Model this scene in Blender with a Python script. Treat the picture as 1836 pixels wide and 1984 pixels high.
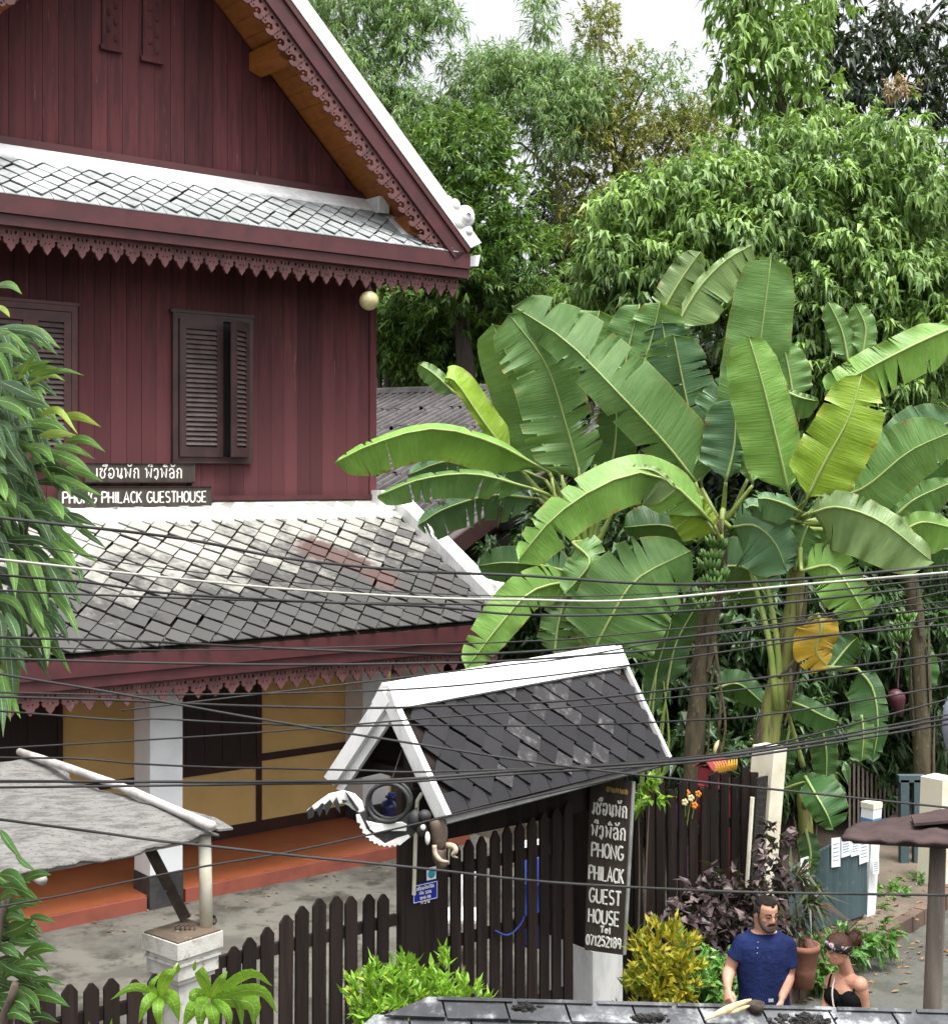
import bpy, math, random
import numpy as np
from mathutils import Vector, Matrix, noise
R = random.Random(7)
NR = np.random.default_rng(11)
C = bpy.context.scene.collection
S = bpy.context.scene
for _o in list(bpy.data.objects): bpy.data.objects.remove(_o)

# ------------------------------------------------------------------ camera, sky, sun, exposure
FP, CU, HV, CZ = 2700.0, 918.0, 925.0, 4.7     # focal length in photo pixels, image centre, horizon row, eye height (a first-floor balcony)
cam = bpy.data.cameras.new('camera'); camo = bpy.data.objects.new('camera', cam); C.objects.link(camo)
camo.location = (0, 0, CZ); camo.rotation_euler = (math.pi/2, 0, 0)
cam.sensor_fit = 'HORIZONTAL'; cam.sensor_width = 36; cam.lens = FP/1836*36; cam.shift_x = 0; cam.shift_y = -(992-HV)/1984
cam.clip_start = .1; cam.clip_end = 2000
S.camera = camo
w = bpy.data.worlds.new('World'); S.world = w; w.use_nodes = True
nt = w.node_tree; nt.nodes.clear()
sky = nt.nodes.new('ShaderNodeTexSky'); sky.sky_type = 'NISHITA'; sky.sun_disc = False
SUN_EL, SUN_AZ = math.radians(72), math.radians(150)      # azimuth clockwise from +Y (north)
sky.sun_elevation = SUN_EL; sky.sun_rotation = SUN_AZ; sky.air_density = 1.0; sky.dust_density = 7.0; sky.ozone_density = 1.0
hs = nt.nodes.new('ShaderNodeHueSaturation'); hs.inputs['Saturation'].default_value = .15
bg = nt.nodes.new('ShaderNodeBackground'); bg.inputs['Strength'].default_value = .15
wo = nt.nodes.new('ShaderNodeOutputWorld')
nt.links.new(sky.outputs[0], hs.inputs['Color']); nt.links.new(hs.outputs[0], bg.inputs[0]); nt.links.new(bg.outputs[0], wo.inputs[0])
sl = bpy.data.lights.new('sun', 'SUN'); sl.energy = 1.4; sl.angle = math.radians(16); sl.color = (1, .96, .9)
so = bpy.data.objects.new('sun', sl); C.objects.link(so)
sd = Vector((math.sin(SUN_AZ)*math.cos(SUN_EL), math.cos(SUN_AZ)*math.cos(SUN_EL), math.sin(SUN_EL)))
so.rotation_euler = sd.to_track_quat('Z', 'Y').to_euler(); so.location = (0, 0, 30)
S.view_settings.view_transform = 'Standard'; S.view_settings.look = 'None'; S.view_settings.gamma = 1
S.view_settings.exposure = 1.38; S.view_settings.use_curve_mapping = False
S.cycles.max_bounces = 6; S.cycles.diffuse_bounces = 3; S.cycles.transparent_max_bounces = 6
S.cycles.use_adaptive_sampling = True

# ------------------------------------------------------------------ places: pixel of the photo + depth, house frame, fence frame
def at(u, v, Y): return Vector(((u-CU)/FP*Y, Y, CZ-(v-HV)/FP*Y))
_l = math.hypot(.779, .627)
E = Vector((.779/_l, .627/_l, 0)); B = Vector((-E.y, E.x, 0)); Z = Vector((0, 0, 1))
HO = Vector((-.95, 17.3, 0)); FO = Vector((1.03, 12.0, 0))
def W(s, t, z): return HO + E*s + B*t + Z*z          # house frame: s along the facade, t into the house
def F(s, t, z): return FO + E*s + B*t + Z*z          # street fence frame
def onp(u, v, t, O=HO):                              # pixel -> (s, z) on the vertical plane t of a frame
    k = (u-CU)/FP; p = O + B*t
    s = (k*p.y-p.x)/(E.x-k*E.y); Y = p.y+s*E.y
    return s, CZ-(v-HV)/FP*Y
ROT = Matrix((( E.x, B.x, 0), (E.y, B.y, 0), (0, 0, 1))).to_4x4()

# ------------------------------------------------------------------ object bookkeeping
WM = {}
def link(o, parent, M):
    C.objects.link(o)
    if parent is not None:
        o.parent = parent; o.matrix_local = WM[parent.name].inverted() @ M
    else: o.matrix_world = M; o.matrix_basis = M
    WM[o.name] = M.copy(); return o
def tag(o, label=None, cat=None, group=None, kind=None):
    if label: o['label'] = label
    if cat: o['category'] = cat
    if group: o['group'] = group
    if kind: o['kind'] = kind
    return o
def thing(name, label, cat, loc, group=None):
    o = bpy.data.objects.new(name, None); o.empty_display_size = .1
    link(o, None, Matrix.Translation(Vector(loc))); return tag(o, label, cat, group)
def inst(name, mesh, parent, M):
    return link(bpy.data.objects.new(name, mesh), parent, M)
def copy_tree(root, M, label=None):
    kids = {}
    for o in list(C.objects):
        if o.parent: kids.setdefault(o.parent.name, []).append(o)
    base = WM[root.name].inverted()
    def rec(o, par):
        c = o.copy(); C.objects.link(c); Mw = M @ base @ WM[o.name]
        c.parent = par
        if par is not None: c.matrix_local = WM[par.name].inverted() @ Mw
        else: c.matrix_basis = Mw
        WM[c.name] = Mw
        for k in kids.get(o.name, []): rec(k, c)
        return c
    c = rec(root, None)
    if label: c['label'] = label
    return c

class MB:
    def __init__(s): s.v = []; s.f = []; s.m = []; s.uv = []; s.hasuv = False
    def add(s, pts, faces, mi=0, uvs=None):
        o = len(s.v); s.v.extend(tuple(p) for p in pts)
        for f in faces: s.f.append(tuple(i+o for i in f)); s.m.append(mi)
        if uvs: s.hasuv = True
        s.uv.extend(uvs if uvs else [(0, 0)]*len(pts))
    def box(s, c, x, y, z, mi=0):                    # centre and three half-axis vectors
        c = Vector(c); P = [c+x*a+y*b_+z*d for d in (-1, 1) for b_ in (-1, 1) for a in (-1, 1)]
        fl = [(0,2,3,1),(4,5,7,6),(0,1,5,4),(2,6,7,3),(0,4,6,2),(1,3,7,5)]
        if x.cross(y).dot(z) < 0: fl = [f[::-1] for f in fl]
        s.add(P, fl, mi)
    def hbox(s, s0, s1, t0, t1, z0, z1, fr=None, mi=0):
        fr = fr or W; c = fr((s0+s1)/2, (t0+t1)/2, (z0+z1)/2)
        s.box(c, E*((s1-s0)/2), B*((t1-t0)/2), Z*((z1-z0)/2), mi)
    def prism(s, pts, d, mi=0):                      # planar polygon (3D points) pushed along d
        n = len(pts); A = [Vector(p) for p in pts]; D = Vector(d)
        nrm = Vector((0,0,0))
        for i in range(n): nrm += (A[i]-A[0]).cross(A[(i+1) % n]-A[0])
        if nrm.dot(D) > 0: A = A[::-1]
        P = A+[p+D for p in A]
        fl = [tuple(range(n)), tuple(range(2*n-1, n-1, -1))]
        fl += [(i, n+i, n+(i+1) % n, (i+1) % n) for i in range(n)]
        s.add(P, fl, mi)
    def tube(s, pts, r, n=6, mi=0, squash=None, caps=True):
        pts = [Vector(p) for p in pts]; m = len(pts)
        if not hasattr(r, '__len__'): r = [r]*m
        up = None; rings = []; o = len(s.v)
        for i, p in enumerate(pts):
            t = (pts[min(i+1, m-1)]-pts[max(i-1, 0)])
            if t.length < 1e-9: t = Vector((0,0,1))
            t.normalize()
            if up is None: up = Vector((0,0,1)) if abs(t.z) < .9 else Vector((1,0,0))
            a = t.cross(up)
            if a.length < 1e-5: a = t.orthogonal()
            a.normalize(); b_ = a.cross(t); up = b_
            for k in range(n):
                an = 2*math.pi*k/n; q = (a*math.cos(an)+b_*math.sin(an))*r[i]
                if squash: q -= squash[0]*(q.dot(squash[0])*(1-squash[1]))
                rings.append(p+q)
        fl = []
        for i in range(m-1):
            for k in range(n):
                k2 = (k+1) % n; fl.append((i*n+k, i*n+k2, (i+1)*n+k2, (i+1)*n+k))
        if caps: fl.append(tuple(range(n-1, -1, -1))); fl.append(tuple((m-1)*n+k for k in range(n)))
        s.add(rings, fl, mi)
    def lathe(s, prof, c, n=16, mi=0, ax=Z):         # prof: (radius, height)
        c = Vector(c); ax = Vector(ax).normalized(); a = ax.orthogonal().normalized(); b_ = ax.cross(a)
        P = []; fl = []
        for r, h in prof:
            for k in range(n):
                an = 2*math.pi*k/n; P.append(c+ax*h+(a*math.cos(an)+b_*math.sin(an))*r)
        for i in range(len(prof)-1):
            for k in range(n):
                k2 = (k+1) % n; fl.append((i*n+k, i*n+k2, (i+1)*n+k2, (i+1)*n+k))
        s.add(P, fl, mi)
    def sphere(s, c, rx, ry=None, rz=None, n=12, m=8, mi=0, M=None):
        ry = ry or rx; rz = rz or rx; c = Vector(c); P = []; fl = []
        for i in range(m+1):
            th = math.pi*i/m
            for k in range(n):
                ph = 2*math.pi*k/n; q = Vector((rx*math.sin(th)*math.cos(ph), ry*math.sin(th)*math.sin(ph), -rz*math.cos(th)))
                P.append(c+(M @ q if M else q))
        for i in range(m):
            for k in range(n):
                k2 = (k+1) % n; fl.append((i*n+k, i*n+k2, (i+1)*n+k2, (i+1)*n+k))
        s.add(P, fl, mi)
    def mesh(s, name, mats, smooth=False, origin=None):
        me = bpy.data.meshes.new(name); o = Vector(origin or (0,0,0))
        me.from_pydata([(p[0]-o.x, p[1]-o.y, p[2]-o.z) for p in s.v], [], s.f)
        for mt in (mats if isinstance(mats, (list, tuple)) else [mats]): me.materials.append(mt)
        me.polygons.foreach_set('material_index', s.m)
        if smooth: me.polygons.foreach_set('use_smooth', [True]*len(s.f))
        if s.hasuv:
            ul = me.uv_layers.new(name='UVMap'); li = np.empty(len(me.loops), np.int32); me.loops.foreach_get('vertex_index', li)
            ul.data.foreach_set('uv', np.array(s.uv, np.float32)[li].ravel())
        me.update(); return me
    def build(s, name, mats, parent=None, smooth=False):
        a = np.array([tuple(p) for p in s.v]); c = Vector(((a[:,0].min()+a[:,0].max())/2, (a[:,1].min()+a[:,1].max())/2, a[:,2].min()))
        return link(bpy.data.objects.new(name, s.mesh(name, mats, smooth, c)), parent, Matrix.Translation(c))

def fastmesh(name, V, Fc, mats, mi=None, smooth=False, n=3):
    me = bpy.data.meshes.new(name); V = np.asarray(V, np.float32); Fc = np.asarray(Fc, np.int32)
    me.vertices.add(len(V)); me.vertices.foreach_set('co', V.ravel())
    me.loops.add(Fc.size); me.loops.foreach_set('vertex_index', Fc.ravel())
    me.polygons.add(len(Fc)); me.polygons.foreach_set('loop_start', np.arange(len(Fc), dtype=np.int32)*n)
    for mt in (mats if isinstance(mats, (list, tuple)) else [mats]): me.materials.append(mt)
    if mi is not None: me.polygons.foreach_set('material_index', mi)
    me.polygons.foreach_set('use_smooth', [smooth]*len(Fc))
    me.update(calc_edges=True); return me

def spline(pts, n):
    pts = [Vector(p) for p in pts]
    if len(pts) == 2: return [pts[0].lerp(pts[1], i/(n-1)) for i in range(n)]
    out = []; m = len(pts)-1
    for i in range(n):
        x = i/(n-1)*m; k = min(int(x), m-1); t = x-k
        p1, p2 = pts[k], pts[k+1]; p0 = pts[k-1] if k > 0 else p1*2-p2; p3 = pts[k+2] if k+2 <= m else p2*2-p1
        out.append(.5*((2*p1)+(p2-p0)*t+(2*p0-5*p1+4*p2-p3)*t*t+(3*p1-p0-3*p2+p3)*t**3))
    return out

# ------------------------------------------------------------------ materials
def _mat(name):
    m = bpy.data.materials.new(name); m.use_nodes = True; nt = m.node_tree; nt.nodes.clear()
    return m, nt, (lambda t: nt.nodes.new(t)), (lambda a, b: nt.links.new(a, b))
def _mix(nt, fac, a, b, mode='MIX'):
    n = nt.nodes.new('ShaderNodeMix'); n.data_type = 'RGBA'; n.blend_type = mode
    for key, val in (('Factor', fac), ('A', a), ('B', b)):
        s = [i for i in n.inputs if i.name == key and (i.type == 'VALUE' if key == 'Factor' else i.type == 'RGBA')][0]
        if hasattr(val, 'is_output'): nt.links.new(val, s)
        elif key == 'Factor': s.default_value = val
        else: s.default_value = (*val, 1)
    return [o for o in n.outputs if o.type == 'RGBA'][0]
def _ramp(nt, src, lo, hi):
    n = nt.nodes.new('ShaderNodeMapRange'); n.inputs['From Min'].default_value = lo; n.inputs['From Max'].default_value = hi
    n.interpolation_type = 'SMOOTHSTEP'; nt.links.new(src, n.inputs['Value']); return n.outputs['Result']
def _noise(nt, vec, scale, detail=4, rough=.6, sc3=None):
    if sc3 is not None:
        mp = nt.nodes.new('ShaderNodeMapping'); mp.inputs['Scale'].default_value = sc3; nt.links.new(vec, mp.inputs['Vector']); vec = mp.outputs[0]
    n = nt.nodes.new('ShaderNodeTexNoise'); n.inputs['Scale'].default_value = scale; n.inputs['Detail'].default_value = detail
    n.inputs['Roughness'].default_value = rough; nt.links.new(vec, n.inputs['Vector']); return n.outputs['Fac']
def mat(name, col, rough=.6, col2=None, scale=3, lo=.42, hi=.62, col3=None, scale3=14, lo3=.58, hi3=.7, sc3=None, objrand=.0, bump=.15, bscale=60, bsc3=None, spec=.4, metal=0, vert=None):
    m, nt, N, L = _mat(name)
    geo = N('ShaderNodeNewGeometry'); pos = geo.outputs['Position']
    col2 = col2 or tuple(c*.72 for c in col)
    c = _mix(nt, _ramp(nt, _noise(nt, pos, scale, sc3=sc3), lo, hi), col, col2)
    if col3: c = _mix(nt, _ramp(nt, _noise(nt, pos, scale3, 6, .7, sc3=sc3), lo3, hi3), c, col3)
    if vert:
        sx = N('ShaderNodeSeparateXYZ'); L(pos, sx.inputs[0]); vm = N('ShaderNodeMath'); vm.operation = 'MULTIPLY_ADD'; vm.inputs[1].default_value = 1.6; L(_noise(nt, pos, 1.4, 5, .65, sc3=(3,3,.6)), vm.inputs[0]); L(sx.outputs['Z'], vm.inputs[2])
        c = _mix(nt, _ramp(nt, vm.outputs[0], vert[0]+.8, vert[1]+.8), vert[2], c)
    if objrand:
        oi = N('ShaderNodeObjectInfo'); h = N('ShaderNodeHueSaturation'); mr = N('ShaderNodeMapRange')
        mr.inputs['To Min'].default_value = 1-objrand; mr.inputs['To Max'].default_value = 1+objrand
        L(oi.outputs['Random'], mr.inputs['Value']); L(mr.outputs[0], h.inputs['Value']); L(c, h.inputs['Color']); c = h.outputs[0]
    p = N('ShaderNodeBsdfPrincipled'); p.inputs['Roughness'].default_value = rough; p.inputs['Metallic'].default_value = metal
    p.inputs['Specular IOR Level'].default_value = spec
    L(c, p.inputs['Base Color'])
    if bump:
        b = N('ShaderNodeBump'); b.inputs['Strength'].default_value = bump; b.inputs['Distance'].default_value = .02
        L(_noise(nt, pos, bscale, 5, .65, sc3=bsc3 or sc3), b.inputs['Height']); L(b.outputs[0], p.inputs['Normal'])
    o = N('ShaderNodeOutputMaterial'); L(p.outputs[0], o.inputs[0]); return m
def leafmat(name, a, b, trans=.3, rough=.42, c3=None, c3amt=.08, spec=.4):
    m, nt, N, L = _mat(name)
    geo = N('ShaderNodeNewGeometry'); rnd = geo.outputs['Random Per Island']
    oi = N('ShaderNodeObjectInfo'); ad = N('ShaderNodeMath'); ad.operation = 'ADD'; L(rnd, ad.inputs[0]); L(oi.outputs['Random'], ad.inputs[1])
    fr = N('ShaderNodeMath'); fr.operation = 'FRACT'; L(ad.outputs[0], fr.inputs[0])
    c = _mix(nt, fr.outputs[0], a, b)
    c = _mix(nt, _ramp(nt, _noise(nt, geo.outputs['Position'], .9, 3), .45, .62), c, tuple(x*1.25 for x in b))
    if c3:
        g = N('ShaderNodeMath'); g.operation = 'GREATER_THAN'; g.inputs[1].default_value = 1-c3amt; L(rnd, g.inputs[0]); c = _mix(nt, g.outputs[0], c, c3)
    p = N('ShaderNodeBsdfPrincipled'); p.inputs['Roughness'].default_value = rough; p.inputs['Specular IOR Level'].default_value = spec; L(c, p.inputs['Base Color'])
    t = N('ShaderNodeBsdfTranslucent'); c2 = _mix(nt, .4, c, (.25, .4, .04)); L(c2, t.inputs['Color'])
    ms = N('ShaderNodeMixShader'); ms.inputs[0].default_value = trans; L(p.outputs[0], ms.inputs[1]); L(t.outputs[0], ms.inputs[2])
    o = N('ShaderNodeOutputMaterial'); L(ms.outputs[0], o.inputs[0]); return m
def bananamat(name, a, b, edge, trans=.28, edgeamt=.5):
    m, nt, N, L = _mat(name)
    uv = N('ShaderNodeUVMap'); uv.uv_map = 'UVMap'; sp = N('ShaderNodeSeparateXYZ'); L(uv.outputs[0], sp.inputs[0])
    geo = N('ShaderNodeNewGeometry'); oi = N('ShaderNodeObjectInfo')
    av = N('ShaderNodeMath'); av.operation = 'ABSOLUTE'; L(sp.outputs['Y'], av.inputs[0])
    vein = _noise(nt, uv.outputs[0], 1, 3, .6, sc3=(26, 1.2, 1)); big = _noise(nt, geo.outputs['Position'], 2.2, 4)
    c = _mix(nt, _ramp(nt, vein, .3, .7), a, b)
    c = _mix(nt, _ramp(nt, big, .4, .68), c, tuple(x*.8 for x in a))
    h = N('ShaderNodeHueSaturation'); mr = N('ShaderNodeMapRange'); mr.inputs['To Min'].default_value = .82; mr.inputs['To Max'].default_value = 1.18
    L(oi.outputs['Random'], mr.inputs['Value']); L(mr.outputs[0], h.inputs['Value']); L(c, h.inputs['Color']); c = h.outputs[0]
    ed = N('ShaderNodeMath'); ed.operation = 'MULTIPLY'; L(_ramp(nt, av.outputs[0], .72, 1.0), ed.inputs[0])
    L(_ramp(nt, _noise(nt, geo.outputs['Position'], 3.5, 4), .5, .5+.25/max(edgeamt, .01)), ed.inputs[1])
    c = _mix(nt, ed.outputs[0], c, edge)
    rim = _ramp(nt, av.outputs[0], .965, .99); c = _mix(nt, rim, c, (.30, .38, .10))
    bt = N('ShaderNodeMath'); bt.operation = 'MULTIPLY'; L(_ramp(nt, av.outputs[0], .80, .97), bt.inputs[0]); L(_ramp(nt, _noise(nt, geo.outputs['Position'], 7, 5, .7), .54, .64), bt.inputs[1]); c = _mix(nt, bt.outputs[0], c, (.20,.115,.035))
    mid = N('ShaderNodeMapRange'); mid.inputs['From Min'].default_value = .055; mid.inputs['From Max'].default_value = .02; L(av.outputs[0], mid.inputs['Value'])
    c = _mix(nt, mid.outputs[0], c, (.36, .45, .16))
    p = N('ShaderNodeBsdfPrincipled'); p.inputs['Roughness'].default_value = .42; p.inputs['Specular IOR Level'].default_value = .35; L(c, p.inputs['Base Color'])
    bp = N('ShaderNodeBump'); bp.inputs['Strength'].default_value = .4; bp.inputs['Distance'].default_value = .015
    L(_noise(nt, uv.outputs[0], 1, 2, .5, sc3=(60, 1.5, 1)), bp.inputs['Height']); L(bp.outputs[0], p.inputs['Normal'])
    t = N('ShaderNodeBsdfTranslucent'); L(_mix(nt, .35, c, (.35, .5, .03)), t.inputs['Color'])
    ms = N('ShaderNodeMixShader'); ms.inputs[0].default_value = trans; L(p.outputs[0], ms.inputs[1]); L(t.outputs[0], ms.inputs[2])
    o = N('ShaderNodeOutputMaterial'); L(ms.outputs[0], o.inputs[0]); return m
def tilemat(name, light, dark, axis, a0, a1, red=None, patch=None, rough=.7, dirt=.5, objrand=.12, spec=.4):
    """slate: weathering that runs from the whitewashed top course (a0) to the mossy eave (a1), measured along the world axis given"""
    m, nt, N, L = _mat(name)
    geo = N('ShaderNodeNewGeometry'); pos = geo.outputs['Position']
    d = N('ShaderNodeVectorMath'); d.operation = 'DOT_PRODUCT'; d.inputs[1].default_value = axis; L(pos, d.inputs[0])
    mr = N('ShaderNodeMapRange'); mr.inputs['From Min'].default_value = a0; mr.inputs['From Max'].default_value = a1; mr.clamp = True; L(d.outputs['Value'], mr.inputs['Value'])
    nz = _noise(nt, pos, 1.1, 5, .62); fine = _noise(nt, pos, 9, 6, .7)
    s1 = N('ShaderNodeMath'); s1.operation = 'MULTIPLY_ADD'; s1.inputs[1].default_value = 1.1; s1.inputs[2].default_value = -.55; L(nz, s1.inputs[0])
    s2 = N('ShaderNodeMath'); s2.operation = 'ADD'; L(s1.outputs[0], s2.inputs[0]); L(mr.outputs[0], s2.inputs[1])
    oi = N('ShaderNodeObjectInfo'); s3 = N('ShaderNodeMath'); s3.operation = 'MULTIPLY_ADD'; s3.inputs[1].default_value = .35; L(oi.outputs['Random'], s3.inputs[0]); L(s2.outputs[0], s3.inputs[2])
    s4 = N('ShaderNodeMath'); s4.operation = 'MULTIPLY_ADD'; s4.inputs[1].default_value = .7; L(fine, s4.inputs[0]); L(s3.outputs[0], s4.inputs[2])
    c = _mix(nt, _ramp(nt, s4.outputs[0], .60, 1.12), light, dark)
    blk = _ramp(nt, _noise(nt, pos, 2.6, 6, .72), .60, .70); c = _mix(nt, blk, c, tuple(x*.55 for x in dark))
    if red:
        for px_, rad in patch:
            dv = N('ShaderNodeVectorMath'); dv.operation = 'DISTANCE'; L(pos, dv.inputs[0]); dv.inputs[1].default_value = px_
            sc_ = N('ShaderNodeMath'); sc_.operation = 'MULTIPLY_ADD'; sc_.inputs[1].default_value = 1.6*rad; L(_noise(nt, pos, 5, 5, .7), sc_.inputs[0]); L(dv.outputs['Value'], sc_.inputs[2])
            inv = N('ShaderNodeMapRange'); inv.inputs['From Min'].default_value = rad*1.75; inv.inputs['From Max'].default_value = rad*1.45; L(sc_.outputs[0], inv.inputs['Value'])
            c = _mix(nt, inv.outputs[0], c, red)
    h = N('ShaderNodeHueSaturation'); m2 = N('ShaderNodeMapRange'); m2.inputs['To Min'].default_value = 1-objrand; m2.inputs['To Max'].default_value = 1+objrand
    L(oi.outputs['Random'], m2.inputs['Value']); L(m2.outputs[0], h.inputs['Value']); L(c, h.inputs['Color'])
    p = N('ShaderNodeBsdfPrincipled'); p.inputs['Roughness'].default_value = rough; p.inputs['Specular IOR Level'].default_value = spec; L(h.outputs[0], p.inputs['Base Color'])
    b = N('ShaderNodeBump'); b.inputs['Strength'].default_value = .3; b.inputs['Distance'].default_value = .01; L(_noise(nt, pos, 40, 5), b.inputs['Height']); L(b.outputs[0], p.inputs['Normal'])
    o = N('ShaderNodeOutputMaterial'); L(p.outputs[0], o.inputs[0]); return m

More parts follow.
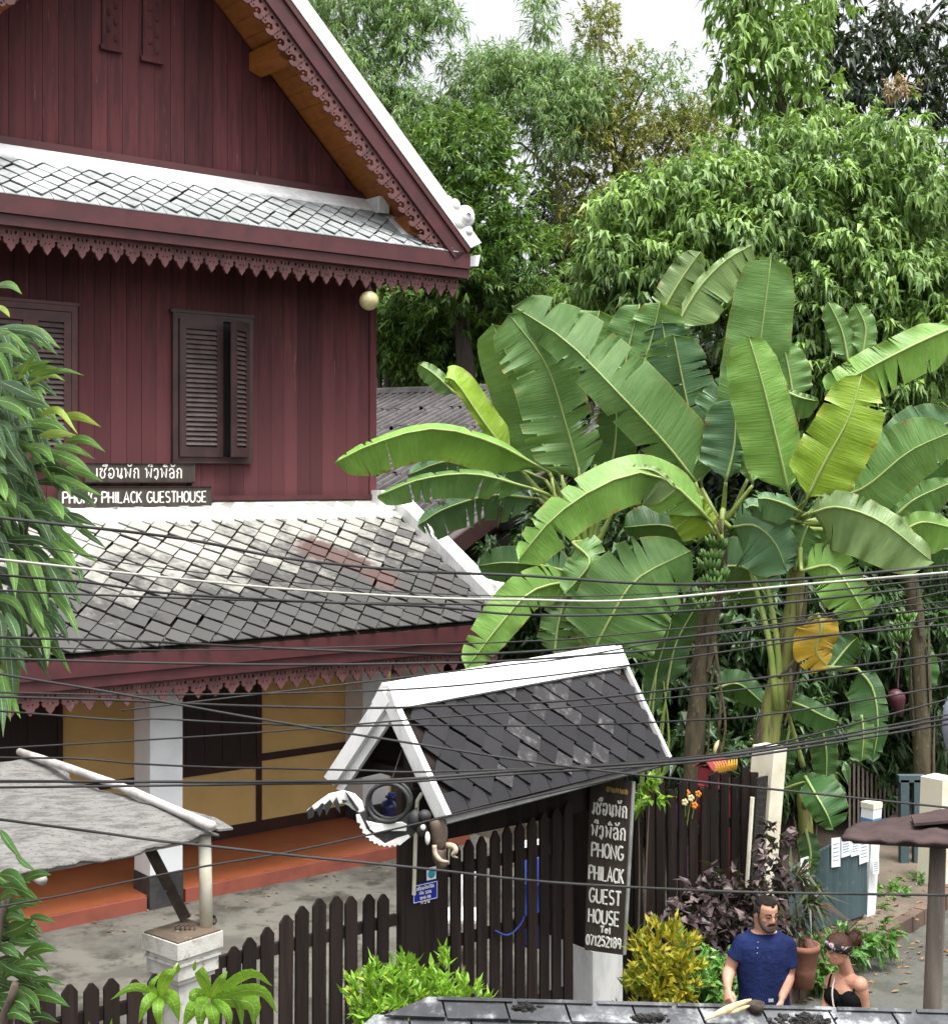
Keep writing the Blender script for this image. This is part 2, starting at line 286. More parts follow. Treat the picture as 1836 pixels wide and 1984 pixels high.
VS = (7, 7, .6)
M = dict(
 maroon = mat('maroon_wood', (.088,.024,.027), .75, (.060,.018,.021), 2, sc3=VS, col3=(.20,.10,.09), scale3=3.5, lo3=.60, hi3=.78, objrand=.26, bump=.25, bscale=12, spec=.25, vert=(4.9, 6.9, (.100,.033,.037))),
 maroon_trim = mat('maroon_trim', (.078,.022,.025), .5, (.058,.018,.021), 3, bump=.1),
 lace = mat('carved_maroon', (.125,.052,.052), .7, (.085,.036,.036), 6, col3=(.26,.16,.15), scale3=9, lo3=.6, hi3=.75, bump=.2),
 dark_trim = mat('dark_window_wood', (.052,.026,.025), .5, (.035,.019,.019), 4, bump=.1),
 shut = mat('shutter_wood', (.075,.028,.027), .5, (.05,.022,.022), 4, bump=.1),
 slat = mat('louvre_slat', (.085,.062,.058), .55, (.06,.042,.04), 6, objrand=.15, bump=.1),
 void = mat('dark_opening', (.012,.009,.008), .8, bump=0),
 white = mat('white_plaster', (.74,.74,.73), .7, (.60,.61,.61), 2.5, col3=(.30,.30,.28), scale3=5, lo3=.60, hi3=.80, sc3=(2,2,.8), bump=.1),
 whitepost = mat('white_painted_column', (.72,.74,.76), .55, (.64,.66,.68), 2, col3=(.45,.44,.40), scale3=5, lo3=.66, hi3=.85, bump=.06),
 creampost = mat('cream_dirty_post', (.66,.62,.50), .7, (.58,.54,.42), 3, col3=(.25,.20,.10), scale3=3, lo3=.60, hi3=.75, bump=.15),
 yellow = mat('yellow_wall', (.68,.47,.185), .65, (.60,.41,.16), 1.2, col3=(.40,.28,.13), scale3=6, lo3=.60, hi3=.78, sc3=(2,2,.7)) if False else mat('yellow_wall', (.68,.47,.185), .65, (.60,.41,.16), 1.2, bump=.05),
 brown = mat('brown_timber', (.040,.014,.010), .55, (.028,.011,.009), 4, bump=.1),
 door = mat('dark_panel', (.022,.010,.008), .5, (.015,.008,.007), 3, sc3=VS, bump=.1),
 terra = mat('red_floor', (.30,.085,.036), .45, (.25,.07,.03), 1.5, col3=(.36,.12,.07), scale3=5, bump=.05),
 terraedge = mat('red_step', (.27,.078,.052), .6, (.22,.065,.045), 3, bump=.1),
 orange = mat('varnished_soffit', (.30,.105,.022), .5, (.24,.08,.018), 2, sc3=(4,4,9), bump=.1),
 blackpaint = mat('black_base_paint', (.03,.03,.032), .6, (.05,.05,.05), 6, col3=(.4,.4,.38), scale3=9, lo3=.68, hi3=.74, bump=.1),
 concrete = mat('yard_concrete', (.115,.109,.093), .9, (.070,.066,.056), 1.6, col3=(.035,.033,.025), scale3=2.2, lo3=.49, hi3=.64, bump=.35, bscale=25),
 street = mat('street_concrete', (.085,.086,.075), .95, (.060,.062,.050), 2.6, col3=(.16,.155,.14), scale3=34, lo3=.58, hi3=.68, bump=.5, bscale=45, spec=.2),
 path = mat('path_concrete', (.135,.108,.082), .9, (.095,.076,.058), 1.2, col3=(.055,.042,.03), scale3=3, lo3=.56, hi3=.72, bump=.3, bscale=30),
 kerb = mat('brick_kerb', (.13,.085,.062), .85, (.09,.06,.046), 3, objrand=.2, bump=.3),
 soil = mat('garden_soil', (.05,.036,.024), .95, (.03,.022,.015), 3, col3=(.05,.06,.02), scale3=6, bump=.5, bscale=20),
 picket = mat('dark_picket_wood', (.021,.0145,.0125), .8, (.013,.009,.008), 2, spec=.18, sc3=VS, col3=(.075,.058,.05), scale3=6, lo3=.64, hi3=.78, objrand=.3, bump=.25, bscale=14),
 oldslat = mat('old_fence_wood', (.015,.010,.0085), .85, (.008,.006,.005), 2, spec=.12, sc3=VS, col3=(.16,.13,.11), scale3=9, lo3=.66, hi3=.74, objrand=.4, bump=.3, bscale=14),
 signwood = mat('sign_board_wood', (.060,.048,.040), .5, (.040,.031,.026), 2, sc3=VS, bump=.12, bscale=14),
 paint = mat('white_letter_paint', (.78,.77,.72), .6, (.66,.65,.60), 30, bump=0),
 paintdim = mat('faded_gold_paint', (.42,.27,.09), .6, bump=0),
 canopy = tilemat('canopy_slate', (.024,.0235,.0255), (.019,.0185,.0205), (0,0,1), 3.2, 2.2, rough=.85, objrand=.2, spec=.18),
 canopyworn = mat('worn_canopy_slate', (.028,.027,.029), .6, (.022,.0215,.024), 5, col3=(.13,.125,.125), scale3=5, lo3=.48, hi3=.72, objrand=.15, bump=.3, sc3=(2.2,2.2,1), spec=.18),
 grey = mat('grey_under_board', (.22,.22,.21), .7, (.15,.15,.14), 5, bump=.1),
 rub = mat('black_rubber', (.018,.018,.019), .6, (.028,.028,.028), 9, bump=.2),
 rubwhite = mat('white_painted_rubber', (.74,.74,.72), .6, (.6,.6,.58), 9, col3=(.12,.12,.12), scale3=16, lo3=.62, hi3=.7, bump=.2),
 bark = mat('neck_brown', (.13,.095,.07), .7, (.09,.066,.05), 12, bump=.3),
 horn = mat('horn_cream', (.40,.33,.25), .6, (.30,.24,.18), 12, bump=.1),
 blueplate = mat('blue_enamel', (.012,.022,.27), .3, (.01,.018,.22), 5, bump=0),
 cyan = mat('sticker_cyan', (.03,.30,.42), .4, (.02,.2,.3), 12, bump=0),
 blueplastic = mat('blue_plastic', (.02,.045,.26), .3, (.02,.04,.2), 4, bump=0),
 bluedark = mat('dark_blue_jug', (.014,.020,.085), .25, (.012,.017,.07), 4, bump=0),
 pvc = mat('old_pvc', (.62,.60,.50), .5, (.52,.49,.38), 4, col3=(.25,.22,.14), scale3=6, lo3=.60, hi3=.75, bump=.08),
 mat_sheet = mat('weathered_sheet', (.215,.21,.20), .95, (.135,.13,.125), 5, col3=(.060,.058,.055), scale3=26, lo3=.55, hi3=.64, sc3=(1.2,2.4,1.2), spec=.1, bump=1.0, bscale=34, bsc3=(1,3,1)),
 pole = mat('grey_bamboo_pole', (.42,.40,.38), .7, (.28,.26,.25), 5, bump=.2),
 rotwood = mat('rotten_board', (.055,.040,.028), .8, (.03,.022,.016), 8, col3=(.3,.27,.2), scale3=9, lo3=.62, hi3=.7, bump=.3),
 pillarwhite = mat('stained_white_pillar', (.50,.49,.46), .75, (.38,.365,.33), 5, col3=(.14,.105,.065), scale3=8, lo3=.55, hi3=.70, bump=.2),
 capdirt = mat('mossy_cap_top', (.11,.08,.055), .9, (.07,.055,.04), 8, col3=(.22,.18,.13), scale3=16, bump=.4),
 slate = mat('near_slate', (.085,.088,.095), .75, (.045,.047,.051), 4.5, col3=(.30,.31,.32), scale3=4, lo3=.50, hi3=.66, spec=.25, objrand=.22, bump=.3, bscale=22),
 moss = mat('black_moss', (.012,.011,.010), .95, (.03,.028,.025), 30, bump=.8, bscale=70),
 dryleaf = mat('dry_cream_leaf', (.62,.50,.30), .7, (.45,.33,.18), 14, bump=.2),
 greyroof = mat('grey_roll_tile', (.085,.078,.078), .8, (.052,.048,.048), 2.5, col3=(.20,.185,.18), scale3=7, lo3=.58, hi3=.72, objrand=.14, bump=.3),
 wire = mat('cable_black', (.008,.008,.008), .8, (.03,.03,.03), 2, bump=0),
 wiregrey = mat('cable_grey', (.022,.0215,.021), .8, (.025,.024,.023), 2, bump=0),
 wirewhite = mat('cable_white', (.36,.36,.32), .6, (.30,.30,.27), 2, bump=0),
 teal = mat('teal_sheet_metal', (.066,.102,.112), .6, (.052,.085,.095), 2, col3=(.12,.15,.15), scale3=6, bump=.06, objrand=.12),
 paper = mat('paper_notice', (.72,.76,.80), .7, (.62,.67,.72), 12, bump=0),
 ink = mat('grey_ink', (.22,.24,.27), .8, bump=0),
 eave = mat('brown_metal_eave', (.058,.038,.037), .75, (.040,.026,.026), 4, col3=(.11,.085,.08), scale3=8, lo3=.6, hi3=.75, bump=.3, spec=.2),
 greypost = mat('weathered_post', (.20,.165,.14), .8, (.13,.105,.09), 2, sc3=VS, col3=(.33,.30,.27), scale3=8, bump=.3),
 clay = mat('clay_pot', (.20,.085,.055), .8, (.15,.065,.042), 6, bump=.15),
 redpot = mat('red_shrine', (.17,.02,.03), .5, (.23,.025,.035), 6, bump=.1),
 gold = mat('gold_trim', (.62,.34,.05), .45, (.5,.25,.03), 14, bump=.1),
 globe = mat('globe_glass', (.46,.42,.22), .25, (.40,.36,.18), 6, spec=.5, bump=0),
 metalgrey = mat('grey_metal', (.22,.24,.29), .5, (.17,.19,.23), 3, bump=.05),
 bud = mat('dark_red_bud', (.060,.012,.020), .5, (.04,.01,.015), 6, bump=.1),
 bluepatch = mat('pale_blue_paint', (.10,.21,.40), .6, bump=.05),
 pink = mat('pink_cloth', (.62,.28,.50), .8, bump=.1), purple = mat('purple_cloth', (.050,.014,.055), .9, bump=.2), redcloth = mat('red_cloth', (.085,.008,.014), .8, bump=.2),
 pstem = mat('banana_stem', (.20,.22,.05), .6, (.14,.15,.045), 3, sc3=VS, col3=(.075,.045,.025), scale3=3, lo3=.56, hi3=.66, bump=.3),
 pstemdry = mat('banana_stem_dry', (.085,.070,.038), .85, (.050,.038,.024), 3, sc3=(5,5,1.2), col3=(.22,.19,.12), scale3=6, lo3=.56, hi3=.68, bump=.6, bscale=9),
 petiole = mat('banana_petiole', (.24,.30,.075), .5, (.18,.25,.06), 4, bump=.08),
 fruit = mat('green_banana', (.10,.20,.045), .45, (.08,.16,.04), 9, bump=.05),
 bark2 = mat('tree_bark', (.11,.085,.065), .85, (.07,.055,.043), 4, sc3=VS, bump=.5, bscale=10),
 barkdark = mat('dark_bark', (.055,.042,.034), .9, (.035,.028,.024), 4, sc3=VS, bump=.5, bscale=10),
 skin = mat('skin_man', (.45,.24,.165), .55, (.39,.195,.135), 9, bump=.05, bscale=120),
 skinw = mat('skin_woman', (.47,.245,.165), .5, (.42,.205,.135), 9, bump=.05, bscale=120),
 hair = mat('black_hair', (.009,.007,.006), .7, (.015,.011,.009), 40, bump=.6, bscale=120, spec=.15),
 hairside = mat('cropped_hair', (.026,.019,.016), .8, (.045,.032,.026), 60, bump=.2, bscale=160),
 hairbrown = mat('brown_hair', (.075,.030,.014), .45, (.045,.018,.009), 20, bump=.5, bscale=90),
 shirt = mat('blue_shirt', (.010,.018,.072), .9, (.007,.013,.052), 7, col3=(.015,.025,.09), scale3=14, spec=.15, bump=.7, bscale=16),
 shirtdark = mat('navy_trim', (.012,.018,.07), .8, bump=0),
 trousers = mat('beige_shorts', (.42,.38,.27), .8, bump=.2), blacktop = mat('black_top', (.006,.006,.007), .9, bump=.25, bscale=20, spec=.08), darkskirt = mat('dark_skirt', (.03,.03,.04), .8, bump=.2),
 band = mat('flower_headband', (.010,.010,.012), .8, (.012,.012,.015), 5, col3=(.50,.40,.40), scale3=30, lo3=.535, hi3=.57, bump=.1),
 strap = mat('bag_strap', (.55,.50,.44), .6, bump=0), lip = mat('lip_rose', (.35,.12,.10), .5, bump=0), eye = mat('eye_white', (.6,.58,.55), .3, bump=0), bead = mat('button_white', (.36,.38,.42), .4, bump=0),
)
BL = dict(
 bright = bananamat('banana_leaf_bright', (.140,.285,.050), (.190,.345,.075), (.50,.50,.05)),
 mid = bananamat('banana_leaf_mid', (.095,.205,.055), (.150,.270,.085), (.42,.46,.07), edgeamt=.25),
 blue = bananamat('banana_leaf_bluish', (.075,.165,.075), (.105,.205,.095), (.34,.40,.12), edgeamt=.2),
 dark = bananamat('banana_leaf_dark', (.035,.105,.030), (.055,.135,.038), (.16,.22,.04), edgeamt=.2),
 lime = bananamat('banana_leaf_lime', (.200,.330,.020), (.260,.390,.045), (.60,.55,.03), edgeamt=.8),
 pale = bananamat('banana_leaf_pale', (.165,.260,.095), (.220,.315,.125), (.50,.52,.14), edgeamt=.6),
 dead = bananamat('banana_leaf_dead', (.55,.34,.03), (.62,.40,.05), (.45,.22,.02), edgeamt=.8),
)
NL = dict(
 drac = bananamat('strap_leaf', (.060,.150,.026), (.100,.215,.038), (.28,.34,.07), trans=.22, edgeamt=.3),
 dracd = bananamat('strap_leaf_dark', (.026,.068,.026), (.045,.105,.038), (.14,.19,.06), trans=.14, edgeamt=.2),  # darker strap leaf tone, used for most of the inner fill
 dracy = bananamat('strap_leaf_new', (.22,.31,.045), (.30,.39,.065), (.44,.44,.08), trans=.3, edgeamt=.5),
 broad = bananamat('shrub_leaf', (.036,.105,.024), (.066,.160,.034), (.12,.20,.04), trans=.25, edgeamt=.3),
 broadd = bananamat('shrub_leaf_dark', (.018,.055,.014), (.032,.085,.020), (.07,.12,.03), trans=.15, edgeamt=.3),
 lime = bananamat('young_leaf', (.125,.275,.020), (.180,.345,.032), (.28,.40,.04), trans=.35, edgeamt=.3),
)
LM = dict(
 lance = leafmat('tree_leaf_lance', (.085,.170,.040), (.150,.250,.070), c3=(.20,.27,.06), c3amt=.07),
 lanceb = leafmat('tree_leaf_lance_pale', (.115,.215,.045), (.200,.320,.075)),
 bamboo = leafmat('bamboo_leaf', (.105,.195,.060), (.180,.290,.100), c3=(.22,.30,.08), c3amt=.1),
 mango = leafmat('mango_leaf', (.040,.100,.018), (.085,.170,.028), c3=(.15,.24,.03), c3amt=.12),
 olive = leafmat('olive_leaf', (.13,.155,.030), (.22,.22,.045), c3=(.28,.24,.05), c3amt=.12),
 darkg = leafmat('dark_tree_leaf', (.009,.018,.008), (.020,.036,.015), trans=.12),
 wood = leafmat('far_wood_leaf', (.030,.065,.022), (.055,.105,.030)),
 drac = leafmat('dracaena_leaf', (.075,.170,.030), (.135,.265,.045), trans=.25, rough=.32),
 dracd = leafmat('dracaena_leaf_dark', (.045,.105,.045), (.075,.155,.060), trans=.2, rough=.32),
 dracy = leafmat('dracaena_leaf_new', (.26,.36,.05), (.36,.45,.07), trans=.35, rough=.35),
 broad = leafmat('broad_leaf', (.050,.135,.030), (.095,.215,.040), trans=.3, rough=.35),
 lime = leafmat('lime_leaf', (.110,.250,.018), (.180,.330,.030), trans=.4, rough=.35),
 bush = leafmat('bush_leaf', (.085,.200,.020), (.170,.330,.030), c3=(.30,.42,.05), c3amt=.15),
 croton = leafmat('croton_leaf', (.11,.17,.020), (.36,.30,.025), c3=(.10,.17,.02), c3amt=.25),
 purple = leafmat('purple_leaf', (.020,.011,.013), (.040,.027,.029), spec=.25, trans=.10, c3=(.15,.11,.11), c3amt=.2),
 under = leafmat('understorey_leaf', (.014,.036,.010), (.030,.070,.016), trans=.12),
 grassy = leafmat('cordyline_leaf', (.030,.040,.022), (.055,.065,.035), c3=(.10,.03,.03), c3amt=.2),
)
# ================================================================== SETTING: ground, yard, terrace, street, path
def slab(name, pts, z, th, m, kind='structure', parent=None):
    b = MB(); b.prism([(p[0], p[1], z) for p in pts], (0, 0, -th)); return tag(b.build(name, m, parent), kind=kind)
def xy(p): return (p.x, p.y)
slab('ground', [(-120,-20), (120,-20), (140,220), (-140,220)], -.03, .4, M['soil'])
slab('yard', [xy(W(-12,-5.34,0)), xy(W(1.5,-5.34,0)), xy(W(1.5,.6,0)), xy(W(-12,.6,0))], .0, .12, M['concrete'])
KERB = [Vector((.6,9.9,0)), Vector((2.0,11.55,0)), Vector((3.2,13.0,0)), Vector((4.87,14.93,0)), Vector((6.6,17.2,0)), Vector((8.6,20.2,0))]
slab('street', [xy(W(-12,-5.42,0)), xy(W(1.6,-5.42,0)), xy(KERB[1]), xy(KERB[2]), xy(KERB[3]), xy(KERB[4]), xy(KERB[5]), (14,19), (12,0), (-9,0)], .0, .12, M['street'])
slab('path', [xy(p+Vector((-.02,.02,0))) for p in KERB[1:]]+[(7.2,22), (5.0,17.6), (4.25,14.95), (3.15,13.95), (1.55,12.6)], .145, .14, M['path'])
slab('planting_bed', [(1.5,12.42), (2.05,12.0), (2.75,12.75), (3.5,13.6), (4.05,14.5), (3.1,13.8)], .175, .02, M['soil'])
kb = thing('kerb', None, None, KERB[2]); kb['kind'] = 'structure'
bm_ = MB(); bm_.box((0,0,0), Vector((.15,0,0)), Vector((0,.06,0)), Vector((0,0,.09))); brick_me = bm_.mesh('kerb_brick', M['kerb'])
def along(pts, step):
    out = []; carry = 0
    for a, c in zip(pts, pts[1:]):
        d = c-a; L = d.length; x = carry
        while x < L: out.append((a+d*(x/L), math.atan2(d.y, d.x))); x += step
        carry = x-L
    return out
for p, an in along(KERB[:5], .31):
    inst('brick', brick_me, kb, Matrix.Translation(p+Vector((R.uniform(-.008,.008), R.uniform(-.008,.008), .075+R.uniform(-.006,.006)))) @ Matrix.Rotation(an+R.uniform(-.02,.02), 4, 'Z'))
# terrace of the guest house
tr = MB(); tr.hbox(-9, 1.15, .06, 1.66, -.02, .15); tag(tr.build('terrace', M['terra']), kind='structure')
tr = MB(); tr.hbox(-9, -3.36, 0, .058, -.02, .146); tr.hbox(-2.89, 1.15, 0, .058, -.02, .146); tag(tr.build('terrace_step', M['terraedge']), kind='structure')

# ================================================================== cut-out shapes (fretwork) as real plates with holes
def plate(name, loops, th, m):
    """2D loops (first the outline, the others holes) -> solid plate in the local XZ plane, thickness along Y"""
    cu = bpy.data.curves.new(name, 'CURVE'); cu.dimensions = '2D'; cu.fill_mode = 'BOTH'; cu.extrude = th/2
    for lp in loops:
        sp = cu.splines.new('POLY'); sp.points.add(len(lp)-1); sp.use_cyclic_u = True
        for q, (x, y) in zip(sp.points, lp): q.co = (x, y, 0, 1)
    ob = bpy.data.objects.new(name, cu); C.objects.link(ob); dg = bpy.context.evaluated_depsgraph_get(); dg.update()
    me = bpy.data.meshes.new_from_object(ob.evaluated_get(dg)); bpy.data.objects.remove(ob)
    me.transform(Matrix.Rotation(math.pi/2, 4, 'X')); me.materials.clear(); me.materials.append(m); me.name = name; return me
def circ(x, y, rx, ry=None, n=9, rot=0):
    ry = ry or rx; return [(x+rx*math.cos(a)*math.cos(rot)-ry*math.sin(a)*math.sin(rot), y+rx*math.cos(a)*math.sin(rot)+ry*math.sin(a)*math.cos(rot)) for a in [2*math.pi*k/n for k in range(n)]]
def pendant(pw, ph):
    half = [(.495,0), (.495,-.40), (.40,-.44), (.44,-.55), (.36,-.66), (.24,-.68), (.20,-.80), (.0,-1.0)]
    out = [(x*pw, y*ph) for x, y in half]+[(-x*pw, y*ph) for x, y in half[-2::-1]]
    H = [circ(-.25*pw, -.22*ph, .075*pw, .085*ph), circ(.25*pw, -.22*ph, .075*pw, .085*ph),
         [(0,-.12*ph), (.045*pw,-.26*ph), (0,-.36*ph), (-.045*pw,-.26*ph)],
         [(.07*pw,-.48*ph), (.17*pw,-.52*ph), (.12*pw,-.60*ph)], [(-.07*pw,-.48*ph), (-.17*pw,-.52*ph), (-.12*pw,-.60*ph)],
         [(.38*pw,-.30*ph), (.43*pw,-.26*ph), (.43*pw,-.35*ph)], [(-.38*pw,-.30*ph), (-.43*pw,-.26*ph), (-.43*pw,-.35*ph)]]
    return plate('pendant', [out]+H, .03, M['lace'])
pend_me = pendant(.203, .27)
curl = [(0,0), (.24,0), (.24,-.07), (.215,-.10), (.235,-.16), (.20,-.22), (.145,-.245), (.105,-.22), (.125,-.18), (.16,-.185), (.165,-.14), (.12,-.11), (.07,-.135), (.05,-.19), (.0,-.20), (-.02,-.15), (.01,-.12), (-.005,-.06)]
curl_me = plate('curl', [curl, circ(.06,-.05,.026,.022), circ(.165,-.055,.03,.024), circ(.10,-.165,.012,.02,6), circ(.03,-.155,.014,.014,6)], .03, M['lace'])
FACE = ROT                                          # local X along the facade, local Y into the house

# diamond slate: unit in the roof plane (x along the eave, y down the slope, z out)
def diamond(name, dx, dy, th, m, lift):
    b = MB(); P = [(-dx/2,0,lift*.5), (0,-dy/2,0), (dx/2,0,lift*.5), (0,dy/2,lift)]
    b.add([Vector(p)+Vector((0,0,th)) for p in P]+[Vector(p) for p in P], [(3,2,1,0), (4,5,6,7), (0,1,5,4), (1,2,6,5), (2,3,7,6), (3,0,4,7)]); return b.mesh(name, m)
def roofM(o, x, y):                                  # matrix with columns along-eave, down-slope, outward
    x = x.normalized(); y = (y-x*y.dot(x)).normalized(); z = x.cross(y)
    if z.z < 0: z = -z
    return Matrix(((x.x,y.x,z.x,o.x), (x.y,y.y,z.y,o.y), (x.z,y.z,z.z,o.z), (0,0,0,1)))
def diamonds(top, xdir, down, s0, s1, L, dx, dy, margin=.0, clip=None):
    """positions (world matrices) of diamond tiles over a rectangle from the top edge down"""
    out = []; rows = int(L/(dy/2))+1
    for r in range(rows):
        y = r*dy/2+dy*.1
        if y > L-dy*.38: break
        x = s0+(dx/2 if r % 2 else 0)
        while x < s1-dx*.3:
            if x > s0+dx*.3 and (clip is None or clip(x, y)):
                o = top+xdir.normalized()*x+down.normalized()*y
                m = roofM(o, xdir, down) @ Matrix.Rotation(R.gauss(0,.028), 4, 'Z') @ Matrix.Rotation(R.gauss(0,.012), 4, 'Y') @ Matrix.Translation((R.gauss(0,.005), R.gauss(0,.007), R.uniform(0,.007)))
                out.append((x, y, m))
            x += dx
    return out

# ================================================================== GUEST HOUSE
H = thing('guest_house', 'maroon timber guest house with slate roofs, white edging and yellow ground floor', 'house', W(-2.8, 1.6, 0))
GS, GZ = .57, 8.58                                   # right foot of the gable wall under the soffit
def gtop(s): return GZ+.995*(GS-s) if s > -2.78 else GZ+.995*(GS-(-5.56-s))
def planks(parent, s0, s1, pw, z0, ztop, t0, mats):
    s = s0; i = 0
    while s < s1-.02:
        e = min(s+pw*R.uniform(.92,1.06), s1); g = .004
        b = MB(); a = z0(s)+R.uniform(-.004,.004); lean = R.uniform(.004,.012)
        zt0, zt1 = ztop(s+g), ztop(e-g)
        b.add([W(s+g,t0,a), W(e-g,t0-lean,a), W(e-g,t0-lean,zt1), W(s+g,t0,zt0), W(s+g,t0+.03,a), W(e-g,t0+.03,a), W(e-g,t0+.03,zt1), W(s+g,t0+.03,zt0)],
              [(0,1,2,3), (5,4,7,6), (1,5,6,2), (4,0,3,7), (3,2,6,7), (4,5,1,0)])
        b.build('plank', mats, parent); s = e; i += 1
uw = MB(); uw.hbox(-6.36, .78, 1.72, 1.86, 4.30, 8.5); uwo = uw.build('upper_wall', M['void'], H)
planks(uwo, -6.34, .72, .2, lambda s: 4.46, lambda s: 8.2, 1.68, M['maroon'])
gw = MB(); gw.prism([W(-6.3,1.73,8.4), W(.70,1.73,8.4), W(-2.78,1.73,gtop(-2.78)-.05)], B*.12); gwo = gw.build('gable_wall', M['void'], H)
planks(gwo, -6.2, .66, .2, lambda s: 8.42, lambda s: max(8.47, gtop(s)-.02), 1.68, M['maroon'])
b = MB(); b.hbox(-6.3, .70, 1.635, 1.675, 8.53, 8.62); b.build('gable_rail', M['maroon_trim'], H)
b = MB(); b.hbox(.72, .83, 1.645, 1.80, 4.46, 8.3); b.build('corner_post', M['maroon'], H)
b = MB(); b.hbox(-6.3, .84, 1.62, 1.674, 4.44, 4.50); b.build('wall_foot_rail', M['maroon_trim'], H)
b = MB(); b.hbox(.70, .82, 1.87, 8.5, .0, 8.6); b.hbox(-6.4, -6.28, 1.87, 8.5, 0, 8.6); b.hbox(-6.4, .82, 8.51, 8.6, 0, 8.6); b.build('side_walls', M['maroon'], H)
# carved panels near the gable top
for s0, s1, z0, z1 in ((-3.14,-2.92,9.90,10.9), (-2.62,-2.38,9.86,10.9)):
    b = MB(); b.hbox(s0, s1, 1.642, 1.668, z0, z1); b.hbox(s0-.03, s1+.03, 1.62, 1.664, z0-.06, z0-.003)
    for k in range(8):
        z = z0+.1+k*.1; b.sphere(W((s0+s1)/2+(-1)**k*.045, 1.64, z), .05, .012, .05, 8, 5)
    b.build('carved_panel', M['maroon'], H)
# main gable roof
def L0(s): return 7.85+.975*(1.79-s) if s > -2.78 else 7.85+.975*(1.79-(-5.56-s))
for nm, sg in (('main_roof',1), ('main_roof',-1)):
    f = lambda s: s if sg > 0 else -5.56-s
    b = MB(); b.prism([W(f(1.72),.90,L0(1.72)-.06), W(f(-2.78),.90,L0(-2.78)-.06), W(f(-2.78),.90,L0(-2.78)-.34), W(f(1.72),.90,L0(1.72)-.34)], B*8.2); b.build(nm, M['greyroof'], H)
    # varnished soffit boards, one by one, under the overhang
    sf = MB(); sf.prism([W(f(1.70),.92,L0(1.70)-.345), W(f(-2.78),.92,L0(-2.78)-.345), W(f(-2.78),.92,L0(-2.78)-.385), W(f(1.70),.92,L0(1.70)-.385)], B*.82); sfo = sf.build('soffit', M['orange'], H)
    s = 1.70
    while s > -2.6:
        e = s-.155; b = MB(); b.prism([W(f(s),.91,L0(s)-.388), W(f(e),.91,L0(e)-.388), W(f(e),.91,L0(e)-.412), W(f(s),.91,L0(s)-.412)], B*.79); b.build('board', M['orange'], sfo); s -= .161
    for sp in (-1.05, .95):                          # purlin ends
        b = MB(); b.prism([W(f(sp-.09),.93,L0(sp)-.43), W(f(sp+.09),.93,L0(sp)-.50), W(f(sp+.09),.93,L0(sp)-.72), W(f(sp-.09),.93,L0(sp)-.66)], B*.74); b.build('purlin', M['orange'], H)
    # bargeboard, its mouldings, fretwork and white roof edge
    d = Vector((E.x*sg, E.y*sg, 0))/math.sqrt(1+.975**2)-Z*(.975/math.sqrt(1+.975**2)); nrm = Vector((E.x*sg, E.y*sg, 0))*(.975/math.sqrt(1+.975**2))+Z/math.sqrt(1+.975**2)
    top = W(-2.78,.80,L0(-2.78)); LEN = (1.79+2.78)*math.sqrt(1+.975**2)
    b = MB(); b.prism([top, top+d*LEN, top+d*(LEN-.05)-nrm*.30, top-nrm*.30], B*.05); bo = b.build('bargeboard', M['maroon_trim'], H)
    b = MB(); b.prism([top-B*.03-nrm*.01, top-B*.03+d*LEN-nrm*.01, top-B*.03+d*LEN-nrm*.07, top-B*.03-nrm*.07], B*.028); b.prism([top-B*.018-nrm*.245, top-B*.018+d*(LEN-.1)-nrm*.245, top-B*.018+d*(LEN-.1)-nrm*.29, top-B*.018-nrm*.29], B*.017); b.build('moulding', M['maroon_trim'], bo)
    for k in range(int((LEN-.5)/.232)):
        o = top+d*(.25+k*.232)-nrm*.295+B*.03
        x = d*sg; y = B; z = nrm
        mm = Matrix(((x.x*sg,y.x,z.x,o.x), (x.y*sg,y.y,z.y,o.y), (x.z*sg,y.z,z.z,o.z), (0,0,0,1)))
        inst('curl', curl_me, bo, mm)
    b = MB(); b.prism([top-B*.04+nrm*.005, top-B*.04+d*(LEN-.02)+nrm*.005, top-B*.04+d*(LEN+.05)+nrm*.20, top-B*.04+nrm*.20], B*.30); eo = b.build('roof_edge_capping', M['white'], H)
    if sg > 0:
        b = MB()
        q = top+d*(LEN-.42)+nrm*.24+B*.02
        def disc(c, r, th=.16):
            b.lathe([(0,-th/2), (r*.8,-th/2), (r,-th*.3), (r,th*.3), (r*.8,th/2), (0,th/2)], c, 16, ax=B)
        disc(q+d*.05+nrm*.02, .15); b.lathe([(.04,0),(.085,.012),(.10,.03),(.085,.045),(.05,.05)], q+d*.05+nrm*.02-B*.10, 14, ax=B)
        disc(q-d*.17-nrm*.01, .085, .12); disc(q-d*.29-nrm*.04, .05, .10); disc(q+d*.21-nrm*.09, .075, .14); disc(q+d*.02-nrm*.12, .12, .14)
        b.build('scroll_ornament', M['white'], H, True)
# pent roof over the gable foot
PT, PB = W(0,1.68,8.50), W(0,.80,7.79)
pdn = PB-PT
b = MB(); b.prism([W(-6.9,1.68,8.44), W(-6.9,.80,7.73), W(-6.9,.86,7.70), W(-6.9,1.68,8.36)], E*8.55); po = b.build('pent_roof', M['rotwood'], H)
b = MB(); b.prism([W(-6.9,1.674,8.56), W(-6.9,1.42,8.36), W(-6.9,1.42,8.33), W(-6.9,1.674,8.52)], E*7.65); b.build('flashing', M['white'], H)
b = MB(); b.hbox(.64, .80, 1.30, 1.66, 8.30, 8.52); b.prism([W(.78,1.64,8.50), W(.78,.98,8.00), W(.78,.98,7.93), W(.78,1.64,8.30)], E*.20)
b.prism([W(1.30,.98,7.98), W(1.62,.86,7.87), W(1.64,.80,7.76), W(1.22,.84,7.80)], B*.16); b.build('white_end_piece', M['white'], H)
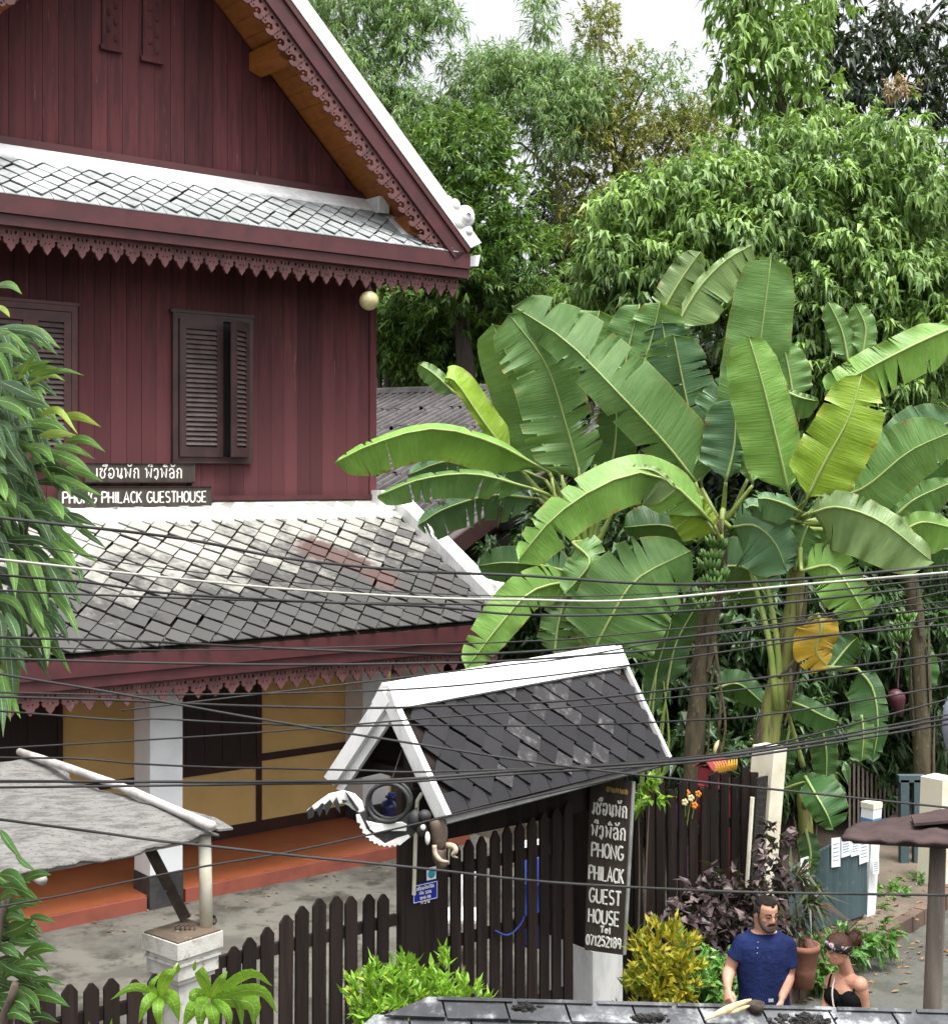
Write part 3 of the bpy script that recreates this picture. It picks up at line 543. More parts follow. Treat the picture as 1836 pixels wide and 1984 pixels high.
# lower roof over the veranda
LT, LBt = W(0,1.68,4.40), W(0,-.75,2.97); ldn = LBt-LT
b = MB(); b.prism([W(-7.4,1.68,4.33), W(-7.4,-.73,2.90), W(-7.4,-.70,2.86), W(-7.4,1.68,4.22)], E*8.5); lo = b.build('veranda_roof', M['rotwood'], H)
b = MB(); b.prism([W(-7.4,1.674,4.435), W(-7.4,1.50,4.345), W(-7.4,1.28,4.245), W(-7.4,1.28,4.18), W(-7.4,1.674,4.36)], E*8.3); b.hbox(.74, .96, 1.40, 1.70, 4.30, 4.56); b.build('flashing', M['white'], H)
du = ldn.normalized(); lno = E.cross(du); lno = lno if lno.z > 0 else -lno
c0 = W(1.02,1.62,4.39)+lno*.01
b = MB(); Lc = (W(0,1.62,0)-W(0,-.80,0)).length/abs(du.dot(B))
b.box(c0+E*.11+du*(Lc/2)+lno*.05, E*.125, du*(Lc/2), lno*.085); b.box(c0+E*.06+du*(Lc/2)+lno*.14, E*.05, du*(Lc/2), lno*.02); b.build('roof_edge_capping', M['white'], H)
b = MB(); q = c0+E*.14+du*(Lc-.30)+lno*.20
for dd, nn, r in ((.06,0,.13), (-.13,.01,.08), (-.25,-.02,.055), (.18,-.08,.07)):
    b.lathe([(0,-.07), (r*.8,-.07), (r,-.04), (r,.04), (r*.8,.07), (0,.07)], q+du*dd+lno*nn, 16, ax=E)
b.lathe([(.03,0),(.075,.012),(.09,.03),(.06,.045)], q+du*.06-E*.115, 14, ax=E); b.build('scroll_ornament', M['white'], H, True)
# slates: the 300 that show largest singly, the rest joined
TD = .272; TV = (.305, .335)
mupper = tilemat('pent_slate', (.48,.50,.51), (.20,.215,.215), (0,0,1), 8.9, 6.6, dirt=.4, rough=.75)
mlower = tilemat('veranda_slate', (.31,.305,.275), (.055,.054,.052), (-.10,0,1), 4.55, 3.05, red=(.085,.052,.047), patch=[(tuple(W(-.75,.66,3.82)),.36), (tuple(W(-.42,.40,3.68)),.34), (tuple(W(-.18,.06,3.48)),.28)], rough=.8)
ume = diamond('pent_tile', TD*.95, TD*.95, .014, mupper, .026); lme = diamond('veranda_tile', TV[0]*.955, TV[1]*.955, .016, mlower, .034)
allt = [('p', t) for t in diamonds(PT, E, pdn, -6.8, 1.62, pdn.length, TD, TD, clip=lambda x, y: x < .75+y*.95)] + [('l', t) for t in diamonds(LT, E, ldn, -7.3, 1.12, ldn.length+.06, *TV)]
def score(k, t):
    p = t[2].translation; u = CU+FP*p.x/p.y
    if u < 40 or u > 1000: return 99
    if k == 'l' and u < 175: return 60
    return p.y*(1.25 if k == 'p' else 1)
order = sorted(range(len(allt)), key=lambda i: score(*allt[i])); single = set(order[:298])
rest = {'p': MB(), 'l': MB()}
for i, (k, (x, y, mm)) in enumerate(allt):
    if i in single: inst('tile', ume if k == 'p' else lme, po if k == 'p' else lo, mm)
    else:
        me = ume if k == 'p' else lme; rest[k].add([mm @ v.co for v in me.vertices], [tuple(pp.vertices) for pp in me.polygons])
tag(rest['p'].build('roof_slates', mupper, H), kind='stuff'); tag(rest['l'].build('roof_slates', mlower, H), kind='stuff')
# straight eave course under the lowest slates
for ea_, dn_, e0_, e1_, m_, top_ in ((PB,pdn,-6.8,1.60,mupper,po), (LBt,ldn,-7.3,1.10,mlower,lo)):
    d_ = dn_.normalized(); b = MB(); x = e0_
    while x < e1_:
        x2 = min(x+TD, e1_); b = MB(); o_ = ea_+E*x-d_*.17+Z*.006; b.prism([o_, o_+E*(x2-x-.008), o_+E*(x2-x-.008)+d_*.175, o_+d_*.175], Z*.012); b.build('eave_slate', m_, top_); x = x2
# fascias, soffits and fretwork valances
b = MB(); b.hbox(-7.1, 1.80, .80, .86, 7.60, 7.80); b.hbox(-7.1, 1.80, .82, .87, 7.46, 7.597); b.hbox(-7.1, 1.79, .785, .798, 7.585, 7.625); b.build('fascia', M['maroon_trim'], H)
b = MB(); b.hbox(-6.9, 1.66, .875, 1.67, 7.50, 7.53); b.build('pent_soffit', M['dark_trim'], H)
va = MB(); va.hbox(-6.9, 1.68, .90, .94, 7.44, 7.495); vo = va.build('valance', M['lace'], H)
for k in range(42):
    inst('pendant', pend_me, vo, Matrix.Translation(W(-6.75+k*.203,.92,7.46)) @ FACE)
b = MB(); b.hbox(-7.4, 1.16, -.76, -.71, 2.73, 2.915); b.hbox(-7.4, 1.15, -.735, -.69, 2.61, 2.727); b.build('fascia', M['maroon_trim'], H)
va = MB(); va.hbox(-7.3, 1.10, -.685, -.645, 2.585, 2.64); vo2 = va.build('valance', M['lace'], H)
for k in range(41):
    inst('pendant', pend_me, vo2, Matrix.Translation(W(-7.15+k*.203,-.665,2.61)) @ FACE @ Matrix.Diagonal((1,1,.88,1)))
b = MB(); b.hbox(-7.3, 1.10, -.60, 1.67, 2.83, 2.86); b.build('veranda_ceiling', M['brown'], H)
b = MB(); b.prism([W(1.84,.90,7.78), W(2.06,.90,7.82), W(2.02,.90,7.66), W(1.84,.90,7.64)], B*.5); b.build('gutter_end', M['whitepost'], H)
# louvred shutters
def shutter(o, ang, sw, sh, m, ms, nsl):
    M0 = Matrix.Translation(o) @ FACE @ Matrix.Rotation(ang, 4, 'Z')
    def bx(b, x0, x1, y0, y1, z0, z1): b.box(M0 @ Vector(((x0+x1)/2,(y0+y1)/2,(z0+z1)/2)), M0.to_3x3() @ Vector(((x1-x0)/2,0,0)), M0.to_3x3() @ Vector((0,(y1-y0)/2,0)), Vector((0,0,(z1-z0)/2)))
    b = MB(); st = .088; sgn = 1 if sw > 0 else -1; a = abs(sw)
    for x0, x1 in ((0,st), (a-st,a)): bx(b, *(sorted((x0*sgn,x1*sgn))), -.022, .022, 0, sh)
    bx(b, *(sorted((st*sgn,(a-st)*sgn))), -.021, .021, 0, .12); bx(b, *(sorted((st*sgn,(a-st)*sgn))), -.021, .021, sh-.12, sh)
    bx(b, *(sorted((st*sgn,(a-st)*sgn))), .012, .020, .12, sh-.12, )
    so_ = b.build('shutter', m, H)
    sb = MB(); sb.box((0,0,0), Vector(((a-2*st)/2,0,0)), Vector((0,.004,0)), Vector((0,0,.027))); sme = sb.mesh('slat', ms)
    for k in range(nsl):
        z = .15+(sh-.27)*(k+.3)/nsl
        inst('slat', sme, so_, M0 @ Matrix.Translation((a/2*sgn, -.008, z)) @ Matrix.Rotation(math.radians(-32), 4, 'X'))
def window(s0, s1, z0, z1, m):
    b = MB(); b.hbox(s0, s1, 1.640, 1.664, z0, z1); wo_ = b.build('window', M['void'], H)
    b = MB()
    b.hbox(s0-.07, s0-.001, 1.60, 1.664, z0-.05, z1+.07); b.hbox(s1+.001, s1+.07, 1.60, 1.664, z0-.05, z1+.07); b.hbox(s0-.001, s1+.001, 1.60, 1.664, z1, z1+.07); b.hbox(s0-.001, s1+.001, 1.60, 1.664, z0-.05, z0)
    b.hbox(s0-.10, s1+.09, 1.59, 1.66, z1+.072, z1+.108); b.hbox(s0-.075, s1+.075, 1.60, 1.66, z0-.08, z0-.053); b.build('frame', m, wo_)
window(-2.17, -1.19, 4.99, 6.70, M['dark_trim'])
shutter(W(-2.16,1.600,4.99), 0, .60, 1.71, M['dark_trim'], M['slat'], 24)
shutter(W(-1.20,1.590,4.99), math.radians(33), -.42, 1.71, M['dark_trim'], M['slat'], 24)
window(-4.53, -3.54, 4.95, 6.67, M['shut'])
shutter(W(-4.52,1.610,4.96), 0, .485, 1.70, M['shut'], M['slat'], 24); shutter(W(-3.55,1.610,4.96), 0, -.485, 1.70, M['shut'], M['slat'], 24)
# ground floor: yellow wall, timbers, dark openings
b = MB(); b.hbox(-8, 1.1, 1.69, 1.85, .0, 4.2); gf = b.build('ground_floor_wall', M['yellow'], H)
def timber(s0, s1, z0, z1, t=1.662): b = MB(); b.hbox(s0, s1, t, 1.688, z0, z1); b.build('timber', M['brown'], gf)
timber(-8, 1.08, .15, .30); timber(-1.03, -.955, .302, 2.9); timber(-8, -1.032, 1.00, 1.09, 1.664); timber(-.953, .415, 1.07, 1.16, 1.664); timber(.417, .47, .302, 2.9)
timber(-3.68, -3.62, 1.092, 2.9); timber(-2.09, -2.05, 1.092, 2.9)
for s0, s1, z0 in ((-5.2,-3.682,1.092), (-2.048,-1.032,1.092)):
    b = MB(); b.hbox(s0, s1, 1.672, 1.686, z0, 2.9); do = b.build('dark_window', M['door'], H)
    n = 4
    for k in range(n):
        a = s0+(s1-s0)*k/n; b = MB(); b.hbox(a+.02, a+(s1-s0)/n-.02, 1.664, 1.671, z0+.05, 2.85); b.build('panel', M['door'], do)
def column(s1, w=.39, t0=0):
    b = MB(); b.hbox(s1-w, s1, t0, t0+w, .362, 2.825); co = b.build('column', M['whitepost'], H)
    b = MB(); b.hbox(s1-w-.006, s1+.006, t0-.006, t0+w+.006, -.02, .36); b.build('plinth', M['blackpaint'], co)
column(-2.93); column(.76, .42, 1.26)
# globe lamp hanging under the pent roof
g = thing('globe_lamp', 'round cream glass globe lamp hanging under the eave at the house corner', 'lamp', W(.26,1.0,7.05))
b = MB(); b.sphere(W(.26,1.0,7.05), .128, n=20, m=14); b.build('globe', M['globe'], g, True)
b = MB(); b.lathe([(.05,0),(.055,.04),(.03,.07),(.02,.30),(.05,.31),(.05,.33)], W(.26,1.0,7.16), 12); b.build('holder', M['dark_trim'], g)

# ================================================================== NEIGHBOUR'S GREY ROOF behind the house
NG = at(860,757,30); nr = Vector((.88,-.475,0)); nr.normalize(); nf = Vector((nr.y,-nr.x,-.32)); NFL = 9.4
nb = thing('neighbour_house', 'low house behind with long grey rolled tile roof and dark open side', 'house', (NG.x+nf.x*4, NG.y+nf.y*4, 0))
QR = 4.9
b = MB(); pr = [(-.09,-.02), (-.052,.0), (-.026,.075), (.026,.075), (.052,.0), (.09,-.02)]; LT_ = 1.52
pts = []; fl = []
for y in (0, LT_):
    for x, z in pr: pts.append((x, y, z+(.016 if y else 0)))
for y in (0, LT_):
    for x, z in pr: pts.append((x, y, z-.018+(.02 if y else 0)))
n6 = len(pr)
for i in range(n6-1): fl.append((i, n6+i, n6+i+1, i+1)); fl.append((2*n6+i, 2*n6+i+1, 3*n6+i+1, 3*n6+i)); fl.append((n6+i, 3*n6+i, 3*n6+i+1, n6+i+1))
fl = [f[::-1] for f in fl]; b.add(pts, fl); roll = b.mesh('roll_tile', M['greyroof'])
b = MB(); b.prism([NG-nr*5-Z*.04, NG+nr*QR-Z*.04, NG+nr*QR+nf*NFL-Z*.04, NG-nr*5+nf*NFL-Z*.04], Z*-.1); rd = b.build('roof', M['greyroof'], nb)
cnt = 0; stuffb = MB()
for i in range(58):
    q = -4.4+i*.185
    if q > QR-.1: break
    for k in range(7):
        o = NG+nr*q+nf.normalized()*(k*1.48+R.uniform(-.12,.12))
        mm = roofM(o, nr, nf) @ Matrix.Rotation(R.uniform(-.012,.012), 4, 'Z')
        u = CU+FP*o.x/o.y
        if 640 < u < 1030 and cnt < 298 : inst('tile', roll, rd, mm); cnt += 1
        else: stuffb.add([mm @ v.co for v in roll.vertices], [tuple(p.vertices) for p in roll.polygons])
tag(stuffb.build('roof_tiles', M['greyroof'], nb), kind='stuff')
b = MB(); b.tube([NG-nr*5+Z*.04, NG+nr*QR+Z*.04], .13, 8); b.build('ridge_cap', M['greyroof'], nb)
e0 = NG+nr*(QR+.02)
b = MB(); b.prism([e0-Z*.02, e0+nf*NFL-Z*.02, e0+nf*NFL-Z*.30, e0-Z*.30], nr*.05); b.build('rake_board', M['dark_trim'], nb)
b = MB(); g0 = NG+nr*(QR-.5); b.prism([(g0+nf*1).to_tuple()[:2]+(0,), (g0+nf*7.5).to_tuple()[:2]+(0,), (g0+nf*7.5)-Z*.3, (g0+nf*1)-Z*.3], nr*-.15); b.build('wall', M['door'], nb)
# ================================================================== hand-painted lettering (strokes, x right, y up, cap height 1)
def arc(cx, cy, rx, ry, a0, a1, n=9): return [(cx+rx*math.cos(math.radians(a0+(a1-a0)*i/(n-1))), cy+ry*math.sin(math.radians(a0+(a1-a0)*i/(n-1)))) for i in range(n)]
ST = {
 'P': (.58, [[(0,0),(0,1)], [(0,1)]+arc(.3,.75,.25,.25,90,-90)+[(0,.5)]]), 'H': (.62, [[(0,0),(0,1)],[(.55,0),(.55,1)],[(0,.5),(.55,.5)]]),
 'O': (.66, [arc(.31,.5,.3,.5,90,450,15)]), 'N': (.64, [[(0,0),(0,1),(.55,0),(.55,1)]]), 'G': (.64, [arc(.32,.5,.31,.5,50,330,12)+[(.6,.42),(.36,.42)]]),
 'I': (.22, [[(.08,0),(.08,1)]]), 'L': (.52, [[(0,1),(0,0),(.45,0)]]), 'A': (.64, [[(0,0),(.29,1),(.58,0)],[(.1,.33),(.48,.33)]]),
 'C': (.58, [arc(.31,.5,.3,.5,50,310,12)]), 'K': (.58, [[(0,0),(0,1)],[(.5,1),(0,.42)],[(.16,.58),(.52,0)]]), 'U': (.62, [[(0,1)]+arc(.275,.28,.275,.28,180,360)+[(.55,1)]]),
 'E': (.52, [[(.45,1),(0,1),(0,0),(.45,0)],[(0,.5),(.38,.5)]]), 'S': (.56, [arc(.26,.75,.24,.25,40,270,8)+arc(.26,.25,.24,.25,90,-140,8)]), 'T': (.58, [[(0,1),(.54,1)],[(.27,1),(.27,0)]]),
 'e': (.5, [[(.02,.36),(.42,.36)]+arc(.22,.34,.21,.32,8,310,10)]), 'l': (.2, [[(.08,1),(.08,.08),(.16,0)]]),
 '0': (.5, [arc(.22,.5,.21,.5,90,450,13)]), '7': (.48, [[(0,1),(.42,1),(.14,0)]]), '1': (.28, [[(.02,.8),(.14,1),(.14,0)]]), '2': (.5, [arc(.22,.74,.21,.26,160,-30,8)+[(.0,0),(.44,0)]]),
 '5': (.5, [[(.4,1),(.06,1),(.03,.56)]+arc(.2,.32,.22,.31,100,-150,9)]), '8': (.5, [arc(.22,.75,.18,.24,90,450,11), arc(.22,.26,.21,.26,90,450,11)]), '9': (.5, [arc(.22,.7,.2,.29,0,360,11)+[(.42,.5),(.34,0)]]), ' ': (.34, []),
 # Lao letters
 'ເ': (.36, [[(.2,1),(.2,.18),(.1,0),(0,.1),(.06,.26),(.19,.2)]]),
 'ຮ': (.72, [[(.02,.82),(.12,1),(.26,.92),(.2,.74),(.08,.62),(.04,.25),(.22,0),(.44,.1),(.52,.42),(.42,.70),(.56,.92),(.68,1.05)]]),
 'ອ': (.66, [[(.04,.74),(.16,.97),(.42,.98),(.56,.7),(.55,.26),(.36,0),(.12,.06),(.02,.32),(.12,.5),(.26,.42),(.24,.24)]]),
 'ນ': (.70, [[(.0,.86),(.1,1),(.18,.86),(.18,.12),(.3,.08),(.54,.5),(.56,1)], arc(.5,.14,.12,.14,0,360,9)]),
 'ພ': (.78, [[(.0,.86),(.08,1),(.16,.86),(.15,.06),(.36,.62),(.57,.06),(.66,1)]]),
 'ກ': (.66, [[(.12,0),(.12,.42),(.24,.56),(.06,.70),(.18,.95),(.40,.98),(.54,.78),(.54,0)]]),
 'ງ': (.56, [[(.02,.72),(.12,.96),(.34,.96),(.42,.72),(.40,.2),(.26,-.12),(.10,.06),(.2,.2)]]),
 'ລ': (.64, [[(.02,.74),(.16,.98),(.40,.96),(.52,.72),(.52,0)], [(.52,.4),(.34,.58),(.1,.42),(.1,.12),(.28,0),(.5,.16)]]),
 'ື': (0, [[(-.56,1.2),(-.36,1.42),(-.10,1.2),(-.56,1.2)],[(-.28,1.28),(-.26,1.5)],[(-.12,1.24),(-.1,1.5)]]), 'ິ': (0, [[(-.6,1.2),(-.38,1.44),(-.14,1.2),(-.6,1.2)]]),
 'ັ': (0, [[(-.56,1.42),(-.46,1.22),(-.24,1.22),(-.10,1.46)]]), 'ົ': (0, [[(-.56,1.2),(-.46,1.42),(-.24,1.42),(-.16,1.2),(-.34,1.2)]]),
}
def write(text, o, xd, yd, nd, h, r, parent, m, width=None, jitter=.0, name='letter'):
    """each letter is a mesh of its own, brushed on: flat ribs that follow the strokes"""
    xd = Vector(xd).normalized(); yd = Vector(yd).normalized(); nd = Vector(nd).normalized(); tot = sum(ST[c][0]+(.12 if ST[c][0] else 0) for c in text)
    k = (width/(tot*h)) if width else 1; x = 0
    for c in text:
        wdt, strokes = ST[c]
        if strokes:
            b = MB(); j = R.uniform(-jitter, jitter)*h
            for sk in strokes: b.tube([o+xd*((x+px)*h*k)+yd*(py*h+j) for px, py in sk], r, 6, squash=(nd, .30))
            b.build(name, m, parent)
        x += wdt+(.12 if wdt else 0)

# name boards on the upper wall
sg_ = thing('name_sign', 'two dark boards with white guesthouse name in two scripts, on maroon wall above lower roof', 'sign', W(-2.8,1.55,4.4))
T0 = 1.555
for (u0, u1, v0, v1, nm) in ((165,378,893,931,'upper_board'), (112,410,937,978,'lower_board')):
    sA, zA = onp(u1, v0, T0, HO); sB, zB = onp(u0, v1, T0, HO); _, zC = onp(u1, v1, T0, HO)
    b = MB(); b.hbox(sB, sA, T0, T0+.03, zC, zA); bo_ = b.build(nm, M['signwood'], sg_)
    b = MB(); [b.hbox(sB+.005, sA-.005, T0-.012, T0-.001, z, z+.012) for z in (zC+.003, zA-.015)]; b.build('edging', M['picket'], bo_)
    if nm == 'upper_board': write('ເຮືອນພັກ ພົງພິລັກ', W(sB+.12,T0-.003,zC+.060), E, Z, -B, .120, .0095, bo_, M['paint'], (sA-sB)-.28)
    else: write('PHONG PHILACK GUESTHOUSE', W(sB+.06,T0-.003,zC+.070), E, Z, -B, .130, .0105, bo_, M['paint'], (sA-sB)-.12)
b = MB(); [b.hbox(s, s+.06, T0+.032, T0+.06, 4.33, 4.88) for s in (-3.3,-2.65,-2.05)]; b.build('batten', M['picket'], sg_)
b = MB(); [b.hbox(s, s+.05, T0+.06, 1.66, 4.5, 4.56) for s in (-3.3,-2.65,-2.05)]; b.build('bracket', M['picket'], sg_)

# ================================================================== STREET FENCE
def picket(s, z1, wd, z0=.08, t=0.0, point=.055, m=None, lean=0, name='picket', parent=None, rag=False):
    x0, x1 = s-wd/2, s+wd/2; b = MB()
    if rag: pts = [F(x0,t,z0), F(x1,t,z0), F(x1+lean,t,z1-R.uniform(0,.05)), F(s+lean,t,z1-R.uniform(0,.04)), F(x0+lean,t,z1-R.uniform(0,.06))]
    else: pts = [F(x0,t,z0), F(x1,t,z0), F(x1+lean,t,z1-point), F(s+lean+wd*.12,t,z1-.004), F(s+lean-wd*.12,t,z1-.004), F(x0+lean,t,z1-point)]
    b.prism(pts, B*.022); return b.build(name, m or M['picket'], parent)
fn = thing('picket_fence', 'dark brown pointed picket fence between white pillar and gate', 'fence', F(-3,0,0))
tipsR = [(415,1853),(451,1831),(481,1813),(516,1792),(552,1771),(585,1754),(619,1733),(651,1731),(682,1729),(713,1727),(741,1725)]
for u, v in tipsR:
    s, z = onp(u, v, 0, FO); picket(s, z+R.uniform(-.012,.012), .108*R.uniform(.93,1.04), parent=fn, lean=R.uniform(-.018,.018), t=R.uniform(-.008,.004))
for z in (.42, 1.27):
    b = MB(); b.hbox(-3.72, -2.06, .024, .062, z, z+.085, F); b.build('rail', M['picket'], fn)
fl_ = thing('picket_fence', 'low dark picket fence left of the white pillar', 'fence', F(-4.6,0,0))
tipsL = [(-40,1932),(5,1924),(50,1916),(93,1911),(137,1903),(179,1901),(221,1894),(263,1890),(301,1882)]
for u, v in tipsL:
    s, z = onp(u, v, 0, FO); picket(s, z+R.uniform(-.012,.012), .108*R.uniform(.93,1.04), parent=fl_, lean=R.uniform(-.018,.018), t=R.uniform(-.008,.004))
for z in (.38, 1.12):
    b = MB(); b.hbox(-5.6, -4.06, .024, .062, z, z+.085, F); b.build('rail', M['picket'], fl_)

# white pillar with moulded cap
PC = Vector((-2.0, 9.57, 0)); PA = math.radians(50)
def pbox(b, hw, z0, z1, o=PC, a=PA, mi=0): b.box(o+Z*((z0+z1)/2), Vector((math.cos(a),math.sin(a),0))*hw, Vector((-math.sin(a),math.cos(a),0))*hw, Z*((z1-z0)/2), mi)
pl = thing('gate_pillar', 'stained white pillar with square moulded cap in the picket fence', 'pillar', PC)
b = MB(); pbox(b, .135, 0, 1.30); b.build('shaft', M['pillarwhite'], pl)
b = MB(); pbox(b, .155, 1.302, 1.335); pbox(b, .172, 1.337, 1.43); pbox(b, .185, 1.432, 1.45); pbox(b, .178, 1.452, 1.485); pbox(b, .195, 1.487, 1.595); b.build('cap', M['pillarwhite'], pl)
b = MB(); pbox(b, .183, 1.596, 1.606)
b.build('cap_top', M['capdirt'], pl)
for k in range(4):
    b = MB(); a = at(340+k*9, 1798-3*(k % 2)+k, 9.57); b.tube([Vector((a.x,a.y,1.60)), Vector((a.x,a.y,1.63)), Vector((a.x+.03,a.y+.01,1.64)), Vector((a.x+.04,a.y-.01,1.615))], .006, 5); b.build('iron_rod', M['rotwood'], pl)

# awning of weathered sheet on poles
aw = thing('awning', 'ragged grey sheet awning on poles above the left fence', 'awning', Vector((-3.6,10.2,0)))
A0 = Vector((-1.82,9.57,2.28)); NU, NV = 34, 44; V_ = []; uvn = lambda i, j: i*(NV+1)+j
b = MB(); pts = []
for lay in (0, 1):
    for i in range(NU+1):
        for j in range(NV+1):
            a, c = i/NU*1.95, j/NV*3.3
            rag = .05*noise.noise(Vector((j*.35, 3.1, 0)))*(i == 0)+.07*noise.noise(Vector((i*.5, 7.7, 0)))*(j == 0)
            p = A0-E*(a-.06)+B*(c-.02+ (rag if j == 0 else 0))+E*(rag*1.5 if i == 0 else 0)
            p.z += .035*noise.noise(Vector((a*1.8, c*1.8, .5)))+.012*noise.noise(Vector((a*9, c*5, 1.5)))+.02*math.sin(c*2.1)-.035*a*(1-j/NV)-.02*lay*1.0
            if i == 0: p.z -= .02
            pts.append(p)
o2 = (NU+1)*(NV+1); fl = []
for i in range(NU):
    for j in range(NV): fl.append((uvn(i,j), uvn(i,j+1), uvn(i+1,j+1), uvn(i+1,j))); fl.append((o2+uvn(i,j), o2+uvn(i+1,j), o2+uvn(i+1,j+1), o2+uvn(i,j+1)))
for i in range(NU): fl.append((uvn(i,0), uvn(i+1,0), o2+uvn(i+1,0), o2+uvn(i,0))); fl.append((uvn(i,NV), o2+uvn(i,NV), o2+uvn(i+1,NV), uvn(i+1,NV)))
for j in range(NV): fl.append((uvn(0,j), o2+uvn(0,j), o2+uvn(0,j+1), uvn(0,j+1)))
b.add(pts, fl); b.build('sheet', M['mat_sheet'], aw, True)
b = MB(); fl_pts = [A0+E*.06+B*(-.02), A0+E*.20+B*.02-Z*.02, A0+E*.17+B*.22+Z*.02, A0+E*.10+B*.5+Z*.03, A0+E*.07+B*1.0+Z*.02, A0+E*.03+B*.98]; b.prism(fl_pts, Z*.014); b.build('torn_flap', M['mat_sheet'], aw)
def pole(pts, r, m, nm='pole'): b = MB(); b.tube(spline(pts, 9), [r*R.uniform(.9,1.08) for _ in range(9)], 8); return b.build(nm, m, aw, True)
pole([A0+E*.0-B*.05+Z*.05, A0+B*1.6+Z*.07, A0+B*3.35-E*.05+Z*.05], .034, M['pole'])
pole([A0-E*1.2-B*.07-Z*.10, A0-E*1.25+B*1.5-Z*.05, A0-E*1.3+B*3.3-Z*.05], .034, M['pole'])
pole([A0-E*1.95+B*3.1-Z*.06, A0+E*.05+B*3.1-Z*.06], .03, M['pole'])
pole([A0-E*1.9+B*.15-Z*.11, A0+E*.05+B*.12-Z*.06], .026, M['pole'])
pole([Vector((A0-E*1.8+B*3.05).to_tuple()[:2]+(0,)), A0-E*1.8+B*3.05-Z*.06], .035, M['pole'], 'post'); pole([Vector((A0-E*1.85+B*.2).to_tuple()[:2]+(0,)), A0-E*1.85+B*.2-Z*.11], .035, M['pole'], 'post')
b = MB(); px_ = at(400,1786,9.66); b.tube([Vector((px_.x,px_.y,1.606)), at(396,1606,9.66)], .045, 14); b.build('pipe_post', M['pvc'], aw, True)
b = MB(); b.lathe([(.05,0),(.06,.02),(.05,.05)], at(404,1786,9.7), 10); b.build('pipe_foot', M['rotwood'], aw)
b = MB(); q0, q1 = at(360,1776,9.76), at(291,1642,9.74); d_ = q1-q0; sidev = Vector((d_.z,0,-d_.x)).normalized(); b.box((q0+q1)/2, d_/2, sidev*.038, Vector((0,.012,0))); b.build('prop_board', M['rotwood'], aw)

# ================================================================== GATE: posts, leaf, house number, canopy
gp = thing('gate_post', 'broad dark board post left of the gate with blue number plate on it', 'post', F(-1.85,0,0))
for s0, s1 in ((-2.05,-1.835), (-1.83,-1.60)):
    b = MB(); b.hbox(s0, s1, -.02, .05, .0, 2.30, F); b.build('board', M['picket'], gp)
b = MB(); b.hbox(-1.78,-1.66,.052,.20,0,2.62,F); b.build('core', M['picket'], gp)
s_, z_ = onp(803,1730,-.05,FO); b = MB(); b.tube([F(s_,-.04,z_), F(s_+.02,-.04,2.05), F(s_+.03,-.045,2.22), F(s_+.07,-.045,2.27), F(s_+.1,-.045,2.275)], .016, 8); b.build('cable_conduit', M['pvc'], gp)
npl = thing('number_plate', 'small blue enamel plate with white script on the dark gate post', 'sign', F(-1.8,-.03,1.5))
sA, zA = onp(800,1712,-.035,FO); sB, zB = onp(848,1734,-.035,FO); zt = onp(848,1700,-.035,FO)[1]; zb_ = onp(800,1748,-.035,FO)[1]
b = MB(); b.hbox(sA, sB, -.034, -.024, zb_, zt, F); b.build('plate', M['blueplate'], npl)
b = MB()
for x0, x1, z0, z1 in ((sA+.006,sB-.006,zt-.012,zt-.008),(sA+.006,sB-.006,zb_+.008,zb_+.012),(sA+.006,sA+.010,zb_+.013,zt-.013),(sB-.010,sB-.006,zb_+.013,zt-.013)): b.hbox(x0,x1,-.0365,-.0342,z0,z1,F)
b.build('border', M['paint'], npl)
for k, (tx, wf) in enumerate((('ເຮືອນພັກພິລັກ',.72), ('ພັກ ງອນ',.5), ('ນພອ ກລ',.44), ('ພງນ',.4))):
    write(tx, F(sA+(sB-sA)*(1-wf)/2,-.035,zt-.05-k*.037), E, Z, -B, .02, .0028, npl, M['paint'], (sB-sA)*wf)
sk = thing('round_sticker', 'small square cyan sticker above the blue number plate', 'sticker', F(-1.72,-.03,1.68))
sA2, zA2 = onp(827,1702,-.028,FO); sB2, zB2 = onp(845,1674,-.028,FO)
b = MB(); b.hbox(sA2, sB2, -.026, -.022, zA2, zB2, F); b.build('backing', M['paper'], sk)
b = MB(); b.lathe([(.0,0),(.036,0),(.036,.002),(0,.002)], F((sA2+sB2)/2,-.0265,(zA2+zB2)/2), 16, ax=-B); b.lathe([(0,.0025),(.014,.0025),(.014,.004),(0,.004)], F((sA2+sB2)/2,-.0265,(zA2+zB2)/2+.012), 10, ax=-B); b.build('disc', M['cyan'], sk)

gt = thing('wooden_gate', 'dark slatted wooden gate under the small slate canopy', 'gate', F(-1,0,0))
for k in range(10):
    s = -1.50+k*.1345; z1 = 1.80+.018*k+R.uniform(-.012,.012); picket(s, z1, .098, .06, 0, .07, M['picket'], R.uniform(-.008,.008), 'slat', gt)
for z in (.30, .98, 1.55):
    b = MB(); b.hbox(-1.57, -.22, .024, .06, z, z+.09, F); b.build('rail', M['picket'], gt)
b = MB(); b.tube(spline([F(-1.12,-.02,1.05), F(-1.02,-.05,1.0), F(-.9,-.03,1.02), F(-.82,-.02,1.08), F(-.78,.03,1.1)], 12), .008, 5); b.build('blue_rope', M['blueplastic'], gt)
sp_ = thing('sign_post', 'dark gate post on white plaster base right of the gate', 'post', F(.15,.2,0))
b = MB(); b.hbox(-.01, .35, .0, .62, 0, .62, F); b.prism([F(-.01,0,.621), F(.35,0,.621), F(.35,.62,.621), F(-.01,.62,.621)], Z*.015); b.build('base', M['white'], sp_)
b = MB(); b.hbox(.0, .33, .02, .58, .637, 2.62, F); b.build('shaft', M['picket'], sp_)
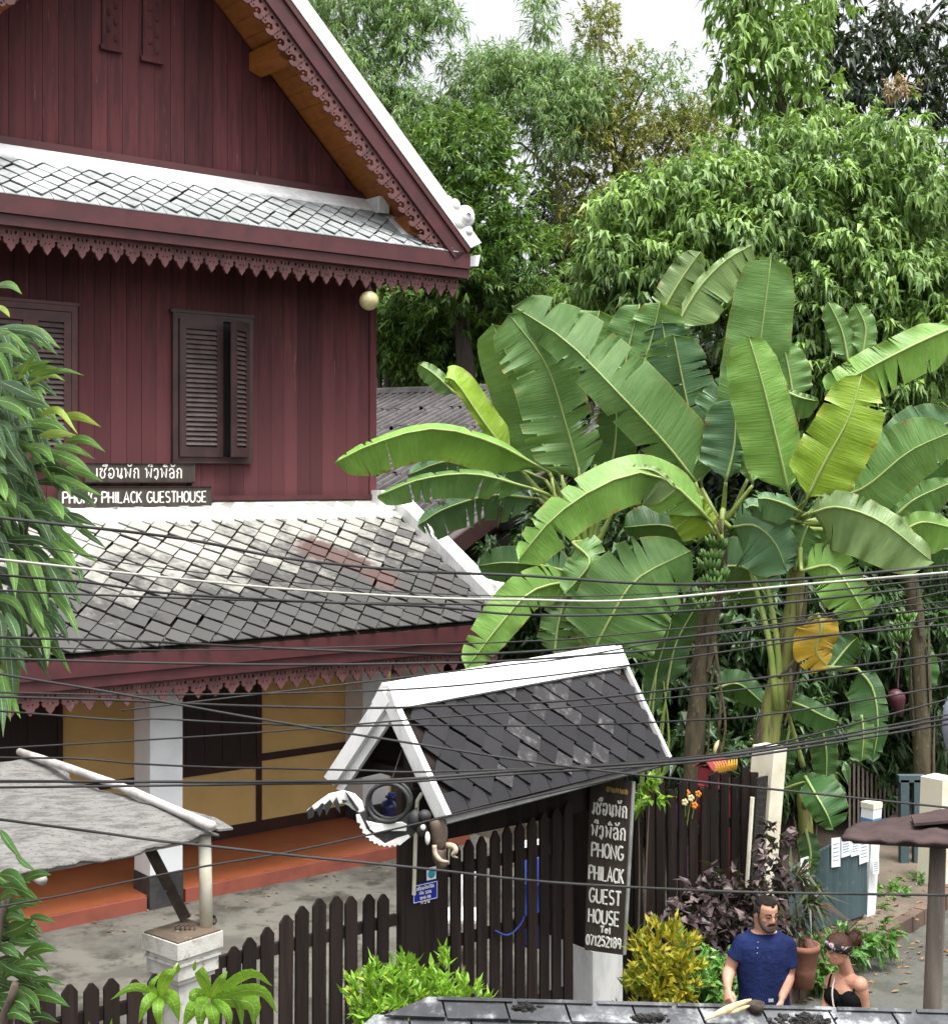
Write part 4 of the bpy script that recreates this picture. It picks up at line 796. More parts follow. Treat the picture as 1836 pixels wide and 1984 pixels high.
# vertical painted sign board
vs = thing('guesthouse_sign', 'tall dark board with white painted guesthouse name and phone number beside the gate', 'sign', at(1175,1840,11.75))
TLs, TRs, BRs, BLs = at(1144,1498,11.86), at(1224,1510,11.58), at(1206,1846,11.52), at(1132,1836,11.80)
nb_ = (TRs-TLs).cross(TLs-BLs).normalized(); nb_ = nb_ if nb_.y < 0 else -nb_
b = MB(); b.prism([TLs, TRs, BRs, BLs], -nb_*.03); b.build('board', M['signwood'], vs)
b = MB(); b.prism([TRs+nb_*.001, BRs+nb_*.001, BRs+(BRs-BLs).normalized()*.012+nb_*.001, TRs+(TRs-TLs).normalized()*.012+nb_*.001], -nb_*.036); b.build('edge_strip', M['grey'], vs)
def row(text, x0, x1, yf, hf, r, m=M['paint'], jit=.02):
    def bl(x, y): return (TLs.lerp(TRs, x)).lerp(BLs.lerp(BRs, x), y)
    o = bl(x0, yf); xd = bl(x1, yf)-o; yd = bl(x0, yf-.05)-o
    write(text, o+nb_*.003, xd, yd, nb_, hf*(TLs-BLs).length, r, vs, m, xd.length, jit)
row('ອນກນລ', .40, .93, .075, .022, .008, M['paintdim']); row('ເຮືອນພັກ', .08, .95, .215, .066, .0095); row('ພົງພິລັກ', .07, .95, .345, .066, .0095)
row('PHONG', .10, .92, .460, .078, .0095); row('PHILACK', .05, .95, .592, .078, .0095); row('GUEST', .08, .92, .722, .078, .0095); row('HOUSE', .08, .90, .838, .076, .0095); row('Tel', .40, .68, .888, .034, .008); row('071252189', .04, .97, .966, .055, .009)

# canopy over the gate
cn = thing('gate_canopy', 'small steep dark slate roof with white edging over the gate', 'canopy', F(-.9,.1,2.2))
RT = .12
sl_, zl_ = onp(758,1338,RT,FO); sr_, zr_ = onp(1193,1262,RT,FO)
RL, RR = F(sl_,RT,zl_), F(sr_,RT,zr_)
e1, z1_ = onp(868,1574,-.55,FO); e2, z2_ = onp(1288,1464,-.55,FO)
EL, ER = F(e1,-.55,z1_), F(e2,-.55,z2_)
e3, z3_ = onp(648,1505,.80,FO)
BLk, BRk = F(e3,.80,z3_), F(e2,.80,z3_+(z2_-z1_))
fdn = ((EL-RL)+(ER-RR))/2; fx = RR-RL; fn_ = fx.cross(fdn).normalized(); fn_ = fn_ if fn_.z > 0 else -fn_
bx_n = fx.cross(((BLk-RL)+(BRk-RR))/2).normalized(); bx_n = bx_n if bx_n.z > 0 else -bx_n
b = MB(); b.prism([RL, RR, ER, EL], -fn_*.04); cr1 = b.build('front_slope', M['picket'], cn)
b = MB(); b.prism([RL, RR, BRk, BLk], -bx_n*.04); cr2 = b.build('back_slope', M['picket'], cn)
CD = (.205, .25)
cme = [diamond('canopy_tile', CD[0]*1.02, CD[1]*1.03, .012, M['canopy'], .026), diamond('canopy_tile', CD[0]*1.02, CD[1]*1.03, .012, M['canopyworn'], .026)]
for side, (o, x, dn, nn) in enumerate(((RL, fx, fdn, fn_), (RL, fx, ((BLk-RL)+(BRk-RR))/2, bx_n))):
    for (x_, y_, mm) in diamonds(o+nn*.004+dn.normalized()*.10, x, dn, .06, x.length-.02, dn.length-.12, *CD):
        u = CU+FP*mm.translation.x/mm.translation.y; worn = 960 < u < 1190 and R.random() < .34
        inst('tile', cme[1 if worn else 0], cr1 if side == 0 else cr2, mm)
for dn_, nn_, par_ in ((fdn, fn_, cr1), (((BLk-RL)+(BRk-RR))/2, bx_n, cr2)):
    x_ = .04; dd_ = dn_.normalized()
    while x_ < fx.length-.03:
        x2_ = min(x_+CD[0], fx.length-.01); o_ = RL+dn_+fx.normalized()*x_-dd_*.15+nn_*.008; w_ = fx.normalized()*(x2_-x_-.006)
        b = MB(); b.prism([o_, o_+w_, o_+w_+dd_*.165, o_+dd_*.165], nn_*.012); b.build('eave_tile', M['canopy'], par_); x_ = x2_
b = MB(); b.hbox(-1.56, .0, .07, .11, 1.84, 2.40, F); b.build('shade_board', M['picket'], gt)  # dark board added to stand in for the shade between slats and canopy
b = MB(); d1 = fdn.normalized(); d2 = (((BLk-RL)+(BRk-RR))/2).normalized(); xx = fx.normalized()
b.prism([RL-xx*.06+fn_*.06+Z*.04, RR+xx*.02+fn_*.06+Z*.04, RR+xx*.02+d1*.17+fn_*.066, RL-xx*.06+d1*.17+fn_*.066], -fn_*.03)
b.prism([RL-xx*.06+bx_n*.06+Z*.041, RR+xx*.02+bx_n*.06+Z*.041, RR+xx*.02+d2*.17+bx_n*.066, RL-xx*.06+d2*.17+bx_n*.066], -bx_n*.03)
b.build('ridge_cap', M['white'], cn)
def barge(P0, P1, nn, w0, w1, dep, off, nm='bargeboard', m=M['white']):
    dd = (P1-P0).normalized(); b = MB(); b.prism([P0+nn*w0+xx*off, P1+dd*.02+nn*w0+xx*off, P1-dd*.03+nn*w1+xx*off, P0+nn*w1+xx*off], -xx*dep); b.build(nm, m, cn)
barge(RL, EL, fn_, .055, -.075, .05, -.012); barge(RL, BLk, bx_n, .055, -.075, .05, -.0135); barge(RL+d1*.02, EL, fn_, -.077, -.15, .035, .02); barge(RL+d2*.02, BLk, bx_n, -.077, -.15, .035, .018)
barge(RR, ER, fn_, .045, -.03, .03, .035); barge(RR, BRk, bx_n, .045, -.03, .03, .033)
b = MB(); b.prism([EL-fn_*.05, ER-fn_*.05, ER-fn_*.05+d1*.045, EL-fn_*.05+d1*.045], -fn_*.02); b.build('eave_board', M['grey'], cn)
b = MB(); b.tube([RL-Z*.12+xx*.1, RR-Z*.12-xx*.05], .05, 6); b.build('ridge_beam', M['picket'], cn)
for sx in (-1.85, .12):
    zz = zl_-.62; b = MB(); b.hbox(sx-.05, sx+.05, -.40, .62, zz-.08, zz, F); b.hbox(sx-.045, sx+.045, .08, .17, zz+.002, zl_-.16, F); b.build('tie_beam', M['picket'], cn)
b = MB(); b.prism([RR-xx*.12-Z*.08, ER-xx*.12-d1*.1-fn_*.05, BRk-xx*.12-d2*.1-bx_n*.05], xx*.03); b.build('gable_infill', M['picket'], cn)

# hornbill planter cut from an old tyre, hung from the canopy
hb = thing('tyre_planter', 'black and white bird shaped planter cut from a tyre, hanging under the canopy', 'planter', at(755,1640,10.35))
def c4(x, y, Y=10.35): return at(560+x*.2179, 1480+y*.2179, Y)
b = MB(); ring = [c4(880+185*math.cos(a), 325+170*math.sin(a), 10.30-.06*math.cos(a)) for a in [2*math.pi*k/30 for k in range(31)]]; b.tube(ring, .016, 8, caps=False)
b.tube([p+Vector((.012,.10,.0)) for p in ring], .014, 8, caps=False); b.build('rim', M['rub'], hb, True)
def slabpx(nm, pts, Y, th, m): b = MB(); b.prism([c4(x, y, Y) for x, y in pts], Vector((0,th,0))); return b.build(nm, m, hb)
slabpx('body', [(590,430),(690,400),(690,490),(800,480),(1000,500),(1130,400),(1150,560),(1080,640),(1000,690),(880,715),(760,690),(660,600)], 10.33, .13, M['rub'])
tw = [(595,435),(625,430),(690,560),(760,625),(850,690),(960,640),(1060,612),(1075,630),(1000,690),(985,705),(960,695),(945,715),(915,700),(895,722),(870,702),(845,720),(825,698),(800,708),(785,684),(755,690),(745,664),(715,665),(710,636),(680,632),(680,600),(650,592),(655,560),(625,545),(635,510),(605,500)]
slabpx('white_tread', tw, 10.315, .02, M['rubwhite'])
slabpx('white_wing', [(685,490),(780,510),(900,505),(1000,500),(1045,520),(1040,575),(900,575),(760,590),(720,560)], 10.305, .02, M['rubwhite'])
slabpx('tail', [(160,395),(240,330),(350,250),(480,220),(580,250),(650,320),(670,395),(620,410),(560,380),(530,350),(480,330),(430,330),(330,330),(230,380),(170,430)], 10.36, .03, M['rubwhite'])
for pts in ([(160,400),(200,360),(225,400),(215,450),(170,470)], [(240,390),(290,330),(310,340),(290,410),(270,450)], [(310,350),(360,300),(385,330),(350,400),(330,440)], [(390,320),(420,280),(440,330),(455,420),(420,380)], [(470,300),(520,310),(480,330)], [(500,225),(560,300),(620,390),(600,400),(530,300)]):
    slabpx('feather', pts, 10.335, .02, M['rub'])
b = MB(); b.sphere(c4(1120,470,10.33), .055, .06, .07, 10, 8); b.sphere(c4(1180,560,10.32), .045, .05, .06, 10, 8); b.sphere(c4(1205,440,10.3), .05, .05, .045, 10, 8); b.build('chest', M['rub'], hb, True)
b = MB(); b.sphere(c4(1230,640,10.27), .020, .02, .05, 8, 6); b.sphere(c4(1190,545,10.26), .02, .015, .022, 8, 6); b.build('white_patch', M['rubwhite'], hb, True)
b = MB(); b.tube(spline([c4(1300,470), c4(1330,560), c4(1335,650), c4(1340,730)], 10), [.045,.062,.066,.066,.065,.063,.06,.055,.05,.045], 12); b.tube(spline([c4(1340,730), c4(1335,800), c4(1360,880), c4(1370,910)], 8), [.05,.055,.055,.05,.046,.04,.03,.015], 10); b.build('neck', M['bark'], hb, True)
b = MB(); b.tube(spline([c4(1290,700,10.28), c4(1300,780,10.27), c4(1350,840,10.26), c4(1420,850,10.26)], 10), [.018]*6+[.016,.014,.011,.007], 8); b.tube(spline([c4(1400,700,10.3), c4(1460,710,10.28), c4(1480,750,10.27), c4(1450,790,10.27), c4(1500,815,10.27)], 12), [.022]*7+[.018,.015,.012,.009,.005], 8); b.build('beak', M['horn'], hb, True)
b = MB(); b.tube([c4(900,160,10.36), F(-1.9,0.1,2.75)], .004, 5); b.tube([c4(1320,480,10.36), F(-1.75,-.05,2.55)], .004, 5); b.build('hanging_wire', M['wire'], hb)

# things seen through the gate and in the yard
jg = thing('water_jug', 'dark blue plastic water jug on the terrace seen through the planter ring', 'jug', W(.62,1.0,.15))
b = MB(); b.lathe([(.0,0),(.13,0),(.142,.03),(.135,.07),(.142,.11),(.135,.17),(.142,.22),(.125,.28),(.06,.31),(.055,.335),(.085,.34),(.085,.36),(0,.365)], W(.62,1.0,.152), 20); b.build('body', M['bluedark'], jg, True)
b = MB(); b.lathe([(0,.366),(.05,.366),(.05,.40),(0,.405)], W(.62,1.0,.152), 14); b.build('lid', M['blueplastic'], jg)
ch = thing('plastic_chair', 'white plastic chair in the yard behind the gate slats', 'chair', F(-.6,2.6,0))
cc = at(893,1620,13.6); cc.z = 0
b = MB(); [b.tube([cc+Vector((x,y,0)), cc+Vector((x*.85,y*.85,.44))], .018, 6) for x in (-.22,.22) for y in (-.2,.2)]; b.build('leg', M['white'], ch)
b = MB(); b.box(cc+Z*.45, Vector((.22,0,0)), Vector((0,.21,0)), Z*.015); b.build('seat', M['white'], ch)
b = MB(); ap = [cc+Vector((.21*math.cos(a), .2, .46+.42*math.sin(a)**.6)) for a in [math.pi*k/12 for k in range(13)]]; b.tube(ap, .032, 8)
for x in (-.1,0,.1): b.tube([cc+Vector((x,.2,.46)), cc+Vector((x,.205,.84))], .018, 6)
b.build('backrest', M['white'], ch, True)
br = thing('blue_barrel', 'bright blue plastic barrel in the yard behind the gate', 'barrel', at(1045,1700,14.2)-Z*at(1045,1700,14.2).z)
q = at(1045,1700,14.2); q.z = 0; b = MB(); b.lathe([(0,0),(.24,0),(.26,.05),(.26,.3),(.275,.32),(.26,.34),(.26,.62),(.275,.64),(.26,.66),(.25,.9),(.2,.94),(0,.95)], q, 22); b.build('body', M['blueplastic'], br, True)
b = MB(); b.lathe([(0,.951),(.22,.951),(.22,.985),(0,.99)], q, 22); b.build('lid', M['white'], br)

# old slat fence right of the sign
of = thing('slat_fence', 'tall weathered dark slat fence behind the shrubs, right of the sign board', 'fence', F(1.3,0,0))
s = .42; k = 0
while s < 2.2:
    picket(s, 1.96+R.uniform(-.10,.06), .110, .05, R.uniform(-.006,.006), .05, M['oldslat'], R.uniform(-.02,.02), 'slat', of, True); s += .1405+R.uniform(-.008,.008); k += 1
for z in (.45, 1.42):
    b = MB(); b.hbox(.36, 2.3, .03, .07, z, z+.08, F); b.build('rail', M['oldslat'], of)
wp = thing('white_post', 'leaning white and cream gate post at the end of the dark slat fence', 'post', F(2.4,0,0))
def hexbox(nm, m, parent, top, bot, hx, hy, ang=math.radians(38.8)):
    x = Vector((math.cos(ang),math.sin(ang),0))*hx; y = Vector((-math.sin(ang),math.cos(ang),0))*hy; b = MB()
    b.add([bot-x-y, bot+x-y, bot+x+y, bot-x+y, top-x-y, top+x-y, top+x+y, top-x+y], [(3,2,1,0),(4,5,6,7),(0,1,5,4),(1,2,6,5),(2,3,7,6),(3,0,4,7)]); return b.build(nm, m, parent)
wt = at(1491,1440,13.5); wb = at(1458,1872,13.5); wb.z = .1
hexbox('shaft', M['creampost'], wp, wt, wb, .10, .13)
hexbox('white_face', M['whitepost'], wp, wt+E*.10-B*.0-Z*.01, wb+E*.10-Z*-.01, .004, .126)  # whiter right-hand side of the leaning post
hexbox('charred_board', M['moss'], wp, at(1476,1500,13.25), at(1462,1700,13.25), .075, .012)
lt = thing('bamboo_stake', 'thin pale stake standing against the dark slat fence beside the leaning post', 'stake', F(2.1,-.06,0))
b = MB(); b.tube([at(1457,1540,13.15), at(1447,1700,13.1), at(1440,1800,13.05)], [.022,.02,.018], 6); b.build('stick', M['pvc'], lt)
for u0, u1, v0, v1, m, lab, nm in ((1333,1342,1635,1690,'pink','bright pink strip of cloth showing through a gap of the slat fence','pink_cloth'), (1298,1335,1560,1690,'purple','dark purple cloth hung behind the slat fence','purple_cloth'), (1352,1362,1560,1720,'redcloth','dark red cloth strip hung behind the slat fence','red_cloth')):
    t_ = .13 if m != 'purple' else .2; a0, za = onp(u0-6, v0, t_, FO); a1, zb2 = onp(u1+6, v1, t_, FO); b = MB(); n = 8
    for i in range(n):
        x0 = a0+(a1-a0)*i/n; x1 = a0+(a1-a0)*(i+1)/n; b.prism([F(x0,t_+.012*math.sin(i*1.9),zb2), F(x1,t_+.012*math.sin((i+1)*1.9),zb2), F(x1,t_+.012*math.sin((i+1)*1.9),za), F(x0,t_+.012*math.sin(i*1.9),za)], B*.006)
    tag(b.build(nm, M[m]), lab, 'cloth')

# little red spirit house on a post behind the slat fence
sh = thing('spirit_house', 'small red spirit house with golden finials above the slat fence', 'shrine', at(1382,1500,13.7)-Z*at(1382,1500,13.7).z)
sc = at(1382,1515,13.7)
b = MB(); b.box(sc+Z*.09, E*.12, B*.10, Z*.08); b.build('body', M['redpot'], sh)
b = MB(); b.prism([sc+Z*.172-E*.16-B*.14, sc+Z*.172+E*.16-B*.14, sc+Z*.27+E*.13, sc+Z*.27-E*.13], B*.02); b.prism([sc+Z*.172-E*.16+B*.14, sc+Z*.172+E*.16+B*.14, sc+Z*.271+E*.13, sc+Z*.271-E*.13], -B*.02); b.build('roof', M['redpot'], sh)
for k in range(9):
    a = -.15+.0375*k; b = MB(); p0 = sc+E*a-B*.145+Z*.15; b.tube(spline([p0, p0+Z*.07-B*.02, p0+Z*.12+E*(.02*(1 if k > 4 else -1))], 6), [.012,.013,.012,.009,.006,.002], 6); b.build('finial', M['gold'], sh)
b = MB(); b.box(sc-Z*.002, E*.16, B*.14, Z*.012); b.build('platform', M['redpot'], sh)
for ex, ey in ((-.11,-.1),(.11,-.1),(-.11,.1),(.11,.1)):
    b = MB(); b.tube([Vector((sc.x,sc.y,0))+E*ex+B*ey, sc+E*ex+B*ey-Z*.014], .02, 6); b.build('leg', M['redpot'], sh)

# ================================================================== right-hand lane: teal gate, posts, back fence, eave
tg = thing('metal_gate', 'teal sheet metal gate with curved top and paper notices', 'gate', F(3.4,0,.15))
top_px = [(1528,1684),(1545,1670),(1565,1656),(1585,1645),(1605,1634),(1625,1626),(1645,1622),(1665,1620),(1686,1619)]
tp = [onp(u, v, 0, FO) for u, v in top_px]
def gz(s):
    for (a, za), (c, zc) in zip(tp, tp[1:]):
        if a <= s <= c: return za+(zc-za)*(s-a)/(c-a)
    return tp[0][1] if s < tp[0][0] else tp[-1][1]
s0, s1 = tp[0][0], onp(1679,1700,0,FO)[0]; n = 24
for i in range(n):
    a = s0+(s1-s0)*i/n; c = s0+(s1-s0)*(i+1)/n; g_ = (c-a)*.1; mid_ = (a+c)/2
    b = MB(); za, zm, zc = gz(a), gz(mid_), gz(c)
    b.add([F(a+g_,0,.2), F(mid_,-.022,.2), F(c-g_,0,.2), F(c-g_,.014,.2), F(a+g_,.014,.2), F(a+g_,0,za), F(mid_,-.022,zm), F(c-g_,0,zc), F(c-g_,.014,zc), F(a+g_,.014,za)],
          [(0,1,6,5),(1,2,7,6),(2,3,8,7),(3,4,9,8),(4,0,5,9),(5,6,7,8,9),(4,3,2,1,0)]); b.build('strip', M['teal'], tg)
b = MB(); [b.hbox(s0, s1, .016, .05, z, z+.05, F) for z in (.3, .75)]; b.build('frame', M['teal'], tg)
nlab = ['white paper notice low at the left end of teal gate', 'long white paper notice, first of the row at top of teal gate', 'white paper notice, second of the row at top of teal gate', 'small white paper notice, third of the row at top of teal gate', 'white paper notice, last of the row at top of teal gate', 'small white notice hanging right of the gate post']
for k, (u0, u1, v0, v1) in enumerate(((1550,1567,1658,1708), (1610,1627,1622,1674), (1629,1647,1621,1652), (1648,1664,1621,1651), (1664,1682,1624,1664), (1690,1702,1662,1688))):
    o, za = onp(u0, v0, -.028, FO); c, zb2 = onp(u1, v1, -.028, FO); tl = R.uniform(-.015,.015)
    nt_ = thing('paper_notice', nlab[k], 'notice', F((o+c)/2,-.03,zb2), 'paper notices on the teal gate')
    b = MB(); b.prism([F(o,-.028,zb2+tl), F(c,-.028,zb2), F(c,-.028,za), F(o,-.028,za+tl)], -B*.003); b.build('sheet', M['paper'], nt_)
    b = MB()
    for j in range(5): zz = za-(za-zb2)*(.2+.14*j); b.hbox(o+(c-o)*.15, c-(c-o)*.2, -.0335, -.0312, zz, zz+.008, F)
    b.build('print', M['ink'], nt_)
tpst = thing('white_post', 'short white post with pale blue band right of the teal gate', 'post', F(4.15,0,.1))
t0, t1 = at(1688,1560,14.62), at(1675,1800,14.62); t1.z = .12
hexbox('shaft', M['whitepost'], tpst, t0, t1, .075, .075); hexbox('cap', M['creampost'], tpst, t0+Z*.06, t0+Z*.002, .08, .08); hexbox('blue_band', M['bluepatch'], tpst, t0-Z*.10+Vector((-.006,0,0)), t0-Z*.19+Vector((-.01,0,0)), .078, .078)
dp = thing('white_post', 'stout dirty white post at the far side of the lane opening', 'post', Vector((5.25,15.8,0)))
hexbox('shaft', M['creampost'], dp, at(1818,1500,15.8), Vector((5.22,15.8,.05)), .14, .14)
df = thing('door_frame', 'dark blue door frame standing in shade beside the dirty white post', 'door frame', Vector((5.3,16.5,0)))
for u in (1752, 1778): b = MB(); a = at(u,1505,16.6); c = Vector((a.x-.02,a.y,.1)); b.box((a+c)/2, Vector((.05,0,0)), Vector((0,.05,0)), Z*((a.z-c.z)/2)); b.build('jamb', M['teal'], df)
b = MB(); a = at(1765,1508,16.6); b.box(a+Z*.03, Vector((.16,0,0)), Vector((0,.05,0)), Z*.04); b.build('lintel', M['teal'], df)
rf = thing('bar_fence', 'dark fence with thin pale upright bars behind the banana leaves at right', 'fence', Vector((5.3,18.6,0)))
p0, p1 = at(1645,1560,18.4), at(1745,1580,19.2)
for k in range(13):
    q = p0.lerp(p1, k/12); b = MB(); hgt = q.z+.62-.02*k; b.box(Vector((q.x,q.y,(hgt+.05)/2)), Vector((.014,0,0)), Vector((0,.014,0)), Z*((hgt-.05)/2)); b.build('bar', M['greypost'], rf)
for zz in (.35, .72): b = MB(); a = Vector((p0.x-.1,p0.y+.03,zz)); c = Vector((p1.x+.1,p1.y+.03,zz)); b.tube([a,c], .025, 6); b.build('rail', M['oldslat'], rf)
ea = thing('lean_to_roof', 'brown sheet lean-to roof with thin weathered post at right edge', 'roof', at(1815,1950,9.8)-Z*at(1815,1950,9.8).z)
fe0, fe1, be1, be0 = at(1630,1611,9.3), at(1960,1628,9.3), at(1960,1545,10.5), at(1655,1591,10.4)
pts = []; NU, NV = 22, 8
b = MB()
for lay in (0,1):
    for i in range(NU+1):
        for j in range(NV+1):
            p = fe0.lerp(fe1, i/NU).lerp(be0.lerp(be1, i/NU), j/NV); p = p+Z*(.007*math.sin(i*1.7)+.02*noise.noise(Vector((i*.4,j*.5,2)))-.03*lay+(-.02 if j == 0 else 0)); pts.append(p)
vi = lambda i, j, l: l*(NU+1)*(NV+1)+i*(NV+1)+j; fl = []
for i in range(NU):
    for j in range(NV): fl.append((vi(i,j,0),vi(i+1,j,0),vi(i+1,j+1,0),vi(i,j+1,0))); fl.append((vi(i,j,1),vi(i,j+1,1),vi(i+1,j+1,1),vi(i+1,j,1)))
    fl.append((vi(i,0,0),vi(i,0,1),vi(i+1,0,1),vi(i+1,0,0)))
for j in range(NV): fl.append((vi(0,j,0),vi(0,j+1,0),vi(0,j+1,1),vi(0,j,1)))
b.add(pts, fl); b.build('roof_sheet', M['eave'], ea, True)
b = MB(); b.tube([fe0+Vector((.1,.1,-.06)), fe1+Vector((0,.1,-.06))], .03, 6); b.build('eave_beam', M['eave'], ea)
b = MB(); b.prism([at(1765,1580,10.0), at(1836,1566,10.2), at(1900,1560,10.3), at(1900,1585,9.7), at(1770,1596,9.7)], Z*.02); b.build('upper_sheet', M['eave'], ea)
b = MB(); a = at(1817,1624,9.75); c = at(1806,1955,9.75); d_ = (c-a).normalized(); b.tube([a, a.lerp(c,.5), c, c+d_*(c.z/abs(d_.z))], [.055,.06,.064,.07], 10); b.build('post', M['greypost'], ea, True)
gc = thing('grey_canister', 'rounded grey canister partly in view at the right edge above the lane', 'canister', at(1852,1410,8.0))
b = MB(); b.tube(spline([at(1862,1325,8), at(1852,1370,8), at(1849,1410,8), at(1852,1450,8), at(1860,1500,8)], 14), [.02,.05,.062,.068,.07,.07,.069,.066,.062,.056,.048,.04,.03,.015], 14); b.build('body', M['metalgrey'], gc, True)
b = MB(); b.tube([at(1870,1560,8.05), at(1868,1300,8.05)], .03, 10); b.tube([Vector((at(1870,1560,8.05).x,8.05,0)), at(1870,1560,8.05)], .04, 10); b.build('pole', M['metalgrey'], gc, True)

# ================================================================== slate roof just below the balcony (bottom of the frame)
nr_ = thing('front_shed', 'low shed roof of grey slates along the bottom edge, just below the balcony', 'shed', Vector((1.2,4.2,0)))
q0, q1 = at(838,1932,5.25), at(1836,1958,5.25); qx = (q1-q0).normalized(); qd = Vector((0,-1,-.62)); qd.normalize()
sb_ = MB(); sb_.prism([q0-Z*.03, q0+qx*2.9-Z*.03, q0+qx*2.9+qd*1.6-Z*.03, q0+qd*1.6-qx*2.2-Z*.03], -Z*.03)
bk = Vector((0,.8,-.6)); sb_.prism([q0-Z*.035, q0+qx*2.9-Z*.035, q0+qx*2.9+bk*1.4-Z*.035, q0+bk*1.4-qx*.6-Z*.035], -Z*.03); nro = sb_.build('roof', M['rotwood'], nr_)
nn = qx.cross(-qd); nn = nn if nn.z > 0 else -nn
TW, TH = .232, .085
for r in range(9):
    x = -.20-r*.20+(TW*.35 if r % 2 else 0)
    while x < 2.75:
        wj = TW*R.uniform(.96,1.1); b = MB(); c = q0+qx*(x+wj/2)+qd*(r*TH+TH*.5); hx, hy = wj/2-.004, TH*.62; cl_ = max(0, (-.02-r*.20)-x) if x < -.02-r*.20 else 0; k1 = R.uniform(-.006,.01); k2 = R.uniform(-.006,.012)
        P = [c-qx*(hx-min(cl_,wj*.9))-qd*hy+nn*.002, c+qx*hx-qd*hy+nn*.002, c+qx*(hx+.02)+qd*hy+nn*(.020+k1), c-qx*(hx-.02)+qd*hy+nn*(.020+k2)]
        b.add(P+[p-nn*.012 for p in P], [(3,2,1,0),(4,5,6,7),(0,1,5,4),(1,2,6,5),(2,3,7,6),(3,0,4,7)]); 
        o = b.build('tile', M['slate'], nro); x += wj
for k in range(9):
    x = k*.3; bt = MB(); c = q0+qx*(x+.16)+bk*.06; bt.box(c, qx*.14, bk.normalized()*.08, Vector((0,.6,.8))*.006); bt.build('tile', M['slate'], nro)
b = MB(); [b.box(Vector((x,y,1.05)), Vector((.05,0,0)), Vector((0,.05,0)), Z*1.07) for x in (.1,2.4) for y in (4.4,5.6)]; b.build('post', M['greypost'], nr_)
for (u, v, r_, lab) in ((1262,1972,.035,'black moss clump between slates under the yellow bush'), (1560,1974,.06,'large black moss clump on slates below the woman'), (1015,1950,.02,'small dark moss tuft on the ridge of the shed')):
    b = MB(); c = at(u,v,5.1)
    for k in range(90):
        s_ = R.uniform(.003,.008); an_ = R.uniform(0,3.1); q_ = c+Vector((R.gauss(0,r_*.8), R.gauss(0,r_*.35), R.uniform(-.004,.012))); b.box(q_, Vector((math.cos(an_),math.sin(an_),R.uniform(-.4,.4)))*s_*2, Vector((-math.sin(an_),math.cos(an_),0))*s_, Vector((0,0,1))*s_*.6)
    tag(b.build('moss_clump', M['moss']), lab, 'moss', 'moss on the shed roof', 'stuff')
b = MB(); dl = [at(1365,1972,5.08), at(1395,1957,5.1), at(1425,1944,5.13), at(1455,1932,5.15)]; b.tube(spline(dl, 12), [.003,.006,.009,.011,.013,.014,.014,.013,.012,.010,.008,.003], 10, squash=(Vector((0,1,0)), .4)); b.tube(spline([at(1405,1958,5.12), at(1430,1950,5.14), at(1452,1944,5.15)], 8), [.004,.01,.014,.014,.012,.01,.007,.003], 8)
tag(b.build('dry_bract', M['dryleaf'], None, True), 'dry cream coloured leaf sheath lying on the shed slates', 'dry leaf')
b = MB(); b.lathe([(.0,0),(.026,0),(.032,.03),(.028,.031),(.024,.008),(0,.006)], at(1464,1954,5.22), 14)
tag(b.build('dark_dish', M['rotwood'], None, True), 'small dark dish standing behind the dry leaf on the shed ridge', 'dish')
